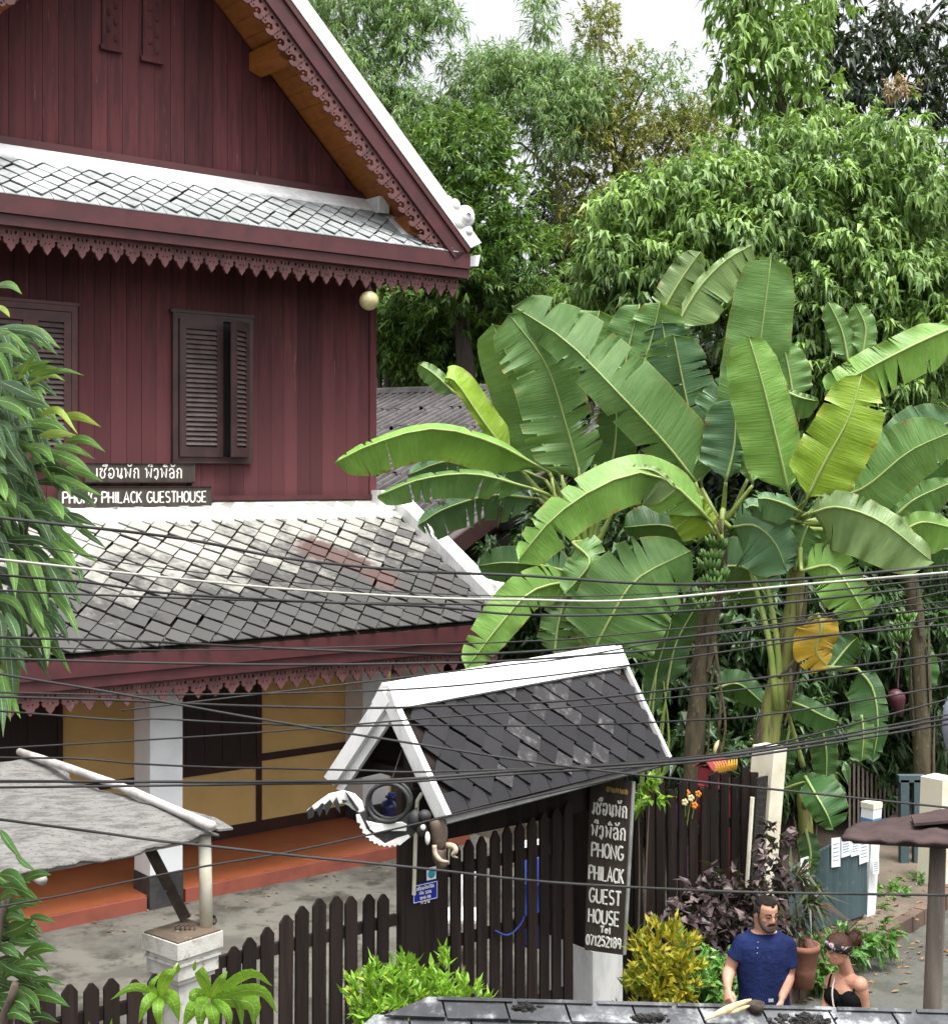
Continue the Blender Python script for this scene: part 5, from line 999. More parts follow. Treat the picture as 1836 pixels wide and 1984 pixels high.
# ================================================================== BIG LEAVES
def c7(x, y, Y): return (640+.6514*x, 440+.6514*y, Y)
def dens(pts, n):
    return spline([Vector(p) for p in pts], n)
def blade(b, mid, wl, wr, al, ar, tears=6, droop=.12, tipsharp=.45, wave=.02, nrow=26, seed=0, mi=0):
    """a leaf blade with its two halves torn into lobes; mid: (u, v, depth) from base to tip, widths in photo pixels"""
    rr = random.Random(seed); P = dens(mid, 41)
    def pos(t):
        x = min(max(t,0),1)*40; k = min(int(x), 39); q = P[k].lerp(P[k+1], x-k); d = P[k+1]-P[k]; return q, d
    Ln = sum((at(*P[i])-at(*P[i+1])).length for i in range(40))
    def prof(t): return max(0.0, min(1, (max(t,0)/.16))**.7)*max(0.0, 1-max(0,(t-.42)/.58)**2.6)**tipsharp
    for sgn, wd, an in ((1, wl, al), (-1, wr, ar)):
        if wd < 2: continue
        nt = max(0, int(tears+rr.uniform(-1.5,1.5))); cuts = sorted([0]+[rr.uniform(.1,.95) for _ in range(nt)]+[1])
        for a, c in zip(cuts, cuts[1:]):
            if c-a < .012: continue
            nr_ = max(2, int((c-a)*nrow)); nc = 5; dr = droop*rr.uniform(.2,1.5)*(1 if tears else .6); g0 = rr.uniform(.004,.022) if tears else 0; g1 = rr.uniform(.004,.022) if tears else 0
            q0 = rr.uniform(.1,.55); tw = rr.uniform(-.5,.5) if tears else 0; pts = []; uvs = []; trim = rr.uniform(.9,1.03) if tears else 1
            for i in range(nr_+1):
                for j in range(nc+1):
                    q = j/nc; sh = max(0, (q-q0)/(1-q0)); lo, hi = a+(g0*sh if a > 0 else 0), c-(g1*sh if c < 1 else 0)
                    t = lo+(hi-lo)*i/nr_; t2 = min(1, t+.05*q*(1-t)*1.2); m, d = pos(t2); l = math.hypot(d.x, d.y) or 1
                    sx, sy = d.y/l*sgn, -d.x/l*sgn; wpx = wd*prof(t)*q*trim; sc = m.z/FP
                    base = at(m.x, m.y, m.z); lat = Vector((sx*wpx*sc, wpx*sc*math.tan(an), -sy*wpx*sc))
                    wv = wave*math.sin(t*31+sgn)*q*q+wave*.7*math.sin(t*73+2)*q
                    p = base+lat; p.z -= dr*q*q*wd*sc*(.6+tw*(i/nr_-.5)); p.y += wv-(dr*.4*q*q*wd*sc)+tw*(i/nr_-.5)*.12*q
                    pts.append(p); uvs.append((t*Ln, q*sgn*.985 if q else 0.03*sgn))
            fl = []
            for i in range(nr_):
                for j in range(nc):
                    f = (i*(nc+1)+j, (i+1)*(nc+1)+j, (i+1)*(nc+1)+j+1, i*(nc+1)+j+1); fl.append(f if sgn < 0 else f[::-1])
            b.add(pts, fl, mi, uvs)
    return [at(*p)-Vector((0,.004,0)) for p in P], Ln
LEAFN = [0]
def banana(parent, key, mid, wl, wr, al=20, ar=20, tears=6, stalk=None, droop=.12, tip=.45, wave=.02, rib=.016):
    LEAFN[0] += 1; b = MB(); rp, Ln = blade(b, mid, wl, wr, math.radians(al), math.radians(ar), tears, droop, tip, wave, seed=LEAFN[0]*13)
    b.tube(rp[::4]+[rp[-1]], [rib*(1-.8*i/11) for i in range(len(rp[::4])+1)], 6, 0)
    mats = [BL[key], M['petiole']]
    if stalk: b.tube(spline([at(*p) for p in stalk]+[rp[0]], 10), [rib*2.0-(rib*.9)*i/9 for i in range(10)], 8, 1)
    return b.build('leaf', mats, parent, True)
def pseudostem(parent, pts, r0, r1, m='pstem', sheaths=6):
    P = spline([at(*p) for p in pts], 14); b = MB(); b.tube(P, [r0+(r1-r0)*i/13+.006*math.sin(i*2.2) for i in range(14)], 14); st = b.build('stem', M[m], parent, True)
    for k in range(sheaths):
        i = R.randint(0, 8); p = P[i]; q = P[i+R.randint(2,4)]; a = R.uniform(0, 6.28); off = Vector((math.cos(a), math.sin(a), 0))
        b = MB(); rr_ = r0*1.02; b.tube(spline([p+off*rr_, p.lerp(q,.5)+off*rr_*1.12, q+off*rr_*R.uniform(1.0,1.5)], 8), [.03,.04,.045,.045,.04,.032,.02,.006], 7, squash=(off, .3)); b.build('dry_sheath', M['pstemdry'], st)
    return P
def fruit_bunch(parent, pts, Y, r=.10):
    b = MB(); c = [at(u, v, Y) for u, v in pts]; fb = MB(); fb.tube([Vector((0,0,0)), Vector((.055,0,-.005)), Vector((.095,0,.03)), Vector((.115,0,.085))], [.012,.021,.021,.006], 7); fme = fb.mesh('banana', M['fruit'], True)
    b.tube(spline(c, 12), .018, 7); bu = b.build('fruit_bunch', M['petiole'], parent)
    for i, p in enumerate(spline(c, len(pts)+2)[1:]):
        for k in range(11):
            a = -math.pi*.5+(k-5)*.42+R.uniform(-.1,.1)+(i % 2)*.25
            inst('banana', fme, bu, Matrix.Translation(p+Vector((0,0,R.uniform(-.02,.02)))) @ Matrix.Rotation(a, 4, 'Z') @ Matrix.Rotation(R.uniform(-.15,.15), 4, 'Y') @ Matrix.Scale(R.uniform(.85,1.1), 4))
    return bu

YA, YB, YC = 14.9, 14.5, 14.2
A = thing('banana_plant', 'left banana plant whose long arching leaf crosses the house corner', 'banana plant', at(1130,1500,YA)-Z*at(1130,1500,YA).z, 'banana plants behind the gate')
pseudostem(A, [(1120,1700,YA),(1125,1400,YA),(1135,1150,YA),(1140,1040,YA)], .17, .10, sheaths=4)
hubA = lambda dx=0: (1140+dx, 1045, YA-.05)
banana(A, 'bright', [c7(650,722,14.7), c7(480,632,14.5), c7(300,592,14.3), c7(120,640,14.15), c7(12,694,14.1)], 66, 12, 35, 60, 4, [hubA(-8), (1090,960,14.85)], .05)
banana(A, 'mid', [c7(600,770,14.6), c7(430,727,14.45), c7(270,742,14.3), c7(140,792,14.2)], 44, 10, 40, 60, 8, [hubA(-12), (1075,965,14.8)], .2)
banana(A, 'blue', [c7(640,745,15.1), c7(500,690,15.2), c7(340,690,15.3), c7(230,730,15.3)], 52, 22, 30, 55, 9, [hubA(-10)], .3)
banana(A, 'blue', [c7(620,800,15.0), c7(480,790,15.0), c7(340,830,15.0), c7(260,880,15.0)], 48, 20, 30, 50, 10, [hubA(-14)], .3)
banana(A, 'lime', [c7(545,690,14.9), c7(455,570,14.9), c7(375,455,14.9), c7(340,440,14.9)], 12, 34, 20, 40, 0, [hubA(-9), (1030,930,14.9)], .05)
banana(A, 'mid', [c7(375,490,14.92), c7(310,430,14.95), c7(262,398,15.0)], 22, 16, 30, 30, 2, None, .1)
banana(A, 'mid', [c7(690,745,15.2), c7(610,600,15.2), c7(555,440,15.1), c7(480,280,14.9)], 62, 40, 15, 30, 1, [hubA(-5), (1105,970,15.1)], .06, .3)
banana(A, 'mid', [c7(752,765,14.75), c7(700,580,14.7), c7(640,400,14.6), c7(530,250,14.5)], 84, 62, -10, 25, 11, [hubA(2)], .06, .3)
banana(A, 'dark', [c7(800,790,15.5), c7(840,680,15.5), c7(850,560,15.5), c7(840,500,15.5)], 40, 46, 15, 15, 3, [hubA(8)], .1)
banana(A, 'mid', [c7(775,1270,14.0), c7(830,1160,13.9), c7(910,1040,13.9), c7(1070,955,14.1)], 86, 118, 12, 12, 5, [(1125,1500,14.6), (1135,1330,14.3)], .03, .55, .03)
banana(A, 'mid', [c7(665,1270,14.15), c7(680,1160,14.2), c7(715,1050,14.4)], 36, 50, 20, 20, 12, [(1110,1480,14.5)], .12)
banana(A, 'bright', [c7(740,1040,14.3), c7(600,1075,14.1), c7(500,1180,13.95), c7(405,1305,13.9)], 38, 48, 15, 15, 5, [hubA(-4), (1125,1090,14.6)], .08)
banana(A, 'dark', [c7(740,1030,14.6), c7(640,1000,14.7), c7(520,990,14.8), c7(440,1000,14.9)], 40, 40, 20, 20, 4, [hubA(-10)], .2)
banana(A, 'mid', [c7(720,930,14.4), c7(770,990,14.1), c7(700,1080,14.0)], 40, 46, 30, 30, 4, [hubA()], .15)
for u, v in ((1085,960),(1100,955),(1125,940),(1150,935),(1165,930),(1185,945)):
    b = MB(); b.tube(spline([at(1140+(u-1140)*.25,1060,YA-.1), at(u,v+40,YA-.2), at(u+(u-1140)*.3,v-40,YA-.2)], 8), [.035,.032,.028,.025,.022,.02,.018,.016], 8); b.build('leaf_stalk', M['petiole'], A, True)

Bn = thing('banana_plant', 'middle banana plant carrying a hanging bunch of green fruit', 'banana plant', at(1345,1700,YB)-Z*at(1345,1700,YB).z, 'banana plants behind the gate')
pseudostem(Bn, [(1335,1760,YB),(1342,1500,YB),(1352,1340,YB),(1368,1200,YB),(1385,1080,YB),(1396,1000,YB)], .112, .07, 'pstemdry', 12)
hubB = lambda dx=0, dy=0: (1396+dx, 1005+dy, YB)
fruit_bunch(Bn, [(1392,1030),(1386,1060),(1372,1090),(1392,1112),(1370,1140),(1362,1170)], 14.2)
b = MB(); b.tube(spline([at(1396,1000,YB), at(1400,985,14.3), at(1394,1035,14.2)], 8), [.03]*8, 7); b.build('fruit_stalk', M['petiole'], Bn, True)
b = MB(); b.tube([at(1393,1000,14.18), at(1391,1040,14.18)], [.035,.03], 7); b.build('withered_stalk', M['pstemdry'], Bn, True)
banana(Bn, 'mid', [c7(1085,750,14.4), c7(1000,640,14.3), c7(860,490,14.2), c7(700,330,14.4), c7(540,226,14.6)], 42, 88, 25, 15, 8, [hubB(-6), c7(1110,830,14.45)], .10, .35)
banana(Bn, 'bright', [c7(1140,880,13.9), c7(1040,775,13.75), c7(920,722,13.6), c7(760,785,13.4), c7(640,880,13.3), c7(560,985,13.3)], 62, 36, 18, 40, 5, [hubB(0), c7(1160,920,14.1)], .08, .35)
banana(Bn, 'pale', [c7(870,712,13.62), c7(960,716,13.66), c7(1025,770,13.7)], 10, 70, 30, 15, 2, None, .06, .35)
banana(Bn, 'lime', [c7(1145,905,13.95), c7(1100,840,13.9), c7(1040,770,13.85)], 60, 24, 15, 20, 5, None, .05)
banana(Bn, 'blue', [c7(1105,770,14.9), c7(1078,600,14.9), c7(1045,440,14.85), c7(1020,310,14.8)], 74, 66, 25, 25, 15, [hubB(-4)], .05, .3)
banana(Bn, 'blue', [c7(1015,420,15.1), c7(1000,360,15.1), c7(985,270,15.1)], 50, 70, 20, 20, 6, None, .1)
banana(Bn, 'mid', [c7(760,420,15.3), c7(775,340,15.3), c7(800,240,15.3)], 60, 60, 15, 15, 2, None, .05, .25)
banana(Bn, 'mid', [c7(870,520,15.2), c7(880,380,15.2), c7(920,220,15.2)], 52, 40, 10, 20, 1, None, .05, .3)
banana(Bn, 'mid', [c7(905,480,15.15), c7(950,340,15.15), c7(980,215,15.1)], 50, 62, 15, 10, 2, None, .05, .3)
banana(Bn, 'pale', [c7(1020,300,15.2), c7(1090,180,15.2), c7(1170,95,15.2), c7(1252,45,15.2)], 12, 62, 20, 15, 7, None, .08, .3)
banana(Bn, 'pale', [c7(960,300,15.4), c7(1010,200,15.4), c7(1060,120,15.4), c7(1100,65,15.4)], 34, 36, 20, 20, 8, None, .08, .4)
banana(Bn, 'blue', [c7(1175,750,14.3), c7(1200,640,14.3), c7(1205,500,14.3)], 60, 24, 18, 30, 2, [hubB(3)], .08, .25)
banana(Bn, 'blue', [c7(1130,560,14.7), c7(1165,500,14.7), c7(1230,460,14.7)], 42, 56, 25, 25, 3, None, .12)
banana(Bn, 'mid', [c7(1085,760,14.5), c7(1060,690,14.5), c7(1010,600,14.5), c7(950,560,14.5)], 50, 52, 20, 20, 5, [hubB(-6)], .12)
banana(Bn, 'dark', [c7(1090,930,14.8), c7(1000,880,14.9), c7(870,885,15.0)], 30, 44, 30, 30, 2, [hubB(-6,6)], .1)
banana(Bn, 'blue', [c7(1190,885,14.2), c7(1260,880,14.0), c7(1320,930,13.9), c7(1355,1010,13.9)], 46, 84, 25, 15, 5, [hubB(4)], .12, .4)
banana(Bn, 'dark', [c7(1160,1000,15.2), c7(1240,1010,15.4), c7(1300,1100,15.5)], 60, 60, 20, 20, 3, [hubB()], .1)
banana(Bn, 'mid', [c7(1255,760,14.4), c7(1235,650,14.4), c7(1225,560,14.4)], 20, 34, 20, 20, 1, [hubB(8)], .1)
for pts in (((1383,1240),(1395,1330),(1392,1420)), ((1390,1300),(1405,1400),(1393,1465))):
    b = MB(); b.tube(spline([at(u,v,14.15) for u,v in pts], 8), [.02,.018,.016,.015,.014,.014,.02,.012], 6); b.build('dry_leaf_strip', M['pstemdry'], Bn, True)
b = MB(); b.tube(spline([at(1392,1430,14.1), at(1384,1450,14.05), at(1388,1475,14.1)], 8), [.01,.03,.04,.035,.03,.02,.015,.005], 7, squash=(Vector((1,.3,0)).normalized(), .3)); b.build('withered_bract', M['dryleaf'], Bn, True)

Cn = thing('banana_plant', 'right banana plant with broad upright leaves and one yellow dead leaf', 'banana plant', at(1490,1750,YC)-Z*at(1490,1750,YC).z, 'banana plants behind the gate')
pseudostem(Cn, [(1462,1800,YC),(1478,1500,YC),(1492,1390,YC),(1520,1270,YC),(1540,1150,YC),(1545,1010,YC)], .15, .075, 'pstem', 9)
hubC = lambda dx=0, dy=0: (1545+dx, 1010+dy, YC)
banana(Cn, 'mid', [c7(1245,730,14.6), c7(1255,500,14.6), c7(1285,280,14.5), c7(1310,82,14.45)], 66, 62, 12, 12, 0, [hubC(-60,-20), c7(1200,850,14.5)], .03, .22)
banana(Cn, 'bright', [c7(1365,795,13.8), c7(1330,640,13.75), c7(1285,460,13.7), c7(1243,316,13.7)], 66, 52, 15, 25, 0, [hubC(-4,-20)], .04, .35)
banana(Cn, 'lime', [c7(1412,808,13.6), c7(1470,690,13.5), c7(1540,560,13.45), c7(1580,430,13.5)], 62, 66, 20, -12, 1, [hubC(4,-30)], .04, .4)
banana(Cn, 'mid', [c7(1490,800,14.1), c7(1590,765,14.0), c7(1720,660,13.9), c7(1850,600,13.8)], 66, 66, 15, 15, 3, [hubC(8,-10)], .05, .4)
banana(Cn, 'pale', [c7(1425,845,13.6), c7(1510,825,13.4), c7(1640,870,13.25), c7(1785,985,13.2)], 36, 88, 30, 15, 2, [hubC(3,-5)], .10, .35, .05)
banana(Cn, 'blue', [c7(1400,840,13.7), c7(1350,815,13.6), c7(1300,800,13.55), c7(1270,800,13.5)], 40, 16, 30, 40, 1, [hubC(-3,-5)], .1)
banana(Cn, 'blue', [c7(1400,870,13.9), c7(1330,850,13.8), c7(1260,820,13.8), c7(1232,830,13.8)], 20, 16, 30, 40, 1, None, .1)
banana(Cn, 'bright', [c7(1400,1015,13.6), c7(1490,1000,13.5), c7(1545,1070,13.4), c7(1595,1155,13.4)], 44, 58, 20, 15, 5, [hubC(3,30)], .05, .35)
banana(Cn, 'mid', [c7(1375,505,14.6), c7(1365,430,14.6), c7(1345,335,14.6)], 34, 44, 15, 15, 0, None, .04)
banana(Cn, 'mid', [c7(1350,480,14.5), c7(1400,500,14.4), c7(1450,510,14.4)], 12, 36, 20, 20, 2, None, .1)
banana(Cn, 'bright', [c7(1900,270,14.0), c7(1760,330,13.9), c7(1640,390,13.8), c7(1530,450,13.8), c7(1470,480,13.9)], 62, 34, 20, 25, 9, None, .08, .3)
banana(Cn, 'mid', [c7(1680,850,14.3), c7(1740,800,14.3), c7(1850,750,14.3)], 30, 44, 15, 15, 2, [hubC(10,0)], .06)
banana(Cn, 'bright', [c7(1690,905,14.0), c7(1760,870,14.0), c7(1860,890,14.0)], 24, 70, 20, 15, 2, [hubC(10,10)], .08)
banana(Cn, 'dark', [c7(1590,820,14.8), c7(1700,740,14.8), c7(1836,680,14.8)], 40, 60, 15, 15, 2, [hubC(10,0)], .06)
banana(Cn, 'blue', [c7(1690,700,15.2), c7(1760,620,15.2), c7(1860,560,15.2)], 70, 60, 15, 15, 2, None, .06)
banana(Cn, 'mid', [c7(1540,400,15.6), c7(1520,300,15.6), c7(1480,215,15.6)], 26, 24, 15, 15, 2, None, .06)
banana(Cn, 'mid', [c7(1580,380,15.6), c7(1590,290,15.6), c7(1560,220,15.6)], 24, 24, 15, 15, 0, None, .06)
banana(Cn, 'dead', [(1585,1185,13.9),(1590,1215,13.8),(1580,1255,13.8),(1600,1285,13.8)], 36, 46, 15, 20, 5, [(1545,1260,14.1),(1565,1200,14.0)], .12)
banana(Cn, 'mid', [c7(1380,1010,14.0), c7(1400,930,14.0), c7(1420,880,14.0)], 34, 44, 20, 20, 1, [hubC(0,40)], .06)
banana(Cn, 'mid', [c7(1430,1010,14.3), c7(1470,930,14.3), c7(1530,880,14.2)], 40, 50, 20, 20, 2, [hubC(5,40)], .08)
for pts in (((1504,1370),(1490,1240),(1465,1140),(1450,1090)), ((1512,1370),(1505,1240),(1490,1150),(1474,1085))):
    b = MB(); b.tube(spline([at(u,v,14.05) for u,v in pts], 9), [.04,.036,.033,.03,.028,.026,.024,.022,.018], 8); b.build('leaf_stalk', M['petiole'], Cn, True)
for pts in (((1530,1290),(1532,1330),(1527,1352)), ((1560,1255),(1530,1285),(1508,1310))):
    b = MB(); b.tube([at(u,v,13.95) for u,v in pts], [.02,.022,.018], 6); b.build('dry_leaf_strip', M['pstemdry'], Cn, True)

# young dark leaves low down
Dn = thing('banana_sucker', 'young banana shoots with dark green leaves at the foot of the plants', 'banana plant', at(1560,1760,14.6)-Z*at(1560,1760,14.6).z)
pseudostem(Dn, [(1560,1800,14.6),(1560,1600,14.6),(1550,1500,14.6)], .09, .06, 'pstem', 2)
banana(Dn, 'dark', [(1518,1350,14.4),(1560,1365,14.3),(1600,1385,14.3),(1622,1392,14.3)], 20, 30, 25, 15, 0, [(1555,1480,14.6)], .08)
banana(Dn, 'dark', [(1560,1500,14.0),(1580,1535,13.7),(1600,1570,13.6),(1612,1600,13.6)], 50, 30, 15, 25, 1, [(1558,1560,14.4)], .06)
banana(Dn, 'dark', [(1515,1525,14.2),(1560,1510,14.0),(1600,1515,13.9),(1638,1532,13.9)], 16, 22, 25, 20, 0, None, .08)
banana(Dn, 'dark', [(1660,1290,15.0),(1690,1330,14.9),(1700,1400,14.8),(1690,1470,14.8)], 24, 48, 20, 15, 2, [(1600,1290,15.2)], .05)
banana(Dn, 'mid', [(1668,1380,14.75),(1672,1420,14.7),(1668,1470,14.7)], 26, 28, 20, 20, 1, None, .06)
banana(Dn, 'dark', [(1590,1400,14.9),(1600,1450,14.9),(1600,1510,14.9)], 26, 30, 15, 15, 1, None, .06)
banana(Dn, 'dark', [(1530,1400,14.7),(1520,1450,14.7),(1510,1500,14.7)], 26, 20, 15, 15, 1, None, .06)
banana(Dn, 'dark', [(1385,1330,15.2),(1430,1320,15.2),(1480,1360,15.2)], 26, 30, 25, 25, 0, None, .06)
banana(Dn, 'dark', [(1600,1300,15.2),(1640,1250,15.3),(1660,1230,15.3)], 30, 34, 20, 20, 1, None, .06)
banana(Dn, 'dark', [(1250,1400,15.3),(1270,1300,15.4),(1300,1200,15.4)], 20, 24, 20, 20, 0, [(1240,1560,15.2)], .06)
banana(Dn, 'dark', [(1290,1330,15.5),(1310,1240,15.6),(1360,1150,15.6)], 30, 30, 20, 20, 1, None, .06)
banana(Dn, 'dark', [(1560,1600,13.9),(1570,1650,13.8),(1565,1690,13.8)], 20, 20, 20, 20, 0, None, .06)
for u, v, w_ in ((1262,1380,10),(1280,1400,14),(1272,1420,20),(1295,1405,-10),(1250,1410,-6)):
    b = MB(); b.tube(spline([at(1268+w_*.4,1560,15.0), at(u,v+40,15.0), at(u+w_,v-90,15.1)], 8), [.025,.022,.02,.017,.014,.011,.008,.004], 6); b.build('young_shoot', M['petiole'], Dn, True)
En = thing('banana_plant', 'far banana plant in shade at right with small fruit bunch and dark red bud', 'banana plant', at(1745,1700,17)-Z*at(1745,1700,17).z, 'banana plants behind the gate')
pseudostem(En, [(1790,1700,17),(1785,1400,17),(1775,1200,17),(1760,1090,17)], .12, .08, 'pstemdry', 8)
fruit_bunch(En, [(1756,1180),(1752,1205),(1746,1232)], 16.6)
b = MB(); b.tube(spline([at(1745,1240,16.6), at(1740,1300,16.6), at(1738,1335,16.55)], 6), .012, 5); b.tube(spline([at(1738,1332,16.55), at(1736,1350,16.5), at(1745,1385,16.5)], 8), [.03,.075,.10,.11,.10,.08,.05,.01], 10); b.build('flower_bud', M['bud'], En, True)
banana(En, 'dark', [(1770,1090,17),(1800,1060,16.8),(1850,1060,16.8)], 40, 50, 20, 20, 3, None, .1)
banana(En, 'dark', [(1760,1080,17.2),(1720,1060,17.3),(1660,1075,17.4)], 30, 40, 20, 20, 4, None, .15)
banana(En, 'dark', [(1770,1250,17.4),(1790,1290,17.4),(1780,1340,17.4)], 34, 34, 20, 20, 1, None, .1)

# ================================================================== smaller leafed plants, leaf by leaf near the camera
def lance(b, pts, wpx, fold=.35, n=9, roll=.2):
    wpx *= .70; P = dens(pts, n+1); UV = []; Ln = sum((at(*P[i])-at(*P[i+1])).length for i in range(n)); up = R.uniform(-.3,.3)+roll; V = []; fl = []
    for i, p in enumerate(P):
        t = i/n; d = P[min(i+1,n)]-P[max(i-1,0)]; l = math.hypot(d.x,d.y) or 1; w_ = wpx*.5*max(0,math.sin(math.pi*min(1, .05+t*.95)**.78))**1.05*(1 if i < n else 0); sc = p.z/FP
        sx, sy = d.y/l, -d.x/l; c = at(p.x, p.y, p.z)
        for sgn, tl in ((1, fold+up), (0, 0), (-1, fold-up)):
            UV.append((t*Ln*3, .985*sgn)); V.append(c+Vector((sx*sgn*w_*sc, abs(sgn)*tl*w_*sc, -sy*sgn*w_*sc)))
    for i in range(n):
        a = i*3; fl += [(a,a+3,a+4,a+1), (a+1,a+4,a+5,a+2)]
    b.add(V, fl, 0, UV)
def leafobj(parent, pts, wpx, m, **k):
    b = MB(); lance(b, pts, wpx, **k); return b.build('leaf', m, parent, True)
def z1(x, y, Y=6.0): return (x*.2016, 520+y*.2016, Y)
def z2(x, y, Y=6.0): return (x*.2016, 900+y*.2016, Y)
dr = thing('dragon_tree', 'leafy dracaena with drooping glossy strap leaves along the left edge', 'tree', Vector((-2.35,6.4,0)))
b = MB()
for pts in ([(-170,2900,6.5),(-120,1700,6.5),(-80,1200,6.5),(-50,900,6.5),(-20,720,6.4)], [(-170,2900,6.5),(-140,1500,6.6),(-60,1100,6.4),(20,960,6.3)], [(-170,2900,6.5),(-150,1600,6.7),(-110,1000,6.6),(-90,700,6.6)]): b.tube(spline([at(*p) for p in pts], 12), [.05-.003*i for i in range(12)], 8)
b.build('trunk', M['bark2'], dr, True)
DL1 = [((-40,140),(100,130),(215,225),100,0),((-30,330),(50,380),(95,445),70,2),((-20,600),(50,600),(105,590),50,0),((-60,740),(80,740),(240,850),130,0),((180,1040),(250,900),(370,765),100,0),((100,960),(330,900),(515,860),100,0),((280,1010),(420,940),(570,935),100,0),((380,1010),(600,950),(815,1005),60,0),((250,1100),(480,1000),(630,1060),60,2),((290,1130),(390,1130),(450,1200),50,0),((0,1060),(200,1150),(400,1250),150,1),((150,1220),(320,1260),(470,1310),150,1),((-40,1230),(150,1290),(325,1440),170,0),((400,1380),(560,1340),(750,1570),95,2),((600,1390),(770,1400),(975,1500),110,2),((380,1580),(560,1560),(740,1580),110,2),((640,1630),(820,1620),(1015,1740),110,0),((100,1540),(220,1500),(330,1490),80,1),((250,1680),(420,1720),(530,1860),130,0),((520,1680),(720,1710),(915,1810),90,0),((430,1720),(700,1820),(900,1960),130,0),((40,1640),(150,1800),(280,1960),140,1),((-20,1660),(20,1740),(50,1810),90,1),((-30,1850),(20,1900),(70,1960),90,1)]
DL2 = [((640,0),(820,60),(990,140),110,0),((510,90),(700,150),(1010,290),110,0),((520,110),(620,150),(680,280),120,0),((680,220),(820,290),(930,390),90,1),((460,290),(560,400),(610,510),130,0),((640,440),(780,500),(930,570),100,1),((760,600),(900,690),(1025,785),70,1),((480,480),(640,520),(750,560),90,1),((520,560),(700,760),(960,930),120,0),((500,700),(640,850),(740,1000),140,0),((620,900),(760,1000),(780,1180),90,1),((60,760),(120,980),(150,1260),130,0),((250,780),(360,1050),(465,1390),150,0),((450,900),(560,1100),(690,1380),130,1),((480,1180),(640,1380),(775,1640),110,0),((260,1190),(360,1400),(430,1560),100,0),((60,1400),(140,1560),(190,1740),130,1),((300,1400),(430,1640),(460,1920),110,0),((100,1740),(180,1770),(280,1830),90,1),((-20,60),(30,220),(60,330),110,0),((80,200),(120,300),(150,400),90,0),((0,1940),(60,2200),(100,2450),110,0),((-20,2100),(20,2300),(30,2600),110,1),((60,2100),(140,2300),(200,2420),80,0)]
DM = [NL['drac'], NL['dracd'], NL['dracy']]
for k, (L_, zf) in enumerate(((DL1, z1), (DL2, z2))):
    for a, c, e, w_, mm in L_:
        y = 5.95+R.uniform(-.08,.08); leafobj(dr, [zf(*a, y+.18), zf(*c, y), zf(*e, y-.08)], w_*.2016*1.1, DM[mm])
for k in range(225):
    v = R.uniform(620,1250); u = R.uniform(-90,95 if v > 900 else 60)*(1 if v > 760 else .5)-10; a = R.uniform(.1,1.5); L_ = R.uniform(70,125); y = R.uniform(6.15,6.6)
    leafobj(dr, [(u,v,y+.1),(u+L_*.5*math.cos(a),v+L_*.4*math.sin(a)-8,y),(u+L_*math.cos(a)*.9,v+L_*math.sin(a)+10,y-.05)], R.uniform(22,34), NL['dracd'] if R.random() < .72 else NL['drac'])
def z3(x, y, Y): return (x*.305, 1500+y*.305, Y)
fl3 = thing('leafy_shrub', 'broad leafed green shrub in the lower left corner', 'shrub', Vector((-1.9,5.6,0)))
b = MB()
for pts in ([(-60,3000,5.7),(-40,2200,5.7),(-20,1900,5.6),(20,1700,5.6)], [(-60,3000,5.7),(-10,2100,5.6),(30,1900,5.5)]): b.tube(spline([at(*p) for p in pts], 9), [.03-.002*i for i in range(9)], 7)
b.build('stem', M['bark2'], fl3, True)
for a, c, e, w_ in (((0,620),(90,640),(185,740),110),((140,660),(240,620),(330,625),70),((0,700),(130,720),(280,815),90),((0,860),(120,810),(240,810),80),((0,920),(80,890),(160,920),60),((20,1000),(120,960),(220,900),120),((150,1130),(270,1090),(370,1110),90),((20,1290),(90,1180),(180,1140),90),((200,1380),(320,1400),(445,1465),100),((0,1430),(120,1430),(190,1500),120),((100,1340),(200,1410),(260,1510),90),((0,1530),(100,1500),(220,1580),100),((60,1230),(180,1190),(350,1215),70),((190,890),(270,900),(360,930),50),((0,340),(60,430),(150,540),60),((100,500),(160,560),(230,600),40),((0,1180),(80,1230),(200,1260),80),((60,1040),(160,1060),(270,1040),60),((0,1080),(60,1100),(130,1160),80),((200,1290),(300,1290),(420,1330),50),((0,780),(60,740),(130,760),70)):
    y = 5.5+R.uniform(-.06,.06); leafobj(fl3, [z3(*a,y+.1), z3(*c,y), z3(*e,y-.05)], w_*.305*1.15, NL['broad'])
for k in range(60):
    v = R.uniform(1680,2040); u = R.uniform(-50,55); a = R.uniform(-.5,1.0); L_ = R.uniform(45,85); y = R.uniform(5.6,5.85)
    leafobj(fl3, [(u,v,y+.06),(u+L_*.5*math.cos(a),v+L_*.5*math.sin(a)-5,y),(u+L_*math.cos(a),v+L_*math.sin(a)+4,y-.03)], R.uniform(18,30), NL['broadd'] if k % 3 else NL['broad'])
lp = thing('bright_plant', 'bright lime green young plant in front of the white pillar at bottom', 'plant', Vector((-.9,4.7,0)))
b = MB(); [b.tube(spline([at(*p) for p in pts], 8), [.014,.013,.012,.011,.010,.009,.008,.006], 7) for pts in ([(350,3600,4.75),(330,2300,4.75),(312,2000,4.7),(309,1924,4.68)], [(350,3600,4.75),(400,2300,4.7),(408,2000,4.65),(406,1930,4.6)], [(309,1924,4.68),(330,1890,4.66),(345,1862,4.66)])]; b.build('stem', M['petiole'], lp, True)
h1, h2 = (1010,1390), (1335,1410)
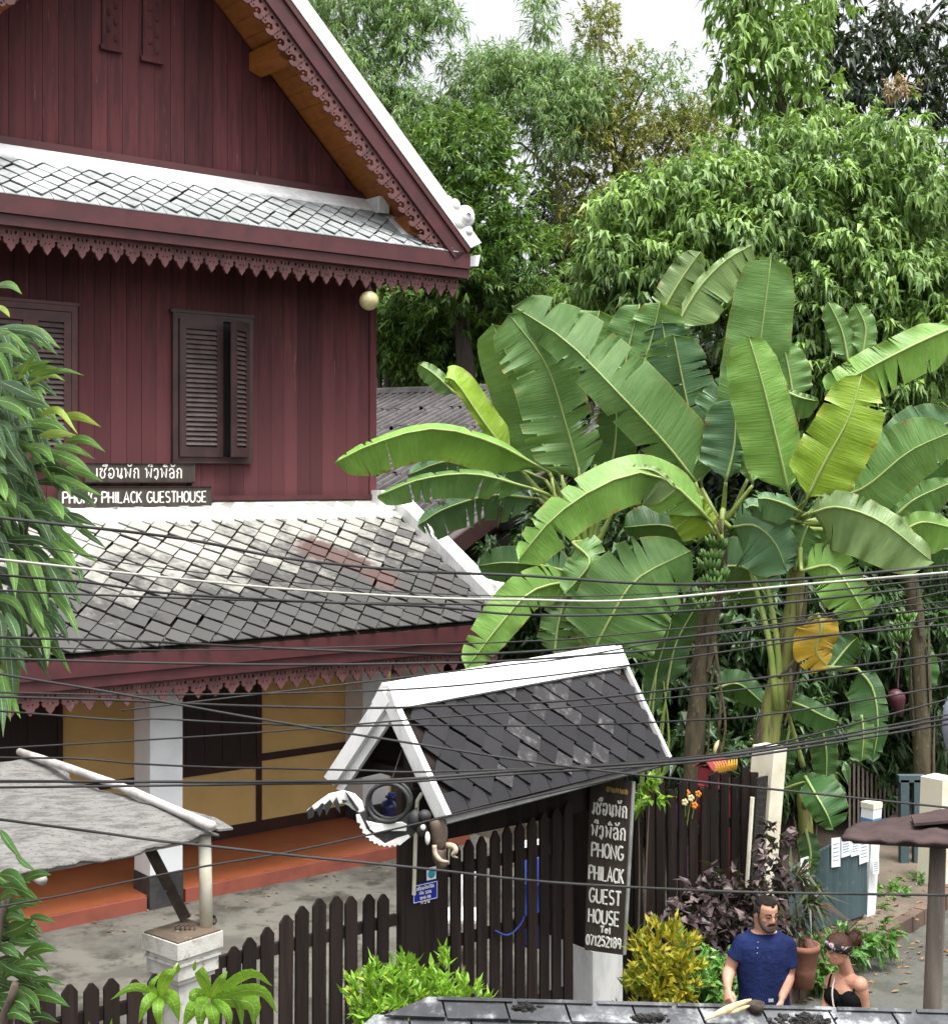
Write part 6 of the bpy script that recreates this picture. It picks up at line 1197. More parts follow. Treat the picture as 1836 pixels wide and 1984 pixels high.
for hb_, lst in ((h1, [((850,1340),(700,1420),70),((1060,1270),(1125,1225),110),((930,1440),(880,1570),100),((1090,1420),(1140,1560),140),((1000,1480),(1010,1600),90),((960,1330),(1030,1240),60)]), (h2, [((1230,1470),(1160,1600),140),((1400,1300),(1445,1235),80),((1580,1255),(1735,1335),95),((1500,1420),(1540,1610),110),((1640,1360),(1765,1510),110),((1590,1440),(1610,1590),150),((1350,1500),(1385,1620),130),((1270,1240),(1350,1340),100),((1230,1380),(1215,1500),80),((1440,1500),(1460,1620),90),((1280,1490),(1270,1640),110)])):
    for c, e, w_ in lst:
        y = 4.6+R.uniform(-.03,.03); leafobj(lp, [z3(*hb_,y+.03), z3(*c,y-.03), z3(*e,y-.02)], w_*.305*1.12, NL['lime'], roll=R.uniform(-.2,.5))
for x, y_ in ((1240,1175),(1135,1190)): leafobj(lp, [z3(x-10,y_+60,4.65), z3(x-4,y_+30,4.64), z3(x+2,y_-10,4.63)], 12, NL['lime'])
for x, e in ((600,(560,1555)),(690,(712,1535))): leafobj(lp, [z3(640,1700,4.6), z3(x,1640,4.58), z3(*e,4.57)], 18, NL['lime'])

# ================================================================== crowns: tens of thousands of small folded leaves
def crown(name, cl, n, L, Wd, m, parent, per=9, droop=.5, out=.7, stray=.5, curve=.25, shell=.5, kind=None, up=.6, twig=.10):
    cl = np.array(cl, float); wgt = cl[:,3]*cl[:,4]; wgt /= wgt.sum(); nt_ = max(1, n//per)
    ci = NR.choice(len(cl), nt_, p=wgt); c = cl[ci]; sc = c[:,2]/FP
    d = NR.normal(size=(nt_,3)); d /= np.linalg.norm(d, axis=1, keepdims=True); r = NR.random(nt_)**shell*(1+np.abs(NR.normal(size=nt_))*.22)
    ctr = np.stack([(c[:,0]-CU)*sc, c[:,2], CZ-(c[:,1]-HV)*sc], 1)
    pos = ctr+d*r[:,None]*np.stack([c[:,3]*sc, c[:,5], c[:,4]*sc], 1)
    pos[:,2] = np.maximum(pos[:,2], .15)
    od = d*out+NR.normal(size=(nt_,3))*.35; od[:,2] += .15; od /= np.linalg.norm(od, axis=1, keepdims=True)
    idx = np.repeat(np.arange(nt_), per); N_ = len(idx)
    s = NR.random(N_); base = pos[idx]+od[idx]*(s[:,None]*twig*L*8)
    dr_ = od[idx]+NR.normal(size=(N_,3))*stray; dr_[:,2] -= droop; dr_ /= np.linalg.norm(dr_, axis=1, keepdims=True)
    upv = NR.normal(size=(N_,3))*(1-up); upv[:,2] += up; upv += .3*od[idx]
    side = np.cross(dr_, upv); side /= (np.linalg.norm(side, axis=1, keepdims=True)+1e-9); nor = np.cross(side, dr_)
    l = L*(.45+.95*NR.random(N_)**1.3)[:,None]; w_ = Wd*(.55+.75*NR.random(N_))[:,None]
    m1 = base+dr_*l*.45+nor*l*.03; tip = base+dr_*l-nor*l*curve*.6; tip[:,2] -= l[:,0]*curve*.5
    lf = m1+side*w_*.5+nor*w_*.14; rt = m1-side*w_*.5+nor*w_*.14
    V = np.empty((N_,5,3)); V[:,0] = base; V[:,1] = lf; V[:,2] = m1; V[:,3] = rt; V[:,4] = tip
    o = (np.arange(N_)*5)[:,None]
    Fc = np.concatenate([o+np.array([0,2,1]), o+np.array([0,3,2]), o+np.array([1,2,4]), o+np.array([2,3,4])], 1).reshape(-1,3)
    ob = bpy.data.objects.new(name, fastmesh(name, V.reshape(-1,3)-np.array(WM[parent.name].translation if parent else (0,0,0)), Fc, m))
    link(ob, parent, WM[parent.name] if parent else Matrix())
    if kind: ob['kind'] = kind
    return ob
def trunk(parent, paths, m='bark2', nm='trunk'):
    b = MB()
    for pts, r0, r1 in paths: b.tube(spline([at(*p) for p in pts], 10), [r0+(r1-r0)*i/9 for i in range(10)], 8)
    return b.build(nm, M[m], parent, True)
def foot(u, Y): p = at(u, 900, Y); p.z = 0; return p
def gpx(u, Y): return (u, HV+CZ*FP/Y, Y)

t = thing('bamboo_tree', 'feathery light green bamboo arching behind the house roof', 'tree', foot(740,34))
trunk(t, [([gpx(760,34),(745,500,34),(700,200,34),(640,-80,34)],.10,.04), ([gpx(770,34),(760,500,34),(800,260,34),(900,150,34),(1000,120,34),(1130,190,33)],.09,.02), ([gpx(750,34),(730,400,34),(760,150,34),(850,20,34)],.08,.02), ([gpx(765,34),(770,450,34),(900,300,33.5),(1000,270,33.5),(1060,320,33)],.08,.02)])
crown('crown', [(600,20,34,60,60,1.2),(690,10,34,70,45,1.2),(760,0,34,60,35,1),(825,10,34,55,26,.8),(860,35,34,38,22,.6),(660,110,34,60,60,1.2),(720,170,34,70,60,1.2),(770,80,34,55,45,1),(760,250,34,60,50,1.2),(800,190,34,50,30,1),(930,125,34,75,35,1),(1010,125,34,90,38,1),(1090,140,34,80,40,1),(1135,190,33.5,48,60,1),(960,180,34,95,40,1.2),(1060,200,33.5,80,50,1.2),(900,215,34,70,30,1),(1090,270,33.5,60,50,1),(840,250,34,60,35,1),(940,240,33.5,30,26,.6),(1050,45,30,25,16,.4),(1040,5,30,30,14,.4)], 52000, .24, .032, LM['bamboo'], t, 10, .75, .5, .55, .3, .55)
t = thing('mango_tree', 'dense dark green tree with glossy leaf rosettes behind the grey roof', 'tree', foot(900,31))
trunk(t, [([gpx(900,31),(905,800,31),(895,600,31),(910,400,31)],.28,.10), ([(900,650,31),(850,560,31),(800,480,31)],.12,.05), ([(900,620,31),(960,540,31),(1000,450,31)],.12,.05)], 'barkdark')
crown('crown', [(890,310,31,85,80,1.8),(930,270,31,60,50,1.2),(960,400,31,70,80,1.6),(830,300,31,50,60,1.4),(890,470,31,100,90,2),(1000,500,31,80,80,1.8),(820,600,32.5,100,55,1.3),(910,610,32.5,110,70,1.5),(1010,620,32.5,80,70,1.4),(780,660,33,70,60,1.2),(850,690,33,110,45,1.2),(960,690,33,90,50,1.2),(880,550,31,130,60,1.8),(800,420,31.5,60,90,1.5),(1040,700,33,60,50,1.2),(740,620,33,40,70,1.2)], 58000, .21, .062, LM['mango'], t, 14, .25, .8, .55, .25, .42)
t = thing('olive_tree', 'thin yellowish green tree in the middle distance, bare twigs showing', 'tree', foot(1200,34))
trunk(t, [([gpx(1210,34),(1205,700,34),(1200,400,34),(1160,60,34)],.2,.04), ([(1200,420,34),(1280,300,34),(1340,200,34)],.08,.02), ([(1200,350,34),(1230,200,34),(1290,110,34)],.06,.015), ([(1200,450,34),(1330,330,34),(1400,320,34)],.06,.02), ([(1195,400,34),(1130,330,34),(1090,330,34)],.06,.02)], 'bark2')
crown('crown', [(1150,60,34,42,50,.9),(1165,25,34,30,30,.6),(1180,230,34,70,70,1.4),(1160,330,34,90,80,1.6),(1250,270,34,80,70,1.4),(1330,260,34,70,60,1.3),(1260,380,34,80,60,1.4),(1120,430,34,60,50,1.2),(1210,130,34,35,40,.8),(1370,240,34,60,50,1.2)], 24000, .17, .038, LM['olive'], t, 12, .2, .6, .7, .3, .5)
crown('sparse_twigs', [(1250,140,34,60,50,1),(1310,160,34,50,50,1),(1230,210,34,60,50,1),(1350,200,34,50,40,1)], 3000, .17, .04, LM['bamboo'], t, 8, .3, .6, .7, .3, .6)
t = thing('broadleaf_tree', 'big bushy tree with drooping lance shaped leaves filling the right side', 'tree', foot(1560,20.5))
trunk(t, [([gpx(1560,20.5),(1565,1100,20.5),(1560,800,20.5),(1500,500,20.5),(1440,330,20.5)],.20,.05), ([(1560,900,20.5),(1640,700,20.5),(1720,450,20.5),(1760,260,20.5)],.12,.03), ([(1555,800,20.5),(1400,620,20.5),(1260,500,20.5)],.10,.03), ([gpx(1790,20.5),(1780,1200,20.5),(1770,900,20.5),(1790,650,20.5)],.17,.06)])
BRC = [(1240,430,20.5,100,70,1.0),(1330,380,20.5,90,60,1.0),(1180,520,20.3,70,70,.9),(1280,540,20.2,110,75,1.1),(1380,480,20.2,110,80,1.1),(1160,430,20.6,40,40,.6),(1440,370,20.6,90,60,1.0),(1500,460,20.2,110,85,1.1),(1610,400,20.4,110,90,1.1),(1720,310,20.6,90,80,1.0),(1770,420,20.3,90,100,1.1),(1650,520,20,120,80,1.1),(1560,610,20,110,80,1.1),(1740,580,19.8,120,90,1.1),(1660,660,19.8,100,80,1.0),(1800,700,19.8,80,100,1.0),(1480,590,20,90,80,1.0),(1590,760,20,100,90,1.1),(1700,820,20,100,100,1.1),(1540,300,20.8,80,60,.9),(1790,560,20,70,80,.9),(1120,590,20.6,50,40,.7),(1800,900,20,80,80,1.0)]
crown('crown', BRC, 46000, .185, .060, LM['lance'], t, 11, .55, .85, .58, .45, .40, up=.7)
crown('pale_tops', [(u, v-rv*.55, y-.3, ru*.8, rv*.5, ry*.8) for u, v, y, ru, rv, ry in BRC], 19000, .190, .064, LM['lanceb'], t, 9, .6, .8, .55, .5, .5, up=.8)  # paler leaves over the upper part of each clump
t = thing('tall_tree', 'tall light green tree with hanging leaf bunches against the sky at upper right', 'tree', foot(1500,23))
trunk(t, [([gpx(1580,23),(1580,800,23),(1560,400,23),(1500,150,23),(1460,-60,23)],.18,.05), ([(1540,300,23),(1470,200,23),(1420,110,23)],.06,.02), ([(1530,250,23),(1580,120,23),(1600,20,23)],.06,.02)])
crown('crown', [(1500,0,23,80,30,.8),(1580,20,23,50,40,.7),(1430,0,23,50,30,.7),(1420,100,23,42,45,.6),(1440,40,23,50,40,.6),(1490,70,23,60,50,.8),(1470,160,23,60,45,.8),(1550,190,23,60,55,.9),(1540,110,23,60,50,.8),(1590,230,23,45,40,.7),(1400,160,23,26,50,.4),(1470,240,23,40,30,.5),(1380,290,22.5,50,40,.7)], 5200, .215, .075, LM['lanceb'], t, 8, .85, .55, .4, .5, .5, up=.7)
t = thing('dark_tree', 'dark leaved tree silhouetted against the sky in the upper right corner', 'tree', foot(1720,27))
trunk(t, [([gpx(1720,27),(1710,800,27),(1700,400,27),(1710,150,27),(1720,-80,27)],.16,.03), ([(1705,300,27),(1780,180,27),(1850,100,27)],.08,.02), ([(1705,260,27),(1640,180,27),(1600,90,27)],.08,.02), ([(1710,150,27),(1780,50,27),(1840,-20,27)],.06,.02)], 'barkdark')
crown('crown', [(1680,90,27,70,70,1.2),(1720,150,27,80,60,1.3),(1740,60,27,60,50,1.1),(1640,50,27,50,50,.9),(1650,190,27,70,50,1.1),(1700,230,27,80,40,1.1),(1790,130,27,60,70,1.1),(1810,230,27,50,60,1),(1780,30,27,50,40,.9),(1620,130,27,40,40,.8),(1600,10,27,50,26,.7),(1840,60,27,50,60,.9),(1830,180,27,50,50,.9)], 4600, .24, .085, LM['darkg'], t, 8, .6, .6, .5, .4, .5)
crown('new_leaves', [(1740,165,22,26,10,.3)], 200, .14, .05, leafmat('pink_new_leaf', (.20,.13,.07), (.26,.17,.10)), t, 8, .2, .6, .6, .2, .5)
t = thing('shade_tree', 'dark leaved tree between the olive tree and the banana leaves, sky glinting through', 'tree', foot(1080,37))
trunk(t, [([gpx(1080,37),(1085,700,37),(1090,500,37),(1080,350,37)],.25,.08), ([(1088,520,37),(1130,420,37)],.1,.04)], 'barkdark')
crown('crown', [(1085,430,37,60,70,1.5),(1100,540,37,60,70,1.5),(1060,360,37,35,40,1),(1130,480,37,50,70,1.4),(1120,620,37,80,60,1.6),(1060,640,37,60,60,1.4)], 16000, .21, .06, LM['darkg'], t, 10, .5, .7, .5, .3, .5)
crown('far_woods', [(760,720,52,160,90,3),(760,450,52,140,120,3),(900,600,52,160,150,4),(1100,680,52,140,100,4),(1250,560,52,160,160,4),(1400,500,52,150,120,4),(1550,520,52,160,140,4),(1700,540,52,160,140,4),(1850,500,52,120,170,4),(1850,750,52,150,160,4),(1500,750,52,200,160,4),(1200,760,52,200,120,4),(900,760,52,200,100,4)], 60000, .42, .16, LM['wood'], None, 12, .4, .7, .6, .3, .45, 'stuff')
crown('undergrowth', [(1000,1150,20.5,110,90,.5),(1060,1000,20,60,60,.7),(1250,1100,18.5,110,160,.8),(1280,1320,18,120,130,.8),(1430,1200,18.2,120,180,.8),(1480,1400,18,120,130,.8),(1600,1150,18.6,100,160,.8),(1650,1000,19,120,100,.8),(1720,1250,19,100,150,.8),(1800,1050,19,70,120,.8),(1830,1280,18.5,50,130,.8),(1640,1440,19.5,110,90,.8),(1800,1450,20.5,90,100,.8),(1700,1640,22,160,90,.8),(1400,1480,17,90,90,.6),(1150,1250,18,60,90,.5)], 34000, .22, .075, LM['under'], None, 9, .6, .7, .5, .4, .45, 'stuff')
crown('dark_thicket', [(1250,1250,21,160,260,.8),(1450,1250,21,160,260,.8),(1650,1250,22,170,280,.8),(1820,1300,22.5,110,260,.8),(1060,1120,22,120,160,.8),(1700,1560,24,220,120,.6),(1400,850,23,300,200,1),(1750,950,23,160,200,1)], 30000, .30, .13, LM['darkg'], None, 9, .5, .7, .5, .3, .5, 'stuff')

# garden shrubs along the fence
def shrub(nm, lab, u, Y, cl, n, L, Wd, m, stemm='bark2', **k):
    f_ = foot(u, Y); t_ = thing(nm, lab, 'shrub', f_); b = MB()
    for c in cl[:7]: top = at(c[0], c[1], c[2]); b.tube(spline([f_+Vector((R.uniform(-.05,.05),R.uniform(-.05,.05),0)), f_.lerp(top,.5)+Vector((0,0,.1)), top], 7), [.018,.016,.014,.012,.010,.008,.004], 6)
    b.build('stem', M[stemm], t_, True); crown('foliage', cl, n, L, Wd, m, t_, **k); return t_
shrub('green_bush', 'bright green leafy bush in front of the picket fence by the gate post', 800, 9.7, [(730,1930,9.7,45,45,.25),(790,1900,9.7,40,40,.25),(770,1950,9.6,60,40,.25),(860,1900,9.7,30,40,.25),(850,1950,9.6,50,45,.25),(910,1940,9.7,26,30,.2),(700,1970,9.6,22,40,.2),(790,1990,9.6,90,50,.3)], 2600, .10, .034, LM['bush'], per=12, droop=-.75, out=.35, stray=.55, curve=.15, shell=.35, up=.2, twig=.10)
shrub('croton_bush', 'yellow and green croton bush at the foot of the white sign base', 1275, 11.0, [(1262,1840,11,30,38,.25),(1300,1840,11,30,34,.25),(1256,1895,10.9,32,38,.25),(1305,1900,10.9,34,36,.25),(1325,1880,11,20,30,.2),(1280,1945,10.9,55,34,.3)], 2600, .115, .036, LM['croton'], per=11, droop=-.85, out=.45, stray=.5, curve=.15, shell=.4, up=.2, twig=.09)
shrub('purple_shrub', 'dark purple leaved shrub spreading in front of the slat fence', 1400, 12.4, [(1330,1790,12.3,50,40,.2),(1390,1760,12.4,60,60,.2),(1440,1730,12.6,40,40,.2),(1400,1830,12.2,80,40,.25),(1460,1790,12.4,50,40,.2),(1310,1840,12.2,40,30,.2),(1490,1700,12.7,20,40,.12),(1500,1620,12.8,16,26,.1),(1360,1870,12.1,50,30,.2)], 2600, .125, .075, LM['purple'], per=7, droop=.35, out=.7, stray=.6, curve=.25, shell=.4)
shrub('low_green_shrub', 'low mid green shrub behind the man beside the croton', 1375, 11.2, [(1360,1900,11.2,40,40,.25),(1400,1930,11.1,45,40,.25),(1350,1950,11.1,50,40,.25),(1390,1870,11.4,30,30,.2)], 1900, .085, .045, LM['broad'], per=9, droop=.2, out=.7, stray=.6, shell=.4)
shrub('cordyline', 'dark cordyline with narrow spreading leaves behind the man', 1555, 12.9, [(1535,1700,12.9,14,14,.1),(1540,1750,12.9,16,16,.1),(1535,1790,12.8,20,20,.1)], 170, .34, .04, LM['grassy'], per=22, droop=.1, out=.9, stray=.65, curve=.5, shell=.8, twig=.02)
shrub('fern_clump', 'green leafy plants growing at the foot of the teal gate', 1620, 13.1, [(1590,1860,13.0,32,22,.15),(1640,1835,13.2,34,18,.15),(1690,1815,13.5,26,16,.15),(1600,1900,12.8,30,24,.15),(1565,1885,12.8,20,22,.12)], 1100, .13, .055, LM['broad'], per=9, droop=.2, out=.7, stray=.6, shell=.5)
shrub('pandan_clump', 'shady strap leaved clump hanging at the far right behind the lane', 1800, 19.5, [(1790,1400,19.5,50,50,.4),(1760,1440,19.5,40,40,.4),(1820,1450,19.5,40,50,.4)], 420, .65, .06, LM['under'], per=18, droop=.6, out=.7, stray=.5, curve=.6, shell=.7, twig=.02)
shrub('lane_weeds', 'small weeds at the foot of the posts beside the lane', 1740, 15.4, [(1720,1740,15.4,40,16,.2),(1780,1735,15.8,30,14,.2),(1690,1770,14.9,16,14,.15)], 500, .10, .035, LM['broad'], per=8, droop=.1, out=.8, stray=.6)
shrub('epiphyte', 'small bright green plant growing beside the top of the sign board', 1240, 12.2, [(1235,1515,12.2,20,12,.1),(1258,1535,12.2,18,10,.1)], 110, .13, .05, LM['bush'], per=10, droop=.1, out=.9, stray=.5, shell=.6)
def flowers(nm, lab, pts, col, Y):
    t_ = thing(nm, lab, 'flowers', at(*pts[0], Y)); m_ = mat(nm+'_petal', col, .5, bump=0)
    for u, v in pts:
        b = MB(); c = at(u, v, Y)
        for k in range(5): a = k*1.256; b.sphere(c+Vector((math.cos(a)*.018, 0, math.sin(a)*.018)), .015, .008, .018, 7, 5)
        b.build('blossom', m_, t_, True)
    b = MB(); [b.tube([at(u,v,Y+.02), at(pts[0][0]+3,v+60,Y+.05)], .004, 4) for u, v in pts]; b.build('stalk', M['petiole'], t_)
flowers('orange_orchid', 'orange and yellow blossoms on top of the dark slat fence', [(1330,1532),(1345,1556),(1352,1534)], (.62,.20,.02), 12.75)
flowers('pale_orchid', 'pale blossoms among the orange ones on the slat fence', [(1326,1550),(1338,1542)], (.68,.55,.30), 12.7)
flowers('red_orchid', 'red and cream blossoms on the slat fence nearest the sign', [(1296,1535),(1304,1540),(1302,1560)], (.40,.07,.04), 12.65)
# ================================================================== clay pot on the planting bed
cp = thing('clay_pot', 'terracotta pot standing on the bed behind the man', 'pot', Vector((3.06,12.95,.16)))
pc = at(1556,1925,12.5); pc.z = .15
b = MB(); b.lathe([(.0,0),(.09,0),(.115,.16),(.135,.33),(.148,.34),(.148,.39),(.128,.39),(.12,.32),(0,.31)], pc, 22); b.build('body', M['clay'], cp, True)
b = MB(); b.lathe([(0,.315),(.119,.315)], pc, 16); b.build('soil', M['soil'], cp)

# ================================================================== PEOPLE
def ring(c, ax, up, a, b_, n=18, p=2.0):
    ax = Vector(ax).normalized(); s = Vector(up).cross(ax).normalized(); u = ax.cross(s); out = []
    for k in range(n):
        t = 2*math.pi*k/n; x, y = math.cos(t), math.sin(t); x = math.copysign(abs(x)**(2/p), x); y = math.copysign(abs(y)**(2/p), y); out.append(Vector(c)+s*(a*x)+u*(b_*y))
    return out
def loft(b, secs, n=18, mi=0):
    """secs: (centre, axis, front, half width, half depth[, squareness])"""
    o = []; 
    for q in secs: o += ring(q[0], q[1], q[2], q[3], q[4], n, q[5] if len(q) > 5 else 2.0)
    m = len(secs); fl = []
    for i in range(m-1):
        for k in range(n): k2 = (k+1) % n; fl.append((i*n+k, i*n+k2, (i+1)*n+k2, (i+1)*n+k))
    fl.append(tuple(range(n-1,-1,-1))); fl.append(tuple((m-1)*n+k for k in range(n))); b.add(o, fl, mi)
def fuse(b, name, m, parent, voxel=.009, smooth=2):
    """fuse overlapping closed shapes into ONE continuous skin"""
    me = b.mesh(name+'_raw', m); ob = bpy.data.objects.new(name, me); C.objects.link(ob)
    r = ob.modifiers.new('r', 'REMESH'); r.mode = 'VOXEL'; r.voxel_size = voxel; r.use_smooth_shade = True
    if smooth: s = ob.modifiers.new('s', 'SMOOTH'); s.iterations = smooth; s.factor = .5
    dg = bpy.context.evaluated_depsgraph_get(); dg.update(); nm_ = bpy.data.meshes.new_from_object(ob.evaluated_get(dg)); bpy.data.objects.remove(ob); nm_.name = name
    nm_.materials.clear(); nm_.materials.append(m); nm_.polygons.foreach_set('use_smooth', [True]*len(nm_.polygons))
    co = np.empty(len(nm_.vertices)*3, np.float32); nm_.vertices.foreach_get('co', co); co = co.reshape(-1,3); c = Vector(((co[:,0].min()+co[:,0].max())/2, (co[:,1].min()+co[:,1].max())/2, float(co[:,2].min())))
    nm_.transform(Matrix.Translation(-c)); return link(bpy.data.objects.new(name, nm_), parent, Matrix.Translation(c))
def head(b, o, fw, h, wide=.41, jaw=.30):
    """o: chin-level centre of the skull; fw: facing direction; h: head height. Returns a local->world function (right, front, up as fractions of h)"""
    f = Vector(fw).normalized(); r = f.cross(Z).normalized(); u = r.cross(f)
    P = lambda x, y, z: Vector(o)+r*(x*h)+f*(y*h)+u*(z*h)
    loft(b, [(P(0,.20,.0),u,f,.10*h,.09*h),(P(0,.16,.04),u,f,.19*h,.20*h),(P(0,.10,.12),u,f,.255*h,.29*h),(P(0,.06,.22),u,f,.29*h,.34*h),(P(0,.02,.36),u,f,.315*h,.375*h),(P(0,0,.5),u,f,.335*h,.40*h),(P(0,-.01,.62),u,f,.345*h,.42*h),(P(0,-.02,.76),u,f,.335*h,.41*h),(P(0,-.03,.87),u,f,.28*h,.34*h),(P(0,-.04,.95),u,f,.18*h,.23*h),(P(0,-.04,.995),u,f,.05*h,.07*h)], 20)
    # brow, nose, cheeks, lips, chin, ears
    b.tube([P(-.20,.33,.545), P(0,.395,.56), P(.20,.33,.545)], .045*h, 8)
    loft(b, [(P(0,.36,.55),P(0,.47,.33)-P(0,.36,.55),f,.035*h,.04*h),(P(0,.43,.42),P(0,.5,.33)-P(0,.36,.55),f,.05*h,.06*h),(P(0,.47,.345),P(0,.2,-.1)-P(0,0,0),f,.065*h,.055*h),(P(0,.43,.305),-u,f,.05*h,.045*h)], 10)
    for s in (-1, 1):
        b.sphere(P(.055*s,.41,.325), .036*h, n=8, m=6); b.sphere(P(.19*s,.25,.36), .085*h, n=9, m=7)
        M3 = Matrix((r, f, u)).transposed(); b.sphere(P(.345*s,-.02,.44), .03*h, .075*h, .12*h, 8, 8, M=M3)
    b.sphere(P(0,.345,.20), .11*h, .05*h, .035*h, 10, 6, M=Matrix((r, f, u)).transposed()); b.sphere(P(0,.335,.16), .09*h, .05*h, .035*h, 10, 6, M=Matrix((r, f, u)).transposed())
    b.sphere(P(0,.29,.055), .10*h, .08*h, .07*h, 10, 7, M=Matrix((r, f, u)).transposed())
    return P, r, f, u
def hand(b, wr, d, palmn, thumb, L=.185, curl=.5):
    """palm, four fingers of unequal length bent at two knuckles and a thumb from the side of the palm"""
    d = Vector(d).normalized(); n = Vector(palmn); n = (n-d*n.dot(d)).normalized(); s = d.cross(n)*thumb; wr = Vector(wr)
    loft(b, [(wr-d*.02,d,n,.029,.021),(wr+d*.02,d,n,.034,.02),(wr+d*.055,d,n,.041,.018,2.4),(wr+d*.088,d,n,.041,.016,2.4)], 12)
    for k, (off, fl) in enumerate(((.030,.92),(.010,1.0),(-.010,.95),(-.029,.76))):
        p = wr+d*.082+s*off; c = curl*(1+.12*k); seg = [.042*fl,.028*fl,.022*fl]; a = 0; pts = [p-d*.015, p]
        for j, g in enumerate(seg): a += c*(.7 if j == 0 else 1); p = p+(d*math.cos(a)+n*math.sin(a))*g; pts.append(p)
        b.tube(pts, [.0095,.0095,.009,.008,.0065], 8)
    t0 = wr+d*.025+s*.03; b.tube([t0-s*.015, t0+s*.012+d*.022+n*.01, t0+s*.018+d*.05+n*.022, t0+s*.008+d*.075+n*.032], [.014,.013,.011,.008], 8)
def limb(b, pts, rad, n=14):
    P = spline(pts, 4*(len(pts)-1)+1); Q = []
    for i in range(len(P)): x = i/(len(P)-1)*(len(rad)-1); k = min(int(x), len(rad)-2); Q.append(rad[k]+(rad[k+1]-rad[k])*(x-k))
    b.tube(P, Q, n)

# ---- the man
YM = 9.75
def mp(u, v, dy=0): return at(u, v, YM+dy)
mn = thing('person', 'bearded man with short dark hair in a blue buttoned T-shirt, looking down to his left', 'person', Vector((2.03,YM+.02,0)))
F0_ = Vector((.10,-1,0)).normalized(); RT0 = F0_.cross(Z)          # RT0: his right is screen-left
mf = Vector((.42,-1,-.20)).normalized(); mr = mf.cross(Z).normalized()
b = MB(); HM = .214; ho = mp(1482,1793,-.02)+Vector((0,.03,0))
PM, hr, hf, hu = head(b, ho, mf, HM)
neck0 = mp(1481,1813,.03); nb1 = ho+Vector((-.01,.035,.07))
loft(b, [(neck0-Z*.07,Z,F0_,.085,.075),(neck0,Z,F0_,.067,.068),(neck0.lerp(nb1,.6),Z,F0_,.060,.066),(nb1,Z,F0_,.058,.064)], 16)
zsh = 1.485; cx, cy = 2.035, YM+.04
def tor(z, hw, hd, dx=0, dy=0, p=2.3): return (Vector((cx+dx,cy+dy,z)), Z, F0_, hw, hd, p)
loft(b, [tor(.84,.165,.115),(tor(.95,.165,.12)),tor(1.08,.155,.115),tor(1.24,.175,.12),tor(1.40,.185,.12),tor(1.47,.165,.095),tor(1.535,.085,.07)], 20)
SR, SL = mp(1440,1823,.02), mp(1523,1827,.02)                       # shoulders
ER_, EL_ = mp(1414,1872,.02), mp(1527,1880,.0); WR_, WL_ = mp(1409,1912,-.10), mp(1514,1930,-.10)
limb(b, [SR, SR.lerp(ER_,.5)+Vector((-.012,0,0)), ER_, ER_.lerp(WR_,.45)+Vector((-.008,0,0)), WR_], [.060,.056,.050,.046,.042,.046,.040,.033,.027])
limb(b, [SL, SL.lerp(EL_,.5)+Vector((.012,0,0)), EL_, EL_.lerp(WL_,.45)+Vector((.008,0,0)), WL_], [.060,.056,.050,.046,.042,.046,.040,.033,.027])
hand(b, WR_, (WR_-ER_).normalized()+Vector((.12,-.2,-.2)), Vector((.6,.4,-.1)), 1, curl=.85); hand(b, WL_, (WL_-EL_).normalized()+Vector((0,0,-.3)), Vector((-1,.2,0)), -1, curl=.45)
for sx, dy in ((-.095,-.10),(.095,.12)):
    limb(b, [Vector((cx+sx,cy,.90)), Vector((cx+sx*1.05,cy-.03+dy*.3,.49)), Vector((cx+sx,cy+.03+dy,.09))], [.092,.082,.062,.058,.055,.048,.036])
    ft = Vector((cx+sx,cy+dy-.02,.04)); loft(b, [(ft+Vector((0,.06,.01)),F0_,Z,.035,.035),(ft,F0_,Z,.042,.042),(ft+F0_*.08,F0_,Z,.048,.032),(ft+F0_*.16,F0_,Z,.044,.02),(ft+F0_*.20,F0_,Z,.025,.012)], 12)
fuse(b, 'body', M['skin'], mn, .0058, 2)
# hair cap, cropped sides, beard, moustache, brows, eyes
def capmesh(P, r, f, u, h, test, grow, nm, m, parent):
    b = MB(); n, mm = 36, 26; V = []; keep = {}
    for i in range(mm+1):
        for k in range(n):
            th = math.pi*i/mm; ph = 2*math.pi*k/n; x, y, z = math.sin(th)*math.cos(ph), math.sin(th)*math.sin(ph), math.cos(th)
            V.append((x, y, z))
    pts = []; idx = {}; fl = []
    for i in range(mm):
        for k in range(n):
            q = [(i*n+k), (i*n+(k+1) % n), ((i+1)*n+(k+1) % n), ((i+1)*n+k)]; c = [sum(V[j][a] for j in q)/4 for a in range(3)]
            if test(*c):
                for j in q:
                    if j not in idx: x, y, z = V[j]; g = grow+.006*math.sin(j*12.9); idx[j] = len(pts); pts.append(P(x*(.35+g), -.015+y*(.425+g), .575+z*(.42+g)))
                fl.append(tuple(idx[j] for j in q))
    b.add(pts, fl); o = b.build(nm, m, parent, True); s = o.modifiers.new('thick','SOLIDIFY'); s.thickness = .006; return o
capmesh(PM, hr, hf, hu, HM, lambda x, y, z: z > .42 and not (y > .30 and z < .60+.1*abs(x)), .016, 'hair', M['hair'], mn)
capmesh(PM, hr, hf, hu, HM, lambda x, y, z: -.35 < z < .46 and y < .36 and not (abs(x) > .85 and z < -.1 and y > -.15), .0, 'cropped_hair', M['hairside'], mn)
b = MB(); 
